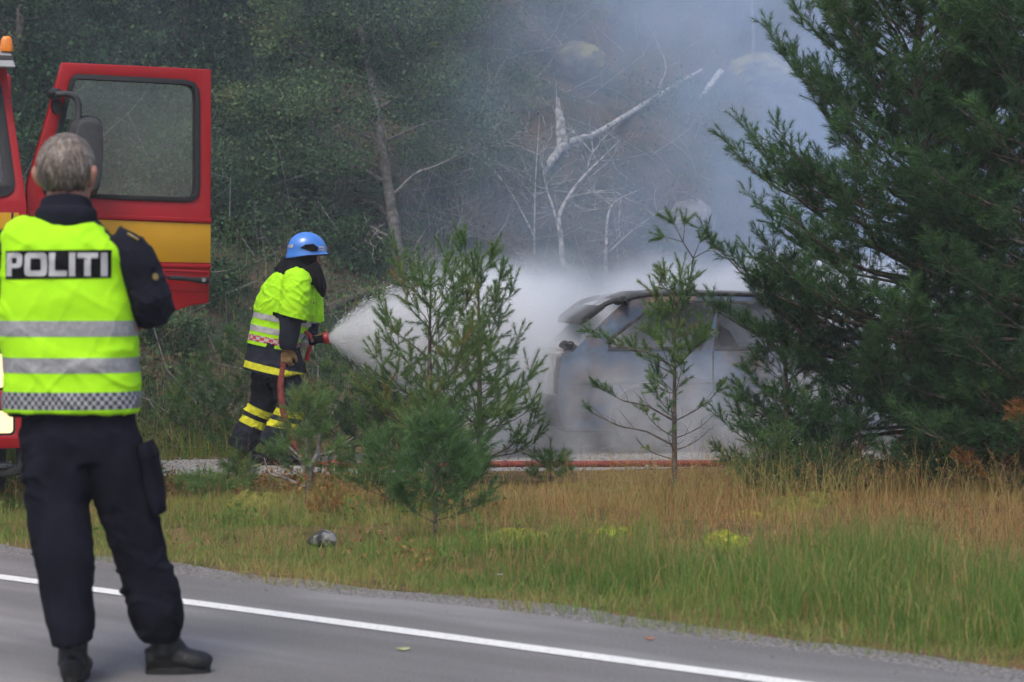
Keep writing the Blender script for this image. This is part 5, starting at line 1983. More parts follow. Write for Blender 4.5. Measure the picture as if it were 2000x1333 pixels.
# turnout jacket with long sleeves
mb = MB()
mb.tube([fp(537, 735), fp(535, 715), fp(535, 690), fp(544, 640), fp(559, 590), fp(574, 552), fp(584, 532)], [(63 * FM, .25), (60 * FM, .24), (51 * FM, .215), (51 * FM, .195), (54 * FM, .205), (40 * FM, .19), (20 * FM, .09)], 24, sub=3, up=(0, 1, 0), power=2.3)
mb.tube([N_SH + (0, .06, 0), N_SH, fp(574, 590, -.245), N_EL, fp(564, 660, -.25), N_WR], [.10, .105, .094, .084, .074, .062], 14, sub=3)
mb.tube([F_SH - (0, .06, 0), F_SH, fp(600, 600, .25), F_EL, (F_EL + F_WR) / 2 + (0, 0, 0), F_WR], [.10, .11, .10, .088, .072, .058], 14, sub=3)
me = sculpt(mb, 0.010, 3, decimate=0.5)
wrinkle(me, 0.006, 7, 13, 81)
creases(me, 0.012, 7, 1.4, 83)
hem_n = unit(np.array((26 / 115, 0, 1.0)))
h_lo, h_hi = fp(537, 728.5), fp(537, 715)
bm = slice_mesh(me, [(h_lo, hem_n), (h_hi, hem_n), (fp(537, 733), hem_n)])
bm.verts.index_update()
bm.normal_update()
sd = lambda c_, p_, n_: (np.array(c_) - p_).dot(n_)
fj = link('jacket', take_faces(bm, lambda c_: (not (sd(c_, h_lo, hem_n) > 0 > sd(c_, h_hi, hem_n))) and sd(c_, fp(537, 733), hem_n) > 0, 0, 'jacket'), M_FNAVY, fire)
link('hem_band', take_faces(bm, lambda c_: sd(c_, h_lo, hem_n) > 0 > sd(c_, h_hi, hem_n) and c_.z < N_WR[2] + .0 + 0.2, 0.002, 'hem_band'), M_YBAND, fj)
bm.free()

# vest with short wide sleeves
mb = MB()
mb.tube([fp(531, 690), fp(536, 672), fp(545, 638), fp(559, 592), fp(574, 553), fp(583, 534), fp(586, 527)], [(52 * FM, .215), (52 * FM, .215), (54 * FM, .21), (57 * FM, .222), (43 * FM, .205), (24 * FM, .11), (16 * FM, .07)], 30, sub=4, up=(0, 1, 0), power=2.3)
mb.tube([N_SH + (0, .08, 0.02), N_SH + (0, 0, .01), fp(576, 590, -.25), fp(574, 616, -.258), fp(573, 630, -.26)], [.105, .114, .112, .112, .112], 16, sub=3)
mb.tube([F_SH - (0, .08, -0.02), F_SH + (0, 0, .01), fp(602, 592, .25), fp(604, 616, .262), fp(604, 630, .265)], [.105, .122, .118, .118, .116], 16, sub=3)
me = sculpt(mb, 0.009, 3)
wrinkle(me, 0.006, 6, 10, 91)
creases(me, 0.010, 6, 1.4, 93)
vn = unit(np.array((0.19, 0, 1.0)))
edges = [(608, 619), (632, 644), (650, 662)]
pl = [fp(497, v_) if False else fp(490, v_ - 0) for e in edges for v_ in e]
pl = [fp(497, 608), fp(497, 619.5), fp(492, 632), fp(492, 644), fp(486, 650), fp(486, 662.5)]
v_bot = fp(485, 669)
cuff_n = unit(np.array((0.25, 0, 1.0)))
cuff_p = fp(541, 609)
bm = slice_mesh(me, [(p_, vn) for p_ in pl] + [(v_bot, vn), (cuff_p, cuff_n)])
bm.verts.index_update()
bm.normal_update()
arm_y = 0.235
def in_arm(c_):
    # the sleeves hang outside the trunk
    return abs(c_.y) > 0.215


def vkeep(c_):
    return sd(c_, v_bot, vn) > 0 and not (in_arm(c_) and sd(c_, cuff_p, cuff_n) < 0)


def vband(c_, a, b_):
    return sd(c_, pl[a], vn) < 0 < sd(c_, pl[b_], vn)


isb = lambda c_: any(vband(c_, a, a + 1) for a in (0, 2, 4)) and not in_arm(c_)
fv = link('vest', take_faces(bm, lambda c_: vkeep(c_) and not isb(c_), 0, 'vest'), M_HIVIS, fire)
for a in (0, 2):
    link('reflective_band', take_faces(bm, lambda c_, a=a: vkeep(c_) and isb(c_) and vband(c_, a, a + 1), 0.002, 'band'), M_SILVER, fv)
me = take_faces(bm, lambda c_: vkeep(c_) and isb(c_) and vband(c_, 4, 5), 0.002, 'band')
band_uv(me, fp(535, 668), vn, (1, 0, 0))
link('checkered_band', me, checker_mat('red_white_checks', (0.45, 0.43, 0.42), (0.42, 0.035, 0.05), 30, 41), fv)
bvh2 = BVHTree.FromBMesh(bm)
bm.free()
# red shoulder patch
hit = bvh2.ray_cast(Vector(fp(551, 530, -1.0)), Vector((0.0, 1, -0.0)))
mb = MB()
mb.box((-0.04, -0.03, -0.004), (0.04, 0.03, 0.004))
sp = mb.build('shoulder_patch', mat('patch_red', (0.55, 0.04, 0.07), 0.6, 0.15, 30), fv, bevel=0.003)
sp.location = fp(551, 533, -.03)
sp.rotation_euler = (R(-35), R(-32), 0)

# trousers with bands
near = [fp(555, 722, -.07), fp(561, 760, -.09), fp(568, 797, -.11), fp(552, 828, -.11), fp(533, 860, -.11), fp(524, 872, -.11)]
far = [fp(525, 722, .09), fp(519, 760, .10), fp(513, 793, .11), fp(496, 825, .11), fp(476, 862, .11), fp(469, 876, .11)]
mb = MB()
mb.tube([fp(540, 700), fp(541, 735)], [(.17, .17), (.18, .17)], 18, up=(0, 1, 0))
mb.tube(near, [(.12, .11), (.115, .11), (.112, .11), (.108, .105), (.104, .105), (.100, .105)], 18, sub=3, up=(0, 1, 0))
mb.tube(far, [(.135, .13), (.118, .12), (.108, .11), (.108, .105), (.104, .105), (.100, .105)], 18, sub=3, up=(0, 1, 0))
me = sculpt(mb, 0.010, 3)
wrinkle(me, 0.006, 7, 13, 95)
creases(me, 0.013, 7, 1.3, 97)
an, af = unit(near[2] - near[4]), unit(far[2] - far[4])
an2 = unit(an + np.array((-0.30, 0, 0)))
af2 = unit(af + np.array((-0.10, 0, 0)))
npl = [fp(553, 797, -.1), fp(553, 812, -.1), fp(543, 820, -.1), fp(543, 834, -.1)]
fpl = [fp(508, 797, .1), fp(508, 813, .1), fp(495, 817, .1), fp(495, 833, .1)]
bm = slice_mesh(me, [(p_, an2) for p_ in npl] + [(p_, af2) for p_ in fpl])
bm.verts.index_update()
bm.normal_update()


def tb(c_):
    nearleg = c_.y < 0
    mid_ = (near[2] + near[4]) / 2 if nearleg else (far[2] + far[4]) / 2
    if (Vector(mid_) - c_).length > 0.26:
        return 0
    ch_ = near if nearleg else far
    ax_x = float(np.interp(c_.z, [p_[2] for p_ in ch_[::-1]], [p_[0] for p_ in ch_[::-1]]))
    if abs(c_.x - ax_x) > 0.15:
        return 0
    ps, ax = (npl, an2) if nearleg else (fpl, af2)
    for a in (0, 2):
        if sd(c_, ps[a], ax) < 0 < sd(c_, ps[a + 1], ax) and c_.z < 0.56:
            return (0 if nearleg else 2) + a // 2 + 1
    return 0


ft = link('trousers', take_faces(bm, lambda c_: tb(c_) == 0, 0, 'trousers'), M_FNAVY, fire)
for k in (1, 2, 3, 4):
    link('leg_band', take_faces(bm, lambda c_, k=k: tb(c_) == k, 0.002, 'leg_band'), M_YBAND, ft)
bm.free()
for ankle, td in ((near[-1], (0.95, 0.1, 0)), (far[-1], (0.95, 0.1, 0))):
    mb = MB()
    h_ = np.array((ankle[0] - 0.05, ankle[1], 0.0))
    boot(mb, h_, td, 0.29, 0.058, 0.17)
    o = link('boot', sculpt(mb, 0.009, 2, decimate=0.4), M_LEATHER, fire)
    sole('sole', h_, td, 0.295, 0.060, o)

# hood and helmet
mb = MB()
mb.ball(fc + (-0.012, 0, -0.02), (0.105, 0.100, 0.12), 18, 12)
mb.tube([fp(592, 515), fp(580, 530), fp(572, 545)], [(.12, .12), (.15, .15), (.16, .18)], 16, sub=2, up=(0, 1, 0))
mb.tube([fp(607, 522, -.04), fp(620, 545, -.05), fp(627, 562, -.05), fp(632, 580, -.05)], [(.07, .09), (.055, .08), (.04, .06), (.012, .02)], 12, sub=3, up=(0, 1, 0))
me = sculpt(mb, 0.008, 4)
# opening for the face
bm = bmesh.new()
bm.from_mesh(me)
fo = Vector(fc) + Vector((0.10, 0.03, -0.035))
bmesh.ops.delete(bm, geom=[v for v in bm.verts if ((v.co.x - fo.x) / 0.07) ** 2 + ((v.co.y - fo.y) / 0.085) ** 2 + ((v.co.z - fo.z) / 0.07) ** 2 < 1], context='VERTS')
bm.to_mesh(me)
bm.free()
wrinkle(me, 0.006, 9, 12, 99)
link('hood', me, M_HOOD, fire)

mb = MB()
hcx = Vector(fc) + Vector((-0.004, 0, 0.055))
Mh = Euler((0, R(8), R(12))).to_matrix()
prof = []
for i in range(15):
    a = math.pi / 2 * i / 14
    prof.append((math.cos(a), math.sin(a)))
vs_, fs_ = [], []
seg = 36
rings = [(1.06, -0.26), (1.03, -0.20), (1.0, -0.08)] + prof
for r_, z_ in rings:
    for k in range(seg):
        th = 2 * math.pi * k / seg
        c_, s_ = math.cos(th), math.sin(th)
        x_ = r_ * c_ * (0.150 + 0.006 * (c_ > 0))
        y_ = r_ * s_ * 0.122
        drop = 0.0
        if z_ < 0:
            drop = (0.018 * (1 - c_) - 0.02 * max(0, c_) + 0.030 * max(0, -c_)) * (-z_ / 0.26)
            x_ += 0.020 * max(0, c_) * (-z_ / 0.26)
        vs_.append(hcx + Mh @ Vector((x_, y_, z_ * 0.135 - drop)))
for i in range(len(rings) - 1):
    for k in range(seg):
        k2 = (k + 1) % seg
        fs_.append((i * seg + k, i * seg + k2, (i + 1) * seg + k2, (i + 1) * seg + k))
fs_.append(tuple((len(rings) - 1) * seg + k for k in range(seg)))
mb.add(vs_, fs_)
helmet = mb.build('helmet', M_HELM, fire, smooth=True)
sm = helmet.modifiers.new('shell', 'SOLIDIFY')
sm.thickness = 0.006
sm.offset = -1
# rim, side mount, reflective stripes, crest
mb = MB()
rimv = vs_[:seg]
mb.tube([np.array(v) for v in rimv] + [np.array(rimv[0])], [0.006] * (seg + 1), 6)
mb.build('rim', M_BLACKP, helmet, smooth=True)


def on_helm(th, z_, r=1.012):
    c_, s_ = math.cos(th), math.sin(th)
    rr = math.sqrt(max(0, 1 - z_ * z_)) * r
    return hcx + Mh @ Vector((rr * c_ * 0.153, rr * s_ * 0.122, z_ * 0.135 * r))


for sgn in (-1, 1):
    mb = MB()
    dia = [(-0.55, 0.0), (-0.3, 0.22), (0.12, 0.34), (0.42, 0.16), (0.36, -0.05), (0.05, -0.12)]
    c0 = sgn * (math.pi / 2 - 0.10)
    inner = [on_helm(c0 + sgn * -u_, v_, 1.0) for u_, v_ in dia]
    outer = [on_helm(c0 + sgn * -u_ * .92, 0.08 + (v_ - 0.08) * .92, 1.10) for u_, v_ in dia]
    mb.add(inner + outer, [tuple(range(6)), tuple(range(11, 5, -1))] + [(i, (i + 1) % 6, 6 + (i + 1) % 6, 6 + i) for i in range(6)])
    mb.build('visor_mount', M_BLACKP, helmet, bevel=0.004)
    for z0, z1 in ((0.02, 0.12), (0.17, 0.27)):
        mb = MB()
        n_ = 8
        a_ = [on_helm(sgn * (0.25 + 0.75 * i / n_), z0, 1.012) for i in range(n_ + 1)]
        b_ = [on_helm(sgn * (0.25 + 0.75 * i / n_), z1, 1.012) for i in range(n_ + 1)]
        mb.add(a_ + b_, [(i, i + 1, n_ + 2 + i, n_ + 1 + i) for i in range(n_)])
        mb.build('reflective_stripe', M_SILVER, helmet, smooth=True)
    mb = MB()
    a_ = [on_helm(sgn * (2.45 + 0.4 * i / 5), -0.05, 1.014) for i in range(6)]
    b_ = [on_helm(sgn * (2.45 + 0.4 * i / 5), 0.18 * (1 - i / 7), 1.014) for i in range(6)]
    mb.add(a_ + b_, [(i, i + 1, 7 + i, 6 + i) for i in range(5)])
    mb.build('reflective_stripe', M_SILVER, helmet, smooth=True)

# gloves closed round the hose and the nozzle
for nm_, wr, d_, pn, cu, ts in (('glove', N_WR + (0, 0, .005), (-0.06, 0.08, -1), (0.25, 0.95, 0.0), (0.75, 1.0, 0.7), 1), ('glove', F_WR, (0.95, -0.10, 0.03), (0.0, -0.55, 0.8), (0.7, 0.95, 0.7), 1)):
    mb = MB()
    hand(mb, wr, d_, pn, cu, 1.22, ts)
    mb.tube([Vector(wr) - Vector(d_).normalized() * 0.06, Vector(wr) + Vector(d_).normalized() * 0.01], [.052, .046], 12)
    g = link(nm_, sculpt(mb, 0.005, 2), M_GLOVE, fire)
    mb = MB()
    dv = Vector(d_).normalized()
    mb.lathe([(0.0555, -.055), (0.060, -.05), (0.060, -.022), (0.053, -.018)], wr, dv, 16)
    mb.build('cuff', M_SILVER, g, smooth=True)

# ------------------------------------------------------------------ nozzle and hose
M_NRED = mat('nozzle_red', (0.36, 0.012, 0.02), 0.4, 0.2, 30, spec=0.5)
M_METAL = mat('coupling_metal', (0.42, 0.42, 0.42), 0.35, 0.2, 60, metal=0.8)
M_TEAL = mat('valve_teal', (0.03, 0.16, 0.18), 0.5, 0.15, 30)
n0, n1 = fp(578, 672, -.03), fp(643, 660, -.03)
noz = empty('fire_nozzle', fb0 + Vector(n0), 0, 'red and black branch nozzle held in gloved hands, spraying water', 'nozzle')
ax = unit(n1 - n0)
NL = float(np.linalg.norm(n1 - n0))


def npos(f, dx=0, dz=0, dy=0):
    return tuple(ax * NL * f + np.array((dx, dy, dz)))


mb = MB()
mb.lathe([(0.030, 0.0), (0.036, 0.004), (0.036, 0.022), (0.046, 0.026), (0.048, 0.050), (0.040, 0.054), (0.040, 0.066), (0.047, 0.070), (0.047, 0.094), (0.034, 0.098), (0.030, 0.110)], (0, 0, 0), ax, 20)
mb.build('coupling', M_METAL, noz, smooth=True)
mb = MB()
mb.lathe([(0.030, 0.1), (0.036, 0.11), (0.036, 0.15), (0.030, 0.16), (0.030, 0.205), (0.034, 0.21), (0.034, 0.222)], (0, 0, 0), ax, 20)
mb.build('barrel', M_BLACKP, noz, smooth=True)
mb = MB()
mb.lathe([(0.034, 0.218), (0.047, 0.224), (0.049, 0.240), (0.046, 0.256), (0.036, 0.262), (0.022, 0.258), (0.0, 0.250)], (0, 0, 0), ax, 24)
mb.build('nozzle_head', M_NRED, noz, smooth=True)
mb = MB()
bail = [npos(.50, 0, 0.0, -.045), npos(.42, 0, .045, -.045), npos(.34, -.01, .075, -.03), npos(.34, -.01, .075, .03), npos(.42, 0, .045, .045), npos(.50, 0, 0, .045)]
mb.tube(bail, [.012] * 6, 10, sub=4)
mb.build('bail_handle', M_NRED, noz, smooth=True)
mb = MB()
mb.tube([npos(.46, 0, -.02), npos(.43, -.01, -.07), npos(.40, -.018, -.125), npos(.39, -.018, -.15)], [(.020, .016), (.020, .017), (.021, .017), (.023, .019)], 12, sub=3)
mb.build('pistol_grip', M_NRED, noz, smooth=True)
mb = MB()
mb.lathe([(0.0, -.046), (0.014, -.046), (0.014, .046), (0, .046)], npos(.50), (0, 1, 0), 14)
mb.build('valve', M_TEAL, noz, smooth=True)

M_HOSE = mat('red_hose', (0.20, 0.035, 0.028), 0.65, 0.25, 25, 0.5, 160, color2=(0.28, 0.06, 0.045), spec=0.4)
hose_pts = [np.array(fp(578, 672, -.03)), np.array(fp(572, 676, -.06)), np.array(fp(562, 690, -.17)), np.array(fp(555, 706, -.205)), np.array(fp(549, 740, -.225)), np.array(fp(549, 775, -.23)), np.array(fp(556, 815, -.23)), np.array(fp(568, 850, -.22))]
hose_pts = [p_ + np.array(fb0) for p_ in hose_pts]
for px, D_, dz in ((583, 17.36, 0.10), (606, 17.3, 0.035), (650, 17.2, 0.03), (720, 17.05, .03), (800, 17.1, .03), (900, 17.2, .03), (1010, 17.3, .03), (1120, 17.3, .03), (1200, 17.35, .03), (1320, 17.4, .03), (1430, 17.45, .03), (1560, 17.6, .03), (1750, 17.5, .03), (2000, 17.8, .03), (2300, 17.6, .03)):
    p_ = P(px, 900, D_)
    hose_pts.append(np.array((p_.x, p_.y, gz(p_.x, p_.y) + dz)))
h0 = hose_pts[0].copy()
mb = MB()
mb.tube([p_ - h0 for p_ in hose_pts], [0.0265] * len(hose_pts), 12, sub=6)
hose = mb.build('fire_hose', M_HOSE, None, smooth=True)
hose.location = h0
tag(hose, 'dark red fire hose hanging from the nozzle and running along the track', 'hose')
# hose couplings lying on the track
for px, D_ in ((655, 17.19), (900, 17.2)):
    p_ = P(px, 900, D_)
    mb = MB()
    mb.lathe([(0.028, -.05), (0.036, -.045), (0.036, -.01), (0.032, -.008), (0.032, .008), (0.036, .01), (0.036, .045), (0.028, .05)], (0, 0, 0), (1, 0.0, 0), 16)
    o = mb.build('hose_coupling', M_NRED, hose, smooth=True)
    o.location = Vector((p_.x, p_.y, gz(p_.x, p_.y) + .035)) - Vector(h0)
# ================================================================== FIRE TRUCK
M_TRED = mat('truck_red', (0.31, 0.007, 0.010), 0.42, 0.06, 3, spec=0.28, coat=0.08)
M_TYEL = mat('truck_yellow', (0.50, 0.26, 0.010), 0.45, 0.06, 3, spec=0.25, coat=0.05)
M_TBLK = mat('black_trim', (0.014, 0.014, 0.015), 0.55, 0.2, 30, 0.15, 120)
M_TGREY = mat('grey_plastic', (0.040, 0.041, 0.044), 0.6, 0.15, 20, 0.15, 120)
M_TVIS = mat('visor_grey', (0.26, 0.26, 0.265), 0.5, 0.12, 6)
M_CHAS = mat('chassis_dark', (0.02, 0.02, 0.02), 0.8, 0.3, 12, 0.3, 60)
M_TYRE = mat('tyre', (0.018, 0.018, 0.018), 0.85, 0.25, 20, 0.4, 60)
M_STEEL = mat('wheel_steel', (0.35, 0.35, 0.35), 0.45, 0.2, 10, metal=0.6)
M_AMBER = mat('amber_lens', (0.72, 0.20, 0.01), 0.25, 0.1, 20, spec=0.6)
M_INT = mat('cab_interior', (0.09, 0.095, 0.10), 0.8, 0.3, 6)
M_CURT = mat('cab_curtain', (0.20, 0.21, 0.23), 0.9, 0.3, 9, color2=(0.36, 0.37, 0.39), stretch=(14, 14, 1.5))


def glass_mat(name, tint, haze_=0.12):
    m = bpy.data.materials.new(name)
    m.use_nodes = True
    nt = m.node_tree
    nt.nodes.remove(nt.nodes['Principled BSDF'])
    tr = nt.nodes.new('ShaderNodeBsdfTransparent')
    tr.inputs[0].default_value = (*tint, 1)
    gl = nt.nodes.new('ShaderNodeBsdfGlossy')
    gl.inputs['Roughness'].default_value = 0.04
    df = nt.nodes.new('ShaderNodeBsdfDiffuse')
    df.inputs[0].default_value = (0.5, 0.5, 0.5, 1)
    tc_ = nt.nodes.new('ShaderNodeTexCoord')
    nz = nt.nodes.new('ShaderNodeTexNoise')
    nz.inputs['Scale'].default_value = 4
    nz.inputs['Detail'].default_value = 5
    nt.links.new(tc_.outputs['Object'], nz.inputs['Vector'])
    hz = nmath(nt, 'MULTIPLY', nz.outputs['Fac'], haze_)
    fr = nt.nodes.new('ShaderNodeFresnel')
    fr.inputs[0].default_value = 1.5
    m1 = nt.nodes.new('ShaderNodeMixShader')
    nt.links.new(hz, m1.inputs[0])
    nt.links.new(tr.outputs[0], m1.inputs[1])
    nt.links.new(df.outputs[0], m1.inputs[2])
    m2 = nt.nodes.new('ShaderNodeMixShader')
    nt.links.new(fr.outputs[0], m2.inputs[0])
    nt.links.new(m1.outputs[0], m2.inputs[1])
    nt.links.new(gl.outputs[0], m2.inputs[2])
    nt.links.new(m2.outputs[0], nt.nodes['Material Output'].inputs['Surface'])
    return m


M_GLASS = glass_mat('window_glass', (0.84, 0.88, 0.87), 0.10)


def lamp_mat(name, col, power):
    m = bpy.data.materials.new(name)
    m.use_nodes = True
    b_ = m.node_tree.nodes['Principled BSDF']
    b_.inputs['Base Color'].default_value = (0.6, 0.5, 0.36, 1)
    b_.inputs['Roughness'].default_value = 0.2
    b_.inputs['Emission Color'].default_value = (*col, 1)
    b_.inputs['Emission Strength'].default_value = power
    return m


M_LAMP = lamp_mat('lit_headlamp', (1.0, 0.70, 0.30), 1.0)

TD_ = 13.3
ta = R(15)
corner = P(52, 405, TD_)                       # foot of the windscreen pillar
tpos = Vector((corner.x, corner.y, gz(corner.x, corner.y)))
truck = empty('fire_truck', tpos, ta, 'red fire truck with a yellow stripe, lit headlights and its door wide open', 'fire truck')
TX, TY = Vector((math.cos(ta), math.sin(ta), 0)), Vector((-math.sin(ta), math.cos(ta), 0))


def t_local(p):
    d = Vector(p) - tpos
    return Vector((d.dot(TX), d.dot(TY), d.z))


def t_front(px, py, dep=0.0):
    """Point of the photograph on the cab's front plane (local x, z)."""
    q = t_local(onplane(px, py, tpos + TY * dep, TY))
    return q.x, q.z


CW = 2.42       # cab width
zt = lambda py: t_front(50, py)[1]
Z_BUMP, Z_LAMPLO = zt(870), zt(790)
z_floor = zt(640)
z_belt, z_top = zt(398), zt(128)
# rake of the windscreen: the top lies further back
RAKE = 0.16


def front_y(z):
    return max(0.0, (z - z_belt)) / (z_top - z_belt) * RAKE


def edge_x(z):
    # the cab narrows upwards
    return -0.105 * max(0.0, z - z_belt) / (z_top - z_belt)


# --- cab shell: front panel with the windscreen opening
xr = lambda z: edge_x(z)
xl = lambda z: -CW - edge_x(z)
zs = np.linspace(z_belt, z_top, 7)
outer = [(xr(z_floor), z_floor - 0.05)] + [(xr(z), z) for z in zs] + [(xl(z), z) for z in zs[::-1]] + [(xl(z_floor), z_floor - 0.05)]
wz0, wz1 = z_belt + 0.05, z_top - 0.05
ins = 0.085
hole = rrect(-CW + 0.06, -wz1, -0.06, -wz0, 0.09, 5)


def win_pt(x, z, grow=0.0):
    """Windscreen opening, squeezed to follow the slanted pillars."""
    f = (z - z_belt) / (z_top - z_belt)
    half = CW / 2 - 0.105 * f
    return ((x + CW / 2) / (CW / 2) * half - CW / 2, z)


hole = [win_pt(x, -z) for x, z in hole]
mb = MB()
mb.prism([outer, hole], lambda x, z: (x, front_y(z), z), lambda x, z: (x, front_y(z) + 0.045, z))
mb.build('front_panel', M_TRED, truck, bevel=0.006)
# rubber seal and glass
def scaled(lp, k, cx, cz):
    return [(cx + (x - cx) * (1 - k / abs(CW / 2)), cz + (z - cz) * (1 - k / (0.5 * (wz1 - wz0)))) for x, z in lp]
cz_ = (wz0 + wz1) / 2
hi_ = scaled(hole, 0.055, -CW / 2, cz_)
ws = None
mb = MB()
mb.prism([scaled(hole, -0.012, -CW / 2, cz_), hi_], lambda x, z: (x, front_y(z) - 0.012, z), lambda x, z: (x, front_y(z) + 0.03, z))
seal = mb.build('windscreen_seal', M_TBLK, truck, bevel=0.005)
mb = MB()
mb.prism([scaled(hole, 0.05, -CW / 2, cz_)], lambda x, z: (x, front_y(z) + 0.008, z), lambda x, z: (x, front_y(z) + 0.014, z))
mb.build('windscreen', M_GLASS, seal)
# curtain and seats seen through the glass
mb = MB()
n_ = 40
for i in range(n_ + 1):
    pass
cv, cf = [], []
for i in range(41):
    x_ = -0.20 - 0.75 * i / 40
    yy = front_y(cz_) + 0.10 + 0.03 * math.sin(i * 0.9) + 0.25 * (i / 40)
    cv += [(x_, yy, wz0 + 0.02), (x_, yy + 0.08, wz1 - 0.02)]
for i in range(40):
    cf.append((2 * i, 2 * i + 2, 2 * i + 3, 2 * i + 1))
mb.add(cv, cf)
cu = mb.build('curtain', M_CURT, truck, smooth=True)
cu.modifiers.new('t', 'SOLIDIFY').thickness = 0.006
mb = MB()
mb.box((-CW + 0.1, 0.25, z_floor + 0.1), (-0.08, 0.6, wz0 - 0.05))
mb.build('dashboard', M_INT, truck, bevel=0.03)
for sx in (-0.62, -1.85):
    mb = MB()
    mb.box((sx - 0.25, 0.95, z_floor + 0.2), (sx + 0.25, 1.45, z_floor + 0.42))
    mb.box((sx - 0.24, 1.38, z_floor + 0.42), (sx + 0.24, 1.52, z_floor + 1.15))
    mb.build('seat', M_INT, truck, bevel=0.04)
# cab sides, back and roof
CL = 1.75
for side in (0, 1):
    f_ = (lambda z: xr(z)) if side == 0 else (lambda z: xl(z))
    t_ = -0.04 if side == 0 else 0.04
    def slo(y, z, f_=f_):
        return (f_(z), y, z)
    # door opening on both sides; the far door closes it again
    so = [(front_y(z) + 0.046, z) for z in (z_floor - 0.05, z_belt, (z_belt + z_top) / 2, z_top)] + [(CL, z_top), (CL, z_floor - 0.05)]
    dh = [(0.12, z_floor + 0.0), (0.12, z_belt), (0.12 + front_y(z_top), z_top - 0.07), (1.12, z_top - 0.07), (1.12, z_floor + 0.0)]
    loops = [so, dh]
    mb = MB()
    mb.prism(loops, lambda y, z, f_=f_: (f_(z), y, z), lambda y, z, f_=f_, t_=t_: (f_(z) + t_, y, z))
    mb.build('cab_side', M_TRED, truck, bevel=0.006)
mb = MB()
mb.box((xl(z_top) + 0.01, CL, z_floor - 0.05), (xr(z_top) - 0.01, CL + 0.04, z_top))
mb.build('cab_back', M_TRED, truck)
mb = MB()
vs_ = []
rx0, rx1 = xl(z_top), xr(z_top)
prof = [(front_y(z_top) - 0.01, z_top - 0.01), (front_y(z_top) + 0.02, z_top + 0.07), (front_y(z_top) + 0.12, z_top + 0.13), (CL - 0.1, z_top + 0.14), (CL + 0.05, z_top + 0.08), (CL + 0.05, z_top - 0.01)]
mb.prism([prof], lambda y, z: (rx0 - 0.006, y, z), lambda y, z: (rx1 + 0.006, y, z))
mb.build('cab_roof', M_TRED, truck, bevel=0.02)
# sun visor
mb = MB()
vp = [(front_y(z_top) + 0.0, z_top + 0.13), (front_y(z_top) - 0.10, z_top + 0.10), (front_y(z_top) - 0.22, z_top - 0.015), (front_y(z_top) - 0.20, z_top - 0.025), (front_y(z_top) - 0.08, z_top + 0.06), (front_y(z_top) + 0.0, z_top + 0.09)]
mb.prism([vp], lambda y, z: (rx0 + 0.0, y, z), lambda y, z: (rx1 + 0.045 - 0.30 * max(0, z - z_top), y, z))
vis = mb.build('sun_visor', M_TVIS, truck, bevel=0.008)
mb = MB()
vp2 = [(front_y(z_top) - 0.165, z_top + 0.035), (front_y(z_top) - 0.18, z_top + 0.03), (front_y(z_top) - 0.152, z_top + 0.056), (front_y(z_top) - 0.14, z_top + 0.056)]
mb.prism([vp2], lambda y, z: (rx0 + 0.02, y, z), lambda y, z: (rx1 + 0.03, y, z))
mb.build('visor_groove', M_TBLK, vis)
# amber marker on the roof corner
mb = MB()
mb.tube([(0, 0, 0), (0, 0, 0.03), (0, 0, 0.075), (0, 0, 0.09)], [(0.030, .035), (.032, .038), (.026, .030), (.014, .02)], 16, sub=2, power=3)
am = mb.build('marker_light', M_AMBER, truck, smooth=True)
ax_, az_ = t_front(13, 98, 0.05)
am.location = (ax_, 0.05, az_ - 0.01)

# --- stripe, grille and lamps on the front
s_hi, s_lo = zt(416), zt(500)
mb = MB()
mb.box((-CW + 0.02, -0.008, s_lo), (-0.045, -0.001, s_hi))
mb.build('yellow_stripe', M_TYEL, truck, bevel=0.002)
mb = MB()
gx_, gz_ = t_front(24, 432)
mb.box((gx_ - 0.006, -0.014, s_lo), (gx_ + 0.006, -0.0085, s_hi))
mb.build('panel_gap', M_TBLK, truck)
for k in range(4):
    mb = MB()
    z_ = zt(540) - 0.055 * k
    mb.box((-CW + 0.35, -0.035, z_ - 0.018), (-0.35, -0.002, z_ + 0.018))
    mb.build('grille_slat', M_TBLK, truck, bevel=0.005)
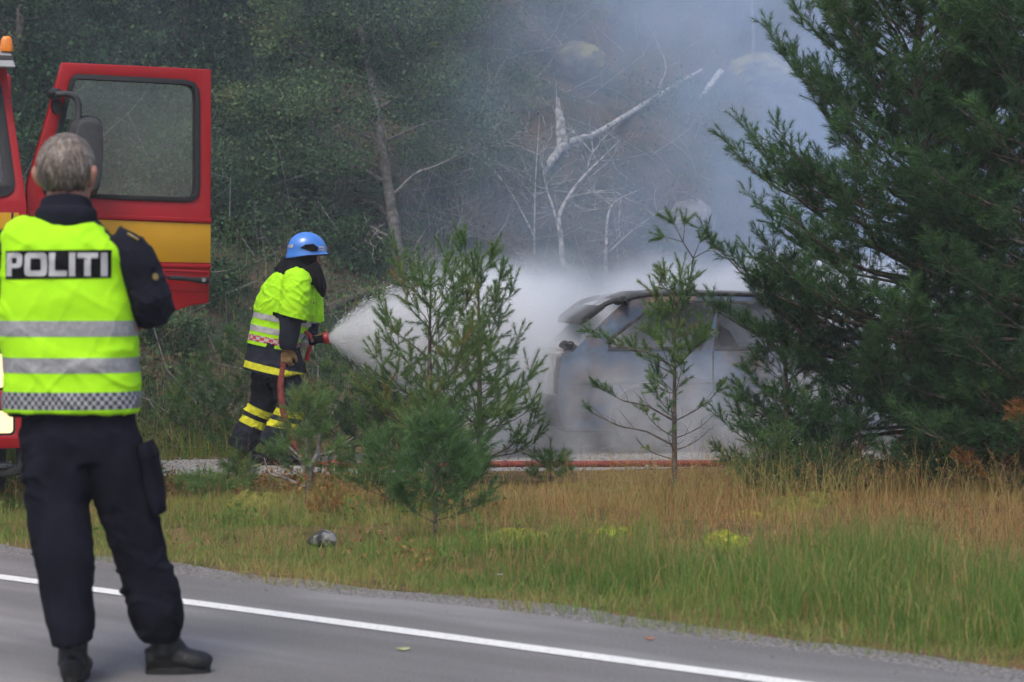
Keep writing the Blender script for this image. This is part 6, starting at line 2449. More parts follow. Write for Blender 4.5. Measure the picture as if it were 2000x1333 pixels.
# bumper in red with the lower lamps
mb = MB()
bz0, bz1 = zt(872), zt(762)
out_ = rrect(-CW - 0.03, -bz1, 0.0, -bz0, 0.05, 4)
out_ = [(x, -z) for x, z in out_]
lx0, lz0 = t_front(-40, 848, -.12)
lx1, lz1 = t_front(26, 802, -.12)
lamp_h = [(x, -z) for x, z in rrect(lx0 - 0.03, -lz1 - 0.012, lx1 + 0.012, -lz0 + 0.012, 0.03, 3)]
lamp_h2 = [(-CW - x, z) for x, z in lamp_h][::-1]
mb.prism([out_, lamp_h, lamp_h2], lambda x, z: (x, -0.14, z), lambda x, z: (x, 0.06, z))
bump = mb.build('bumper', M_TRED, truck, bevel=0.012)
for hx0, hx1, hz0, hz1, yb, nm, par in ((lx0 - .02, lx1, lz0, lz1, -0.11, 'fog_lamp', bump),
                                        (t_front(-70, 700)[0], t_front(9, 700)[0], zt(757), zt(690), -0.03, 'headlight', truck)):
    for mir in (0, 1):
        a_, b_ = (hx0, hx1) if not mir else (-CW - hx1, -CW - hx0)
        mb = MB()
        mb.prism([[(x, -z) for x, z in rrect(a_ - .02, -hz1 - .02, b_ + .02, -hz0 + .02, .03, 3)], [(x, -z) for x, z in rrect(a_, -hz1, b_, -hz0, .025, 3)]], lambda x, z: (x, yb - 0.02, z), lambda x, z: (x, yb + 0.10, z))
        hl_ = mb.build(nm, M_TBLK, par, bevel=0.004)
        mb = MB()
        mb.prism([[(x, -z) for x, z in rrect(a_ + .002, -hz1 + .002, b_ - .002, -hz0 - -.0 - .002, .022, 3)]], lambda x, z: (x, yb - 0.008, z), lambda x, z: (x, yb + 0.03, z))
        mb.build('lens', M_LAMP, hl_, bevel=0.006)
# panel behind the headlights and the dark valance
mb = MB()
mb.box((-CW + 0.01, 0.002, zt(760)), (-0.012, 0.05, z_floor - 0.05))
mb.build('lamp_panel', M_TRED, truck)
# tubular step below the bumper
mb = MB()
a_ = t_front(40, 872, -.05)
b_ = t_front(40, 905, -.05)
c_ = t_front(26, 921, -.05)
d_ = t_front(-60, 922, -.05)
mb.tube([(a_[0], -.05, a_[1]), (b_[0], -.05, b_[1]), (c_[0], -.05, c_[1]), (d_[0], -.05, d_[1])], [(.030, .05), (.028, .05), (.028, .06), (.028, .08)], 12, sub=4, up=(0, 1, 0), power=3)
mb.build('front_step', M_CHAS, truck, smooth=True)
mb = MB()
mb.box((d_[0] - .05, -.12, d_[1] + .02), (t_front(12, 900)[0], .06, d_[1] + .05))
mb.build('step_tread', M_TGREY, truck, bevel=0.006)

# --- chassis, body and wheels
mb = MB()
mb.box((-CW + .5, .3, .55), (-.5, 6.8, .78))
mb.build('chassis', M_CHAS, truck)
mb = MB()
mb.box((-CW - .02, 1.9, .62), (.0, 6.9, 2.75))
body = mb.build('equipment_body', M_TRED, truck, bevel=0.03)
mb = MB()
mb.box((-CW - .028, 2.0, 1.45), (-CW - .021, 6.8, 1.72))
mb.build('yellow_stripe', M_TYEL, body)
for side, xo in ((0, 0.001), (1, -CW - .021)):
    for k in range(3):
        mb = MB()
        for j in range(22):
            z_ = 0.85 + j * 0.075
            mb.box((xo - .004, 2.05 + k * 1.6, z_), (xo + .012 if side == 0 else xo - .012, 3.5 + k * 1.6, z_ + .068))
        o = mb.build('roller_shutter', M_STEEL, body)


def wheel(x, y, r=0.46, w=0.28, nm='wheel', parent=None, loc_z=None):
    root_ = empty(nm, (x, y, r if loc_z is None else loc_z))
    root_.parent = parent
    mb = MB()
    mb.lathe([(r * .60, -w / 2), (r * .90, -w / 2), (r * .98, -w * .38), (r, -w * .2), (r, w * .2), (r * .98, w * .38), (r * .90, w / 2), (r * .60, w / 2), (r * .58, 0)], (0, 0, 0), (1, 0, 0), 36)
    mb.build('tyre', M_TYRE, root_, smooth=True)
    mb = MB()
    mb.lathe([(0, -w * .3), (r * .2, -w * .36), (r * .25, -w * .2), (r * .5, -w * .2), (r * .56, -w * .45), (r * .60, -w * .45), (r * .60, w * .45), (r * .56, w * .45), (r * .5, w * .2), (r * .25, w * .2), (r * .2, w * .36), (0, w * .3)], (0, 0, 0), (1, 0, 0), 28)
    mb.build('rim', M_STEEL, root_, smooth=True)


for y_ in (1.05, 5.2):
    for x_ in (-0.24, -CW + 0.24):
        wheel(x_, y_, parent=truck)

# --- the open door
hinge = tpos + TX * (-0.0) + TY * 0.12
phi = ta + R(10)
DX = Vector((math.cos(phi), math.sin(phi), 0))     # from the hinge outwards
DN = Vector((-math.sin(phi), math.cos(phi), 0))     # away from the camera
door = empty('door', t_local(hinge), phi - ta)
door.parent = truck


def dpt(px, py, dep=0.0):
    q = onplane(px, py, hinge + DN * dep, DN) - hinge
    return q.dot(DX), q.z + (hinge.z - tpos.z) * 0 + (hinge - tpos).z


outl = [dpt(*p_) for p_ in ((122, 122), (250, 128), (413, 136), (413, 300), (412, 430), (411, 520), (408, 592), (370, 598), (300, 622), (262, 652), (200, 665), (60, 668), (56, 600), (53, 500), (52, 430), (53, 362), (86, 250), (108, 172))]
win = [dpt(*p_) for p_ in ((149, 146), (250, 151), (360, 157), (378, 162), (387, 175), (389, 200), (389, 300), (389, 365), (386, 384), (376, 392), (360, 394), (250, 390), (140, 385), (88, 380), (84, 372), (92, 330), (110, 260), (130, 185), (139, 154))]
TH = 0.055
mb = MB()
mb.prism([outl, win], lambda x, z: (x, 0, z), lambda x, z: (x, TH, z))
dpan = mb.build('door_panel', M_TRED, door, bevel=0.008, seg=3)


def shrink(lp, d):
    """Inset a loop by d metres along its normals."""
    n_ = len(lp)
    ar = sum(lp[i][0] * lp[(i + 1) % n_][1] - lp[(i + 1) % n_][0] * lp[i][1] for i in range(n_))
    sg = 1 if ar > 0 else -1
    out = []
    for i in range(n_):
        a = np.array(lp[i - 1])
        b_ = np.array(lp[i])
        c_ = np.array(lp[(i + 1) % n_])
        e1, e2 = unit(b_ - a), unit(c_ - b_)
        n1, n2 = np.array((-e1[1], e1[0])) * sg, np.array((-e2[1], e2[0])) * sg
        m_ = unit(n1 + n2)
        out.append(tuple(b_ + m_ * d / max(0.5, m_.dot(n1))))
    return out


mb = MB()
mb.prism([shrink(win, -0.004), shrink(win, 0.026)], lambda x, z: (x, -0.010, z), lambda x, z: (x, TH + 0.006, z))
sl = mb.build('window_seal', M_TBLK, door, bevel=0.006)
mb = MB()
mb.prism([shrink(win, 0.022)], lambda x, z: (x, TH * .4, z), lambda x, z: (x, TH * .4 + 0.005, z))
mb.build('window_glass', M_GLASS, sl)


def dbar(p0, p1, w0, w1, dep0, dep1, nm, m, par, bev=0.004):
    """Bar on the door's outer skin between two photo points (w = half heights in metres)."""
    x0, z0 = dpt(*p0)
    x1, z1 = dpt(*p1)
    mb = MB()
    lp = [(x0, z0 - w0), (x1, z1 - w1), (x1, z1 + w1), (x0, z0 + w0)]
    mb.prism([lp], lambda x, z: (x, dep0, z), lambda x, z: (x, dep1, z))
    return mb.build(nm, m, par, bevel=bev)


mb = MB()
q_ = [dpt(*p_) for p_ in ((56, 424), (411, 438), (411, 514), (56, 508))]
mb.prism([q_], lambda x, z: (x, -0.004, z), lambda x, z: (x, 0.004, z))
mb.build('yellow_stripe', M_TYEL, door, bevel=0.002)
dbar((56, 418), (412.5, 432), 0.014, 0.014, -0.016, 0.0, 'upper_moulding', M_TRED, door, 0.006)
dbar((56, 513), (411.5, 521), 0.012, 0.012, -0.012, 0.0, 'lower_moulding', M_TRED, door, 0.005)
# recessed handle plate
rx_ = [dpt(*p_) for p_ in ((318, 526), (408, 530), (407, 571), (318, 566))]
mb = MB()
mb.prism([rx_, shrink(rx_, 0.012)], lambda x, z: (x, -0.009, z), lambda x, z: (x, -0.0005, z))
mb.build('handle_recess', M_TRED, door, bevel=0.003)
mb = MB()
h0_, h1_ = dpt(327, 543), dpt(404, 548)
mb.tube([(h0_[0], -.018, h0_[1]), (h0_[0] + .02, -.040, h0_[1]), ((h0_[0] + h1_[0]) / 2, -.042, (h0_[1] + h1_[1]) / 2), (h1_[0] - .06, -.038, h1_[1]), (h1_[0], -.018, h1_[1])], [(.012, .008), (.014, .010), (.014, .010), (.020, .014), (.022, .016)], 12, sub=3, up=(0, 1, 0), power=3)
dh_ = mb.build('door_handle', M_TBLK, door, smooth=True)
mb = MB()
lk = dpt(393, 547)
mb.lathe([(0, -.056), (0.013, -.056), (0.014, -.04), (0, -.04)], (lk[0], 0, lk[1]), (0, 1, 0), 16)
mb.build('lock', M_STEEL, dh_, smooth=True)
# hinges
for py in (450, 590):
    mb = MB()
    z_ = dpt(54, py)[1]
    mb.tube([(-.03, .02, z_ - .05), (-.03, .02, z_ + .05)], [.018, .018], 12)
    mb.box((-.03, .01, z_ - .03), (.06, .03, z_ + .03))
    mb.build('hinge', M_TBLK, door)
# inner trim
mb = MB()
ti_ = [p_ for p_ in shrink(outl, 0.05)]
lowt = [p_ for p_ in ti_ if p_[1] < dpt(200, 410)[1]]
mb.prism([shrink([dpt(*p_) for p_ in ((60, 425), (408, 437), (404, 590), (370, 594), (300, 618), (262, 646), (200, 658), (64, 660))], 0.01)], lambda x, z: (x, TH, z), lambda x, z: (x, TH + .02, z))
mb.build('inner_trim', M_INT, door, bevel=0.008)

# mirror with its curved arm
mir = empty('mirror')
mir.parent = door
MD = -0.16
def mp_(px, py, dep=MD):
    x_, z_ = dpt(px, py, dep)
    return np.array((x_, dep, z_))
mb = MB()
mb.tube([mp_(106, 184, 0.0), mp_(108, 184, -.06), mp_(112, 186, -.12)], [(.045, .034), (.048, .036), (.030, .026)], 12, sub=2)
mb.tube([mp_(110, 208, 0.0), mp_(112, 208, -.05)], [(.034, .050), (.030, .044)], 12)
mb.build('mirror_bracket', M_TBLK, mir, smooth=True)
mb = MB()
mb.tube([mp_(108, 185), mp_(130, 184), mp_(146, 190), mp_(153, 205), mp_(153, 240), mp_(150, 262)], [.017, .019, .020, .020, .018, .017], 12, sub=4)
mb.build('mirror_arm', M_TGREY, mir, smooth=True)
hs = [(140, 240), (152, 230), (168, 227), (190, 229), (199, 238), (201, 270), (200, 320), (196, 360), (189, 380), (178, 385), (150, 384), (140, 376), (135, 340), (134, 262)]
hs2 = [dpt(*p_, MD) for p_ in hs]
mb = MB()
cxm, czm = np.mean([p_[0] for p_ in hs2]), np.mean([p_[1] for p_ in hs2])
mb.prism([hs2], lambda x, z: (cxm + (x - cxm) * .80, MD - .085, czm + (z - czm) * .86), lambda x, z: (x, MD + .03, z))
mb.build('mirror_housing', M_TGREY, mir, bevel=0.014, seg=3)
mb = MB()
mb.prism([shrink(hs2, -0.004), shrink(hs2, 0.012)], lambda x, z: (x, MD + .022, z), lambda x, z: (x, MD + .040, z))
mb.build('mirror_rim', M_TBLK, mir, bevel=0.003)
mb = MB()
mb.prism([shrink(hs2, 0.010)], lambda x, z: (x, MD + .031, z), lambda x, z: (x, MD + .035, z))
mb.build('mirror_glass', mat('mirror_silver', (0.75, 0.77, 0.78), 0.03, 0.02, 3, metal=1.0), mir)
mb = MB()
sc_ = mp_(176, 241, MD - .086)
mb.lathe([(0, -.004), (.008, -.004), (.008, .004), (0, .004)], sc_ + (0, .012, 0), (0, 1, 0.5), 10)
mb.build('screw', M_TBLK, mir)

# the far door, closed
mb = MB()
f_ = lambda z: xl(z)
dh = [(0.125, z_floor + 0.005), (0.125, z_belt), (0.125 + front_y(z_top), z_top - 0.075), (1.115, z_top - 0.075), (1.115, z_floor + 0.005)]
wn_ = [(0.20, z_belt + .04), (0.22 + front_y(z_top), z_top - .13), (1.05, z_top - .13), (1.05, z_belt + .04)]
mb.prism([dh, wn_], lambda y, z: (f_(z) - .004, y, z), lambda y, z: (f_(z) + .045, y, z))
o = mb.build('door', M_TRED, truck, bevel=0.006)
mb = MB()
mb.prism([wn_], lambda y, z: (f_(z) + .01, y, z), lambda y, z: (f_(z) + .016, y, z))
mb.build('window_glass', M_GLASS, o)

# ================================================================== BURNING CAR
M_BURNT = bpy.data.materials.new('burnt_paint')
M_BURNT.use_nodes = True
nt = M_BURNT.node_tree
b = nt.nodes['Principled BSDF']
b.inputs['Roughness'].default_value = 0.75
tc = nt.nodes.new('ShaderNodeTexCoord')
base_c = _ramp(nt, _noise(nt, 2.4, 8, rough=0.7), [(0.30, (0.013, 0.018, 0.028)), (0.45, (0.030, 0.055, 0.095)), (0.60, (0.06, 0.10, 0.16)), (0.75, (0.15, 0.19, 0.24))])
rust_c = _ramp(nt, _noise(nt, 5.5, 8, rough=0.7), [(0.42, (0.02, 0.02, 0.022)), (0.62, (0.16, 0.10, 0.075))])
fac = _ramp(nt, _noise(nt, 1.9, 6, rough=0.65), [(0.44, (0, 0, 0)), (0.60, (1, 1, 1))])
nt.links.new(_mix(nt, fac, base_c, rust_c), b.inputs['Base Color'])
bp = nt.nodes.new('ShaderNodeBump')
bp.inputs['Strength'].default_value = 0.4
bp.inputs['Distance'].default_value = 0.01
nt.links.new(_noise(nt, 45, 5), bp.inputs['Height'])
nt.links.new(bp.outputs[0], b.inputs['Normal'])
M_CHAR = mat('charred_black', (0.012, 0.012, 0.013), 0.9, 0.4, 14, 0.6, 50, color2=(0.05, 0.048, 0.048))
M_ASH = mat('ash_grey', (0.14, 0.135, 0.13), 0.95, 0.4, 9, 0.5, 40, color2=(0.34, 0.33, 0.32), detail=7)

CD = 19.2
cyaw = R(8)
cp0 = P(1084, 885, CD)
cz0 = gz(cp0.x, cp0.y) + 0.012
car = empty('burning_car', (cp0.x, cp0.y, cz0), cyaw, 'burnt out grey hatchback without windows, wrapped in smoke behind the pines', 'car')
# local: x from the tail to the nose, y away from the camera, z up; width 1.66
CWD = 1.66
CXA, CYA = Vector((math.cos(cyaw), math.sin(cyaw), 0)), Vector((-math.sin(cyaw), math.cos(cyaw), 0))
c_org = Vector((cp0.x, cp0.y, cz0))


def cpx(px, py, dep=0.0):
    q = onplane(px, py, c_org + CYA * dep, CYA) - c_org
    return q.dot(CXA), q.z


belt = cpx(1130, 688)[1]
roofz = cpx(1330, 576, 0.15)[1]


def side_y(z):
    """Tumblehome: the side leans in above the belt line and tucks in at the sill."""
    zz = max(0.0, z - belt)
    return 0.02 + 0.32 * zz + 0.10 * max(0.0, 0.34 - z) ** 1.0 * 1.0


L_CAR = 4.05


def arch(cx, r=0.325, n_=11, zc=0.30):
    return [(cx - r * math.cos(math.pi * k / (n_ - 1)), max(0.17, zc + r * math.sin(math.pi * k / (n_ - 1)))) for k in range(n_)]


pil0 = cpx(1118, 690, .02)
pil1 = cpx(1222, 590, .15)
outl = [(0.05, 0.30), (0.02, 0.45), (0.03, 0.62), (0.07, belt - .02), (pil0[0] + .01, belt), ((pil0[0] + pil1[0]) / 2, (belt + pil1[1]) / 2 + .01), (pil1[0], pil1[1]), (pil1[0] + .12, roofz - .015), (1.2, roofz), (1.9, roofz - .02), (2.15, roofz - .09), (2.85, belt + .04), (3.2, belt - .05), (3.85, belt - .18), (4.0, .58), (4.05, .40), (4.0, .22)]
outl += [(3.62, .18)] + arch(3.28)[::-1] + [(2.9, .17), (1.2, .17)] + arch(0.80)[::-1] + [(0.44, .2), (0.1, .22)]
w0, w1 = cpx(1192, 676, .04), cpx(1283, 598, .13)
qwin = [(w0[0], belt + .035), (w0[0] + .01, belt + .10), ((w0[0] + w1[0]) / 2, (belt + w1[1]) / 2 + .05), (w1[0] - .03, w1[1] - .03), (w1[0] + .1, roofz - .075), (cpx(1398, 588, .13)[0], roofz - .07), (cpx(1375, 660, .06)[0], belt + .12), (cpx(1365, 684, .04)[0], belt + .035)]
b_x = cpx(1400, 690)[0]
fwin = [(b_x, belt + .035), (b_x + .07, roofz - .07), (1.95, roofz - .085), (2.10, roofz - .14), (2.62, belt + .06), (2.60, belt + .035)]
for nm_side, flip in (('side_panel', 0), ('side_panel', 1)):
    mb = MB()
    if not flip:
        mb.prism([outl, qwin, fwin], lambda x, z: (x, side_y(z), z), lambda x, z: (x, side_y(z) + .05, z))
    else:
        mb.prism([outl, qwin, fwin], lambda x, z: (x, CWD - side_y(z), z), lambda x, z: (x, CWD - side_y(z) - .05, z))
    sidep = mb.build(nm_side, M_BURNT, car, bevel=0.008)
    if not flip:
        near_side = sidep
# window frame seals (charred), door gaps
mb = MB()
mb.prism([shrink(qwin, -0.022), shrink(qwin, 0.006)], lambda x, z: (x, side_y(z) - .012, z), lambda x, z: (x, side_y(z) + .01, z))
mb.build('window_frame', M_CHAR, near_side, bevel=0.003)
mb = MB()
mb.prism([shrink(fwin, -0.02), shrink(fwin, 0.006)], lambda x, z: (x, side_y(z) - .012, z), lambda x, z: (x, side_y(z) + .01, z))
mb.build('window_frame', M_CHAR, near_side, bevel=0.003)
for x0, x1 in ((b_x - .035, b_x - .02), (2.66, 2.675)):
    mb = MB()
    lp = [(x0, .22), (x1, .22), (x1 + .0, belt), (x0 + .0, belt)]
    mb.prism([lp], lambda x, z: (x, side_y(z) - .006, z), lambda x, z: (x, side_y(z) + .004, z))
    mb.build('door_gap', M_CHAR, near_side)
mb = MB()
lp = [(.14, .60), (2.66, .60), (2.66, .612), (.14, .612)]
mb.prism([lp], lambda x, z: (x, side_y(z) - .006, z), lambda x, z: (x, side_y(z) + .004, z))
mb.build('body_crease', M_CHAR, near_side)
# roof: slightly domed skin
mb = MB()
rl = [(pil1[0] - .01, pil1[1] + .006), (pil1[0] + .12, roofz - .006), (1.2, roofz + .012), (1.9, roofz - .008), (2.15, roofz - .08)]
vs_, fs_ = [], []
ny_ = 9
for x_, z_ in rl:
    y0, y1 = side_y(z_) + .01, CWD - side_y(z_) - .01
    for k in range(ny_):
        f = k / (ny_ - 1)
        vs_.append((x_, y0 + (y1 - y0) * f, z_ + .035 * math.sin(math.pi * f)))
for i in range(len(rl) - 1):
    for k in range(ny_ - 1):
        a = i * ny_ + k
        fs_.append((a, a + 1, a + ny_ + 1, a + ny_))
mb.add(vs_, fs_)
rf = mb.build('roof', M_CHAR, car, smooth=True)
rf.modifiers.new('t', 'SOLIDIFY').thickness = 0.02
for yk in (0, 1):
    mb = MB()
    mb.tube([(x_, (side_y(z_) - .004) if yk == 0 else CWD - side_y(z_) + .004, z_ - .004) for x_, z_ in rl], [.016] * len(rl), 8, sub=3)
    mb.build('roof_rail', M_CHAR, rf, smooth=True)
# tailgate below the glass, bumper, lamps
mb = MB()
mb.prism([[(.03, .42), (.055, belt - .02), (pil0[0] + .0, belt - .006), (pil0[0] + .04, belt - .04), (.10, .42)]], lambda x, z: (x, side_y(z) + .19, z), lambda x, z: (x, CWD - side_y(z) - .19, z))
tg = mb.build('tailgate', M_ASH, car, bevel=0.01)
mb = MB()
mb.prism([[(-.02, .24), (-.05, .30), (-.05, .44), (-.01, .50), (.10, .50), (.10, .24)]], lambda x, z: (x, 0.03, z), lambda x, z: (x, CWD - .03, z))
mb.build('rear_bumper', M_CHAR, car, bevel=0.02)
for y0 in (0.035, CWD - .035 - .16):
    mb = MB()
    mb.prism([[(.015, .52), (.02, .70), (.05, belt - .05), (.14, belt - .05), (.13, .52)]], lambda x, z: (x, y0, z), lambda x, z: (x, y0 + .16, z))
    mb.build('tail_lamp', M_CHAR, car, bevel=0.01)
mb = MB()
mb.box((pil0[0] - .03, .15, belt - .012), (pil0[0] + .18, CWD - .15, belt + .012))
mb.build('parcel_ledge', M_ASH, car, bevel=0.006)
# hatch frame, hanging half open above the opening
hg = empty('hatch_frame')
hg.parent = car
dxh, dzh = pil1[0] - pil0[0], pil1[1] - pil0[1]
for y0 in (.20, CWD - .20):
    mb = MB()
    mb.tube([(pil1[0] + .02, y0 + .06, pil1[1] + .03), (pil1[0] - .16, y0 + .05, pil1[1] - .02), (pil1[0] - .36, y0 + .04, pil1[1] - .16)], [(.03, .022), (.032, .022), (.022, .016)], 10, sub=3)
    mb.build('frame_rail', M_CHAR, hg, smooth=True)
mb = MB()
mb.prism([[(pil1[0] - .40, pil1[1] - .20), (pil1[0] - .36, pil1[1] - .15), (pil1[0] - .18, pil1[1] - .03), (pil1[0] - .16, pil1[1] - .05), (pil1[0] - .33, pil1[1] - .18)]], lambda x, z: (x, .22, z), lambda x, z: (x, CWD - .22, z))
mb.build('spoiler', M_CHAR, hg, bevel=0.01)
rg = np.random.default_rng(3)
for k, (x_, z_, s_) in enumerate(((pil1[0] - .03, pil1[1] + .01, .05), (pil1[0] - .08, pil1[1] - .0, .04), (pil0[0] - .02, belt + .05, .055), (pil0[0] + .03, belt + .03, .04))):
    rock('melted_lump', (x_, .12 + .03 * k, z_), (s_, s_ * 1.6, s_ * .8), 70 + k, M_CHAR, None, rough_=0.9, sub=3, parent=car)
# bonnet, front, floor, inner firewall, seats
mb = MB()
mb.prism([[(2.75, belt + .03), (3.2, belt - .04), (3.85, belt - .17), (3.98, .58), (4.02, .40), (3.98, .25), (3.9, .25), (3.8, belt - .26), (2.8, belt - .05)]], lambda x, z: (x, side_y(z) + .02, z), lambda x, z: (x, CWD - side_y(z) - .02, z))
mb.build('bonnet', M_BURNT, car, bevel=0.015)
mb = MB()
mb.box((.1, .08, .19), (3.9, CWD - .08, .25))
mb.build('floor_pan', M_CHAR, car)
mb = MB()
mb.box((2.72, .08, .25), (2.78, CWD - .08, belt))
mb.build('firewall', M_CHAR, car)
mb = MB()
mb.tube([(2.45, 1.15, belt + .02), (2.40, 1.15, belt + .08)], [.19, .19], 20)
mb.build('steering_wheel', M_CHAR, car)
for x_ in (1.65,):
    for y_ in (.26, .95):
        mb = MB()
        mb.tube([(x_ + .42, y_ + .22, .42), (x_ + .05, y_ + .22, .40), (x_ - .05, y_ + .22, .70), (x_ - .18, y_ + .22, belt + .10), (x_ - .2, y_ + .22, belt + .22)], [(.05, .22), (.06, .22), (.05, .20), (.04, .18), (.03, .10)], 12, sub=3, up=(1, 0, 0))
        mb.build('seat_frame', M_CHAR, car, smooth=True)
mb = MB()
mb.tube([(.75, .83, .42), (.62, .83, .6), (.5, .83, belt + .03)], [(.05, .6), (.05, .62), (.04, .6)], 12, sub=2, up=(1, 0, 0))
mb.build('rear_seat', M_CHAR, car, smooth=True)
# mirror and wheels
mb = MB()
mb.tube([(2.46, -.02, belt + .05), (2.44, -.10, belt + .08), (2.43, -.20, belt + .08)], [(.03, .03), (.06, .075), (.05, .06)], 12, sub=2)
mb.build('door_mirror', M_CHAR, car, smooth=True)


def car_wheel(x, y):
    root_ = empty('wheel', (x, y, 0.285))
    root_.parent = car
    r, w = 0.285, 0.17
    mb = MB()
    mb.lathe([(r * .64, -w / 2), (r * .92, -w / 2), (r, -w * .3), (r, w * .3), (r * .92, w / 2), (r * .64, w / 2), (r * .62, 0)], (0, 0, 0), (0, 1, 0), 32)
    mb.build('tyre', M_CHAR, root_, smooth=True)
    mb = MB()
    mb.lathe([(0, -w * .35), (r * .18, -w * .4), (r * .25, -w * .25), (r * .52, -w * .25), (r * .60, -w * .48), (r * .64, -w * .48), (r * .64, w * .4), (0, w * .4)], (0, 0, 0), (0, 1, 0), 24)
    mb.build('rim', M_ASH, root_, smooth=True)


for x_ in (0.80, 3.28):
    for y_ in (0.13, CWD - .13):
        car_wheel(x_, y_)
# ================================================================== WATER SPRAY, SMOKE, HAZE
def vol_mat(name, color, aniso=0.0, absorb=None):
    m = bpy.data.materials.new(name)
    m.use_nodes = True
    nt = m.node_tree
    nt.nodes.remove(nt.nodes['Principled BSDF'])
    pv = nt.nodes.new('ShaderNodeVolumePrincipled')
    pv.inputs['Color'].default_value = (*color, 1)
    pv.inputs['Anisotropy'].default_value = aniso
    nt.links.new(pv.outputs[0], nt.nodes['Material Output'].inputs['Volume'])
    tc_ = nt.nodes.new('ShaderNodeTexCoord')
    return m, nt, pv, tc_


def sep(nt, v):
    s_ = nt.nodes.new('ShaderNodeSeparateXYZ')
    nt.links.new(v, s_.inputs[0])
    return s_.outputs


def vnoise_node(nt, vec, scale, detail, stretch=None, rough=0.5, dist=0.0):
    if stretch:
        mp = nt.nodes.new('ShaderNodeMapping')
        mp.inputs['Scale'].default_value = stretch
        nt.links.new(vec, mp.inputs['Vector'])
        vec = mp.outputs[0]
    n = nt.nodes.new('ShaderNodeTexNoise')
    n.inputs['Scale'].default_value = scale
    n.inputs['Detail'].default_value = detail
    n.inputs['Roughness'].default_value = rough
    n.inputs['Distortion'].default_value = dist
    nt.links.new(vec, n.inputs['Vector'])
    return n.outputs['Fac']


# ---- the fan of water: a cone widening from the nozzle to the car
tip = Vector(fp(642, 660.5, -.03)) + fb0
target = P(1150, 600, 19.45)
flat_dir = Vector((target.x - tip.x, target.y - tip.y, 0)).normalized()
ang = math.atan2(flat_dir.y, flat_dir.x)
LEN = 2.3


def sp_R(x):
    return 0.032 + 0.80 * (1 - math.exp(-x / 0.95))


def sp_C(x):
    return 0.03 * x - 0.050 * x * x * 0.9


mb = MB()
xs_ = [0, .05, .12, .22, .36, .55, .8, 1.1, 1.5, 1.8, 2.1, LEN]
mb.tube([(x, 0, sp_C(x)) for x in xs_], [(sp_R(x) * 1.12 + .01, sp_R(x) * 0.75 + .01) for x in xs_], 20, up=(0, 1, 0))
M_SPRAY, nt, pv, tc_ = vol_mat('water_droplets', (0.992, 0.993, 0.997), 0.1)
x_, y_, z_ = sep(nt, tc_.outputs['Object'])
e_ = nmath(nt, 'POWER', 2.71828, nmath(nt, 'MULTIPLY', x_, -1 / 0.95))
Rn = nmath(nt, 'ADD', 0.032, nmath(nt, 'MULTIPLY', 0.80, nmath(nt, 'SUBTRACT', 1.0, e_)))
Cn = nmath(nt, 'ADD', nmath(nt, 'MULTIPLY', x_, 0.03), nmath(nt, 'MULTIPLY', nmath(nt, 'MULTIPLY', x_, x_), -0.045))
dz = nmath(nt, 'SUBTRACT', z_, Cn)
y_ = nmath(nt, 'DIVIDE', y_, 0.67)
rr = nmath(nt, 'SQRT', nmath(nt, 'ADD', nmath(nt, 'MULTIPLY', y_, y_), nmath(nt, 'MULTIPLY', dz, dz)))
u_ = nmath(nt, 'DIVIDE', rr, Rn)
# streaks: noise in (x slow, angle fast) space
cb = nt.nodes.new('ShaderNodeCombineXYZ')
nt.links.new(nmath(nt, 'MULTIPLY', x_, 0.9), cb.inputs[0])
nt.links.new(nmath(nt, 'MULTIPLY', nmath(nt, 'DIVIDE', y_, Rn), 2.2), cb.inputs[1])
nt.links.new(nmath(nt, 'MULTIPLY', nmath(nt, 'DIVIDE', dz, Rn), 3.4), cb.inputs[2])
st = vnoise_node(nt, cb.outputs[0], 2.3, 4, rough=0.68)
u2 = nmath(nt, 'ADD', u_, nmath(nt, 'MULTIPLY', nmath(nt, 'SUBTRACT', st, 0.5), 0.85))
prof = nrange(nt, u2, 0.98, 0.55, 0.0, 1.0)
fade = nrange(nt, x_, LEN, LEN - 0.6, 0.0, 1.0)
sd_ = nrange(nt, st, 0.34, 0.68, 0.18, 1.7, smooth=False)
dens = nmath(nt, 'MULTIPLY', nmath(nt, 'MULTIPLY', prof, sd_), nmath(nt, 'DIVIDE', SPRAY_K, nmath(nt, 'ADD', Rn, 0.02)))
nt.links.new(nmath(nt, 'MULTIPLY', dens, fade), pv.inputs['Density'])
M_SPRAY.cycles.volume_step_rate = 0.22
spray = mb.build('water_spray', M_SPRAY)
# drops torn off the fan, each a short streak along its path
rg = np.random.default_rng(91)
n = 7000
dx_ = 0.03 + 1.9 * rg.random(n) ** 0.8
th_ = rg.random(n) * 6.28
ru_ = np.where(rg.random(n) < 0.6, rg.normal(0.93, 0.10, n), rg.random(n))
Rv = 0.032 + 0.80 * (1 - np.exp(-dx_ / 0.95))
Cv = 0.03 * dx_ - 0.045 * dx_ ** 2
p_ = np.stack([dx_, ru_ * np.cos(th_) * Rv * 0.67, Cv + ru_ * np.sin(th_) * Rv], 1)
x2 = dx_ + 0.01
R2 = 0.032 + 0.80 * (1 - np.exp(-x2 / 0.95))
p2 = np.stack([x2, ru_ * np.cos(th_) * R2 * 0.67, 0.03 * x2 - 0.045 * x2 ** 2 + ru_ * np.sin(th_) * R2], 1)
dv_ = unit(p2 - p_ + rg.normal(0, 0.0012, (n, 3)))
ln_ = rg.uniform(0.012, 0.05, n)
wd_ = rg.uniform(0.0008, 0.0022, n)
sd2 = unit(np.cross(dv_, rg.normal(size=(n, 3))))
v_ = np.stack([p_ - sd2 * wd_[:, None], p_ + sd2 * wd_[:, None], p_ + dv_ * ln_[:, None]], 1).reshape(-1, 3)
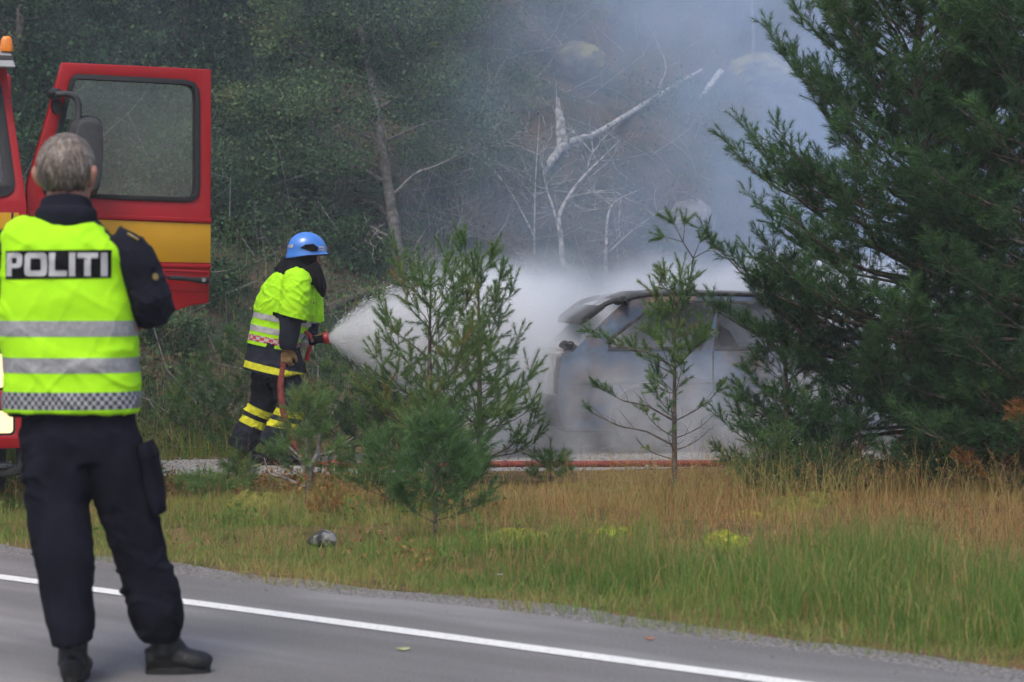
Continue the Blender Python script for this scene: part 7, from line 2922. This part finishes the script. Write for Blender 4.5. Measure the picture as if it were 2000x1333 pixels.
drops = link('water_drops', np_mesh('water_drops', v_, tris=np.arange(n * 3).reshape(-1, 3)), mat('water_white', (0.8, 0.82, 0.84), 0.3, 0.05, 10), spray, smooth=False)
drops['kind'] = 'stuff'
spray.location = tip
spray.rotation_euler = (0, 0, ang)
tag(spray, 'white fan of water spray widening from the nozzle', 'water spray', kind='stuff')

# ---- white steam round and behind the car
mb = MB()
mb.box((-1.3, 17.75, -0.14), (5.5, 22.2, 2.0))
M_STEAM, nt, pv, tc_ = vol_mat('white_steam', (0.94, 0.962, 0.995), 0.0)
vec = tc_.outputs['Object']
x_, y_, z_ = sep(nt, vec)
n1 = vnoise_node(nt, vec, 0.9, 3, rough=0.55, dist=0.4)
n2 = vnoise_node(nt, vec, 1.7, 3, rough=0.6, dist=0.6)
# thick behind the car's near side, thin in front of it
y_c = nmath(nt, 'SUBTRACT', y_, nmath(nt, 'MULTIPLY', x_, 0.14))
deep = nrange(nt, y_c, 19.3, 19.75, 0.0, 1.0)
front = nmath(nt, 'MULTIPLY', nrange(nt, y_c, 17.8, 18.6, 0.0, 1.0), nrange(nt, z_, 0.95, 0.25, 0.0, 1.0))
front = nmath(nt, 'MULTIPLY', front, nrange(nt, x_, 0.10, 0.7, 0.0, 1.0))
left = nrange(nt, x_, -0.9, 0.10, 0.0, 1.0)
top = nrange(nt, nmath(nt, 'ADD', z_, nmath(nt, 'MULTIPLY', n1, -0.9)), 1.15, 0.35, 0.0, 1.0)
nn = nrange(nt, n1, 0.34, 0.66, 0.12, 1.8, smooth=False)
nn2 = nrange(nt, n2, 0.38, 0.66, 0.1, 2.1, smooth=False)
dens = nmath(nt, 'ADD', nmath(nt, 'MULTIPLY', nmath(nt, 'MULTIPLY', deep, top), nmath(nt, 'MULTIPLY', nn, STEAM_K)), nmath(nt, 'MULTIPLY', nmath(nt, 'MULTIPLY', front, nn2), FRONT_K))
edge = nmath(nt, 'MULTIPLY', nrange(nt, z_, 2.0, 1.6, 0, 1), nrange(nt, y_, 22.2, 21.4, 0, 1))
edge = nmath(nt, 'MULTIPLY', edge, nrange(nt, x_, 5.5, 4.6, 0, 1))
nt.links.new(nmath(nt, 'MULTIPLY', nmath(nt, 'MULTIPLY', dens, left), edge), pv.inputs['Density'])
M_STEAM.cycles.volume_step_rate = 0.45
o = mb.build('steam_cloud', M_STEAM)
tag(o, 'dense white steam billowing round the burning car', 'steam', kind='stuff')

# ---- blue grey smoke rising over the hillside
mb = MB()
mb.box((-9.5, 19.6, -0.05), (8.5, 27.0, 8.0))
M_SMOKE, nt, pv, tc_ = vol_mat('blue_smoke', (0.64, 0.77, 0.965), 0.0)
vec = tc_.outputs['Object']
x_, y_, z_ = sep(nt, vec)
n1 = vnoise_node(nt, vec, 0.42, 3, rough=0.55, dist=0.5)
n2 = vnoise_node(nt, vec, 1.3, 2, rough=0.55)
xx_ = nmath(nt, 'ADD', x_, nmath(nt, 'MULTIPLY', nmath(nt, 'SUBTRACT', n1, 0.5), 2.6))
hor = nmath(nt, 'MULTIPLY', nrange(nt, xx_, -1.6, 3.0, 0.07, 1.0), nrange(nt, x_, -9.5, -8.0, 0.0, 1.0))
right_ = nrange(nt, xx_, 1.6, 4.0, 1.0, 1.7)
zz_ = nrange(nt, z_, 0.5, 5.5, 1.25, 0.75)
nn = nrange(nt, n2, 0.32, 0.68, 0.15, 1.9, smooth=False)
nn1 = nrange(nt, n1, 0.32, 0.66, 0.2, 1.75, smooth=False)
dens = nmath(nt, 'MULTIPLY', nmath(nt, 'MULTIPLY', hor, right_), nmath(nt, 'MULTIPLY', nmath(nt, 'MULTIPLY', nn, nn1), zz_))
edge = nmath(nt, 'MULTIPLY', nrange(nt, y_, 27.0, 25.5, 0, 1), nrange(nt, y_, 19.6, 20.4, 0, 1))
edge = nmath(nt, 'MULTIPLY', edge, nmath(nt, 'MULTIPLY', nrange(nt, z_, 8.0, 7.0, 0, 1), nrange(nt, x_, 8.5, 7.0, 0, 1)))
nt.links.new(nmath(nt, 'MULTIPLY', nmath(nt, 'MULTIPLY', dens, edge), SMOKE_K), pv.inputs['Density'])
M_SMOKE.cycles.volume_step_rate = 0.5
o = mb.build('smoke_plume', M_SMOKE)
tag(o, 'blue grey smoke drifting up the hillside from the burning car', 'smoke', kind='stuff')

# ---- thin haze over the whole place
if HAZE_K > 0:
    mb = MB()
    mb.box((-45, -8, -1.3), (45, 75, 22))
    M_HAZE, nt, pv, tc_ = vol_mat('thin_haze', (0.88, 0.90, 0.95), 0.0)
    pv.inputs['Density'].default_value = HAZE_K
    o = mb.build('haze', M_HAZE)
    tag(o, 'thin smoky haze hanging in the air', 'haze', kind='stuff')
